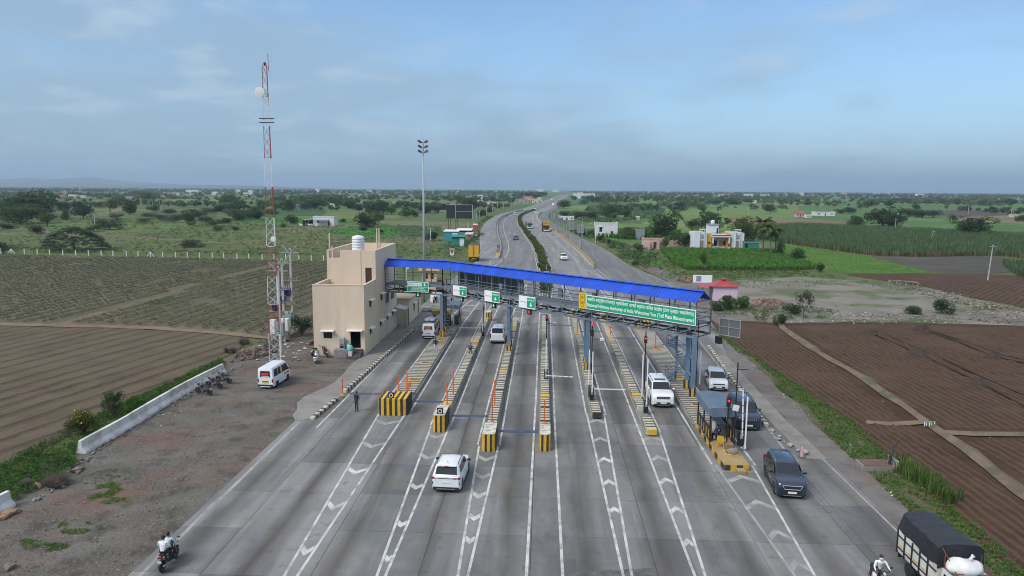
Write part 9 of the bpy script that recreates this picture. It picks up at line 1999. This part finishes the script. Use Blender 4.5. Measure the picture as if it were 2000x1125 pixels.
FAR=[((1107,429.5),28,6,m_hw,'long white building behind the board backs on the right'),((912,393),18,9,m_hg,'unfinished grey two-storey house left of the highway'),((938,393.5),11,12,m_hw,'narrow white tower house left of the highway'),((963,393),20,5,m_hg,'long grey shed right of the white tower house'),((965,399),26,4,m_hw,'long low white wall building beside the far lamps'),((995,392),13,6,m_hp,'house with a red roof in the village left of the highway'),((1019,397),24,7,m_hg,'grey and yellow roadside row in the village'),((1031,391),17,6,m_hp,'second red-roofed house in the village by the highway'),((1046,396),13,6,m_hc,'cream shop house by the highway in the village'),((1054,392),10,6,m_hc,'small cream house next to the village shop house'),((1026,374.5),8,5,m_hc,'small house above the village trees'),((1054,376.5),15,7,m_hw,'white two-part house above the village trees'),((1085,375),13,4,m_hw,'white house beyond the village where the highway ends'),((1141,387.5),42,9,m_hw,'long white building with red bays right of the far highway'),((1146,394.5),38,4,m_tealp,'long teal sheds below the long white building'),((375,380),22,8,m_hw,'white three-storey house far off on the left plain'),((325,381),11,4,m_hw,'small white house left of the three-storey one'),((343,381),13,4,m_hc,'low cream house left of the three-storey one'),((421,380.5),16,5,m_hw,'white house right of the three-storey one'),((435,380),10,4,m_hw,'small white house second right of the three-storey one'),((465,378),6,7,m_hw,'white round-topped house left of the tower'),((88,385.5),9,3,m_hw,'tiny white hut in the far left hamlet'),((120,386.5),11,4,m_hp,'tiny pink house in the far left hamlet'),((141,386.5),13,5,m_hw,'tiny white shed in the far left hamlet'),((160,386),10,3,m_hw,'tiny low wall house in the far left hamlet'),((252,389.5),22,5,m_hg,'long grey ruin on the left plain'),((268,388),10,4,m_hc,'small cream ruin on the left plain'),((671,385),19,6,m_hw,'white house with a dark arch on the plain behind the farmhouse'),((705,384),9,4,m_hc,'small cream house right of the white arched one'),((745,383.5),11,4,m_hw,'white house left of the mast on the plain'),((619,375),8,6,m_hw,'white house on the rise behind the farmhouse'),((655,372.5),7,3,m_hw,'tiny white house on the horizon behind the farmhouse'),((480,383),9,6,m_hw,'white house right behind the tower'),((489,380),7,8,m_hw,'tall white house right behind the tower'),((805,383),3.5,4,m_hw,'tiny white hut left of the mast'),((649,405),9,6,m_hw,'white cube pump house above the farmhouse'),((580,409),13,8,m_hg,'grey stone hut left above the farmhouse'),((865,418),13,6,m_hg,'grey walled hut left of the billboard'),((1409,386),9,6,m_hc,'cream house on the far right plain'),((1428,380.5),9,4,m_hp,'pink house on the far right plain'),((1463,386.5),15,7,m_hb,'pale blue two-storey house on the far right plain'),((1495,386.5),15,6,m_hc,'cream house right of the pale blue one'),((1322,398.5),6,4,m_hw,'tiny white house among the far right palms'),((1474,397),6,5,m_hw,'small white house at the end of the far tree row'),((1563,423.5),14,7,m_hp,'pink farm shed beside the far palm group'),((1612,421.5),34,6,m_hw,'long white farm building under the palm group'),((1797,385.5),11,6,m_hw,'white house right of the far radio masts'),((1813,379),6,4,m_hw,'small white house right of the far radio masts'),((1211,429.5),15,7,m_hg,'roofless grey hut right of the big dark tree'),((1170,427),20,4,m_hg,'ruined grey house below the big dark tree'),((1246,429),6,5,m_hw,'white water tank house in the right fields'),((1990,424),18,3,m_hc,'low cream shed at the right edge of the plain'),((1580,425),10,4,m_hw,'white lean-to beside the pink farm shed')]
for pp,w,h,m,lab in FAR:house(lab,pp,w,h,m,None,2 if w>9 else 1,w>9,rz=0.0,storeys=2 if h>7.5 else 1,gable=1.2 if m is m_hp else None,roof=m_redroof if m is m_hp else None)
rf=np.random.RandomState(17)
fx=sorted(x for x in rf.uniform(20,1980,40)if not 1040<x<1130)[:34]
for nfar,x in enumerate(fx):
 y=rf.uniform(372.5,379.5)+(x-1000)*0.0055
 house('tiny pale house near the horizon, %s from the left'%nth(nfar),(x,y),rf.uniform(3.5,9)*(y-364)/12,rf.uniform(2.2,4.0)*(y-364)/12,(m_hw,m_hc,m_hw,m_hp)[nfar%4],None,1,False,group='pale houses near the horizon')
for pp,yt,lab in(((1830,386),357,'left of the two far radio masts near the right edge'),((1836,386),360,'right of the two far radio masts near the right edge'),((1757,385),358,'far radio mast standing alone on the right horizon')):
 g=G(*pp,GZ);s_=math.hypot(g.x,g.y)/F;h=(pp[1]-yt)*s_;T=thing('radio_mast',lab,'radio mast',(g.x,g.y,GZ))
 for a in(0,2.09,4.19):MB().tube([(1.6*math.cos(a),1.6*math.sin(a),0),(0.4*math.cos(a),0.4*math.sin(a),h)],0.16,4).build('leg',m_tred if a else m_twht,T)
 b=MB()
 for k in range(12):
  r0,r1=1.6-1.2*k/12,1.6-1.2*(k+1)/12
  for a in(0,2.09,4.19):b.bar((r0*math.cos(a),r0*math.sin(a),h*k/12),(r1*math.cos(a+2.09),r1*math.sin(a+2.09),h*(k+1)/12),0.1)
 b.build('bracing',m_twht,T)
for i,(pp,yt,lean,lab)in enumerate((((1929,548),489,-0.05,'nearest pale concrete pole standing in the dark field at the right'),((1748,452),430,0,'concrete pole beside the wide dark tree in the cane fields'),((1817,472),452,-0.22,'leaning concrete pole in the cane field'),((1845,456),446,0,'short pole behind the leaning one in the cane fields'),((1891,417),402,0,'pole second from the right in the far line on the right'),((1940,417),405,0,'pole in the far line on the right, right of the brown strip'),((1975,424),411,0,'pole nearest the right edge in the far line'),((1405,421),407,0,'pole in the pale fields above the farmhouse'),((1277,414),404,0,'pole in the pale fields right of the two palms'),((1461,417),408,0,'pole right of the one above the farmhouse'),((292,412),395,0,'left of the three poles standing together on the left plain'),((298.5,412),396,0,'middle of the three poles standing together on the left plain'),((314,410),395,0.1,'leaning right pole of the three on the left plain'),((186,450),422,0,'thin wooden pole beside the pale grey shrub on the left'),((741,408),398,0,'pole beside the dark tree line left of the mast'),((407,404),393,0,'pole on the left plain below the white house'))):
 g=G(*pp,GZ);s_=math.hypot(g.x,g.y)/F;h=(pp[1]-yt)*s_;T=thing('power_pole',lab,'pole',(g.x,g.y,GZ),0,'poles of the power lines');T.rotation_euler.y=-lean if i!=0 else-lean
 wd=max(0.10,0.35*s_);MB().add([(-wd,-wd,-0.2),(wd,-wd,-0.2),(wd,wd,-0.2),(-wd,wd,-0.2),(-wd*0.7,-wd*0.7,h),(wd*0.7,-wd*0.7,h),(wd*0.7,wd*0.7,h),(-wd*0.7,wd*0.7,h)],[(0,3,2,1),(4,5,6,7),(0,1,5,4),(1,2,6,5),(2,3,7,6),(3,0,4,7)]).build('pole',m_pole,T)
 if i<10:MB().bx(-0.8,0.8,-0.06-wd,-wd,h-0.5,h-0.38).build('crossarm',m_galv,T)
for i,(pp,yt)in enumerate((((1161.5,524),439),((1136,487),427),((1111,465),431),((1091,454),412))):
 g=G(*pp);s_=math.hypot(g.x,g.y)/F;h=(pp[1]-yt)*s_;T=thing('street_lamp',('nearest tall thin lamp post on the yellow-railed separator','second tall thin lamp post on the yellow-railed separator','third tall thin lamp post on the yellow-railed separator','farthest tall thin lamp post on the yellow-railed separator')[i],'street lamp',(g.x,g.y,0),0,'lamp posts on the right separator')
 MB().lathe([(0.10,0),(0.055,h)],8).build('pole',m_galv,T,True);MB().tube([(0,0,h-0.1),(-0.9,0,h+0.15)],0.035,5).build('arm',m_galv,T);MB().bb(-0.35,0.35,-0.12,0.12,-0.05,0.05,0.02).build('lamp_head',m_galv,T,loc=(-1.1,0,h+0.2))
for i,(pp,yt,lab)in enumerate((((841,494),446,'nearest V-armed lamp post left of the mast'),((914,478),437,'V-armed lamp post in front of the roadside shops'),((925,450),420,'V-armed lamp post just right of the billboard'),((931,440),416,'V-armed lamp post second beyond the billboard'),((937,434),411,'V-armed lamp post third beyond the billboard'),((950,427),405,'V-armed lamp post at the bend of the left service road'),((962,424),402,'V-armed lamp post beyond the bend of the left service road'),((972,421),396,'tall lamp post beyond the bend, left'),((983,418),395,'tall lamp post second beyond the bend, left'),((990,416),394,'tall lamp post third beyond the bend, left'),((998,414),392,'tall lamp post fourth beyond the bend, left'),((1005,412),393,'tall lamp post fifth beyond the bend, left'),((747,492),476,'V-armed lamp post rising behind the roof of the cream office'))):
 g=G(*pp,GZ);s_=math.hypot(g.x,g.y)/F;h=(pp[1]-yt)*s_;T=thing('street_lamp',lab,'street lamp',(g.x,g.y,GZ),0,'lamp posts on the left side');MB().lathe([(0.11,0),(0.07,h)],8).build('pole',m_galv,T,True);MB().bar((-1.0,0,h-0.1),(1.0,0,h-0.1),0.09).build('crossarm',m_galv,T)
 for sx in(-1,1):MB().bar((0.05*sx,0,h-0.05),(0.95*sx,0,h+0.95),0.14,0.10).build('v_arm',m_galv,T)
g=G(819.5,520,GZ);T=thing('camera_pole','thin pole with a white camera left of the high mast','pole',(-20.9,107.0,0));MB().lathe([(0.09,0),(0.07,7.0)],8).build('pole',m_pole,T,True);MB().ell((0.25,-0.1,5.9),(0.2,0.2,0.14),8,6).build('camera',m_white,T,True)
FP=[2,22,48,73,97,123,148,173,198,221,247,270,294,318,343,366,390,415,437,463,486,512,535,558,584,608,632]
for i,x in enumerate(FP):
 y=494+x*0.0222+1.0;g=G(x,y,GZ);br=i in(1,12);T=thing('fence_post','white fence post with two braces, %s of the fence'%('left end' if i==1 else 'middle')if br else 'plain white fence post behind the row crop, %s from the left'%nth(i),'fence post',(g.x,g.y,GZ),0,'white fence posts behind the row crop')
 MB().bx(-0.09,0.09,-0.08,0.08,-0.2,1.35).build('post',m_white,T)
 if br:
  for s in(-1,1):MB().bar((s*0.12,0,1.25),(s*0.95,0,0.0),0.12).build('brace',m_white,T)
m_wyel=mat('yellow_crash_rail',(0.58,0.33,0.03),0.6,var=0.12,dirt=(0.35,0.2,0.05),dirt_amt=0.4)
e=[p for p in E_['SPR']if 163<p[1]<330];rail('separator_kerb',[p for p in E_['SPR']if 163<p[1]<620],1.3,0.18,-0.02,m_kerb)
T=rail('crash_barrier',off(e,0.35),0.10,0.42,0.55,m_wyel,'yellow crash barrier along the right separator','crash barrier')
for i,p in enumerate(resample(off(e,0.48),4.0)):MB().bx(p.x-0.07,p.x+0.07,p.y-0.07,p.y+0.07,0.16,0.95).build('post',m_galv,T)
rail('concrete_upstand',off(e,-0.45),0.25,0.45,0.16,m_kerb);rail('concrete_upstand',[p for p in off(E_['SPR'],0.35)if 330<p[1]<560],0.3,0.7,0.1,m_kerb)
rail('separator_kerb',[p for p in E_['SPL']if 180<p[1]<620],1.2,0.18,-0.02,m_kerb);rail('concrete_upstand',[p for p in off(E_['SPL'],-0.45)if 196<p[1]<620],0.22,0.7,0.1,mat('rail_grey',(0.20,0.20,0.20),0.7,var=0.15));rail('concrete_upstand',[p for p in off(E_['SPL'],0.45)if 185<p[1]<620],0.22,0.5,0.1,m_kerb)
m_chev=stripes('chevron_board',(0.66,0.42,0.02),(0.02,0.02,0.02),0.5,axis=2,duty=0.5,dirt_amt=0.1)
for pp,lab,up in(((973.5,498),'yellow and black chevron board with a blue arrow sign at the left gore',True),((1067,552),'yellow and black chevron board at the near end of the median',False)):
 g=G(*pp);T=thing('chevron_sign',lab,'sign',(g.x,g.y,0));MB().bx(-0.05,0.05,0,0.08,0,3.4).build('post',m_galv,T);MB().bx(-0.55,0.55,-0.05,-0.002,0.5 if up else 1.2,1.5 if up else 2.4).build('chevron_panel',m_chev,T)
 if up:MB().lathe([(0.001,-0.06),(0.5,-0.06),(0.5,-0.01)],18,axis='y',c=(0,0,2.35)).build('blue_disc',mat('sign_blue',(0.02,0.16,0.40),0.5),T);MB().bar((0.2,-0.07,2.6),(-0.2,-0.07,2.15),0.12,0.02).build('arrow',m_white,T)
g=G(1712,915,GZ);T=thing('culvert','concrete culvert chamber with a rusty steel lid on the right verge','culvert',(g.x,g.y,GZ));MB().bx(-1.1,0.9,-0.5,0.7,-0.1,0.35).build('chamber',m_edge,T);MB().bb(0.95,1.15,-0.6,0.6,-0.1,0.75,0.03).build('headwall',m_edge,T);o=MB().bb(-1.0,0.8,-0.48,0.66,0.36,0.40,0.01).build('lid',mat('rusty_lid',(0.14,0.075,0.055),0.85,var=0.25),T);MB().tube([(0.7,-0.2,0.3),(0.72,-0.25,1.0),(1.0,0.1,1.45),(1.5,0.5,1.75)],0.09,8).build('pipe',m_cblack,T)
g=G(1815,835,GZ);T=thing('water_valve','row of white and blue valve pipes on the bund between the tilled fields','pipe',(g.x,g.y,GZ+0.1));T.scale=(0.62,0.62,0.62)
for i in range(5):MB().tube([(-0.6+i*0.3,0.12*(i%2),0),(-0.6+i*0.3,0.12*(i%2),0.55)],0.06,8).build('pipe',m_white,T);
MB().tube([(-0.7,0.05,0.55),(0.75,0.05,0.55)],0.07,8).build('header_pipe',mat('blue_pipe',(0.15,0.25,0.45),0.6),T)
for i,(pp,w,h,lab)in enumerate((((1800,648),34,7,'largest dark soil heap on the far right tilled field'),((1700,652),32,5,'dark soil heap left of the largest one'),((1790,694),40,6,'dark soil heap in the middle of the right tilled field'),((1940,699),26,5,'dark soil heap near the right edge'),((1915,752),36,6,'nearest dark soil heap on the right tilled field'),((1605,660),34,3,'low dark soil heap at the left of the right tilled field'))):
 g=G(*pp,GZ);s_=math.hypot(g.x,g.y)/F;V=[];Fq=[];n=22
 for a in range(n+1):
  for b in range(n+1):
   x,y=a/n*2-1,b/n*2-1;q=max(0,1-x*x-y*y);V.append((x*w*s_/2,y*w*s_*0.5,-0.06+h*s_*1.7*q*(0.7+0.6*float(vnoise(x*4+i,y*4,i)))))
 for a in range(n):
  for b in range(n):k=a*(n+1)+b;Fq.append((k,k+n+1,k+n+2,k+1))
 o=link_mesh('soil_heap',npmesh('soil_heap',V,Fq,mat('dark_heap_soil',(0.042,0.028,0.020),0.95,var=0.3,scale=3,bump=1.0,bscale=6.0),True),None,(g.x,g.y,GZ+0.10));tag(o,lab,'soil heap')
def rocks(name,poly,n,sr,m,seed,label,heap=0.0):
 r=np.random.RandomState(seed);P=np.array(poly);lo,hi=P.min(0),P.max(0);X=lo[0]+(hi[0]-lo[0])*r.rand(n*4);Y=lo[1]+(hi[1]-lo[1])*r.rand(n*4);k=inpoly(poly,X,Y);X,Y=X[k][:n],Y[k][:n];c=P.mean(0);rad=np.hypot(*(P-c).T).mean()
 bm=bmesh.new();bmesh.ops.create_icosphere(bm,subdivisions=1,radius=1.0);pv=np.array([v.co[:]for v in bm.verts]);pf=np.array([[v.index for v in f.verts]for f in bm.faces]);bm.free();pv*=r.uniform(0.7,1.15,(len(pv),1))
 s=sr[0]+(sr[1]-sr[0])*r.rand(len(X))**2;z=GZ+s*0.3+heap*np.clip(1-np.hypot((X-c[0])/rad,(Y-c[1])/rad),0,1)
 o=realize(name,(pv,pf),np.stack([X,Y,z],1),np.stack([s*r.uniform(0.7,1.4,len(s)),s*r.uniform(0.7,1.4,len(s)),s*r.uniform(0.5,0.9,len(s))],1),m,seed);tag(o,label,None);return o
m_stone=mat('dump_stone',(0.19,0.165,0.14),0.95,var=0.2,scale=2.0,island=0.45);m_brrub=mat('brick_rubble',(0.20,0.125,0.095),0.95,var=0.2,island=0.4);m_pebble=mat('yard_stone',(0.20,0.185,0.17),0.95,var=0.2,island=0.4);m_litter=mat('litter',(0.62,0.62,0.63),0.7,var=0.1,island=0.35)
rocks('rubble',px((1716,563),(1750,550),(1790,550),(1798,566),(1760,567)),220,(0.08,0.26),m_stone,3,'heap of pale broken stones on the waste ground',1.0)
rocks('rubble',px((1880,612),(1925,592),(1970,600),(2010,620),(2010,634),(1960,634),(1900,626)),420,(0.08,0.28),m_stone,4,'bank of broken stones near the right edge',1.4)
rocks('rubble',px((1800,562),(1870,575),(1930,595),(1900,600),(1840,585),(1790,572)),200,(0.08,0.3),m_stone,5,'line of broken stones along the edge of the waste ground')
rocks('rubble',px((1462,598),(1480,584),(1520,586),(1535,596),(1500,606)),240,(0.08,0.32),m_brrub,6,'heap of brick rubble right of the pink kiosk',0.7)
rocks('rubble',px((1318,548),(1340,543),(1365,548),(1345,554)),140,(0.1,0.4),m_brrub,7,'heap of brown rubble left of the pink kiosk',0.6)
rocks('rubble',px((1600,628),(1640,612),(1800,612),(1960,632),(1800,628)),420,(0.06,0.22),m_stone,8,'stones on the bank above the right tilled field')
rocks('yard_stones',[(-32,14),(-19.4,14),(-19.6,52),(-22,66),(-27,78),(-32.5,72),(-31.2,44)],2600,(0.015,0.06),m_pebble,9,'small stones strewn over the gravel yard')
rocks('yard_stones',[(-31.2,70),(-30.6,70),(-30.4,45),(-29.4,42),(-28.6,38.5),(-29.4,37.5),(-30.3,42),(-31.0,46)],240,(0.04,0.16),m_pebble,10,'stones along the foot of the parapet wall')
rocks('rubble',px((440,712),(470,690),(535,668),(540,690),(500,700)),200,(0.05,0.28),mat('dark_rubble',(0.13,0.10,0.085),0.95,var=0.25,island=0.4),11,'dark rubble dumped behind the parked van',0.35)
def litter(name,poly,n,sr,seed,label):
 r=np.random.RandomState(seed);X,Y,_=scatter(poly,1.0,seed);X=X[r.permutation(len(X))][:n]if False else X;idx=r.permutation(len(X))[:n];X,Y=X[idx],Y[idx];s=sr[0]+(sr[1]-sr[0])*r.rand(len(X))**2;pv,pf=leaf_quads(r.normal(size=(3,3))*0.3,0.8,r,0.6);pv[:,2]=np.abs(pv[:,2])*0.5
 o=realize(name,(pv,pf),np.stack([X,Y,np.full(len(X),GZ+0.03)],1),np.stack([s,s,s],1),m_litter,seed);tag(o,label,None)
litter('litter',px((440,712),(470,685),(540,664),(612,670),(612,705),(540,712)),70,(0.05,0.30),3,'pale litter around the foot of the lattice tower')
litter('litter',px((1470,612),(1540,600),(1700,612),(1900,634),(1600,632),(1500,628)),110,(0.06,0.25),4,'pale litter on the bank of the rubbish dump')
litter('litter',[(20.3,30),(21.4,30),(22.6,60),(23,84),(21.8,84),(21,60)],60,(0.04,0.16),5,'pale litter along the right verge')
litter('litter',[(-30.9,70),(-29.6,70),(-28.6,38),(-30.0,38)],60,(0.03,0.12),6,'pale litter along the parapet wall')
litter('litter',px((1500,640),(1700,640),(2000,900),(1850,840),(1650,760)),40,(0.04,0.10),7,'pale scraps scattered on the tilled fields')
for i,(pp,s,lab,mm)in enumerate((((72,952),0.32,'tan boulder left of the thorn heap',(0.26,0.17,0.10)),((20,1005),0.36,'tan boulder in front of the cut parapet wall',(0.27,0.18,0.11)),((8,1012),0.30,'orange-brown boulder at the left edge',(0.28,0.17,0.09)),((30,1000),0.22,'small yellow stone beside the cut parapet wall',(0.30,0.22,0.08)),((152,920),0.36,'grey-brown boulder right of the thorn heap',(0.20,0.16,0.13)),((18,1110),0.32,'grey-brown boulder in the lower left corner',(0.17,0.14,0.12)))):
 g=G(*pp,GZ);o=link_mesh('boulder',rock_mesh('boulder',mat('boulder_%d'%i,mm,0.95,var=0.2,scale=3),40+i),None,(g.x,g.y,GZ+s*0.3),i*1.1,(s*1.3,s,s));tag(o,lab,'boulder')
# ---- haze: pale air over the whole plain
hz=MB().bx(-13900,13900,-13900,13900,-1.6,260.0).build('haze',None if False else mat('air',(1,1,1)),None);tag(hz,'pale blue haze over the plain',None,None,'stuff')
am=bpy.data.materials.new('haze_air');an,al=nt(am);an.clear();ao=an.new('ShaderNodeOutputMaterial');av=an.new('ShaderNodeVolumePrincipled');av.inputs['Color'].default_value=(0.60,0.77,0.95,1);av.inputs['Density'].default_value=HAZE;av.inputs['Anisotropy'].default_value=0.2
al.new(av.outputs[0],ao.inputs['Volume']);hz.data.materials.clear();hz.data.materials.append(am)
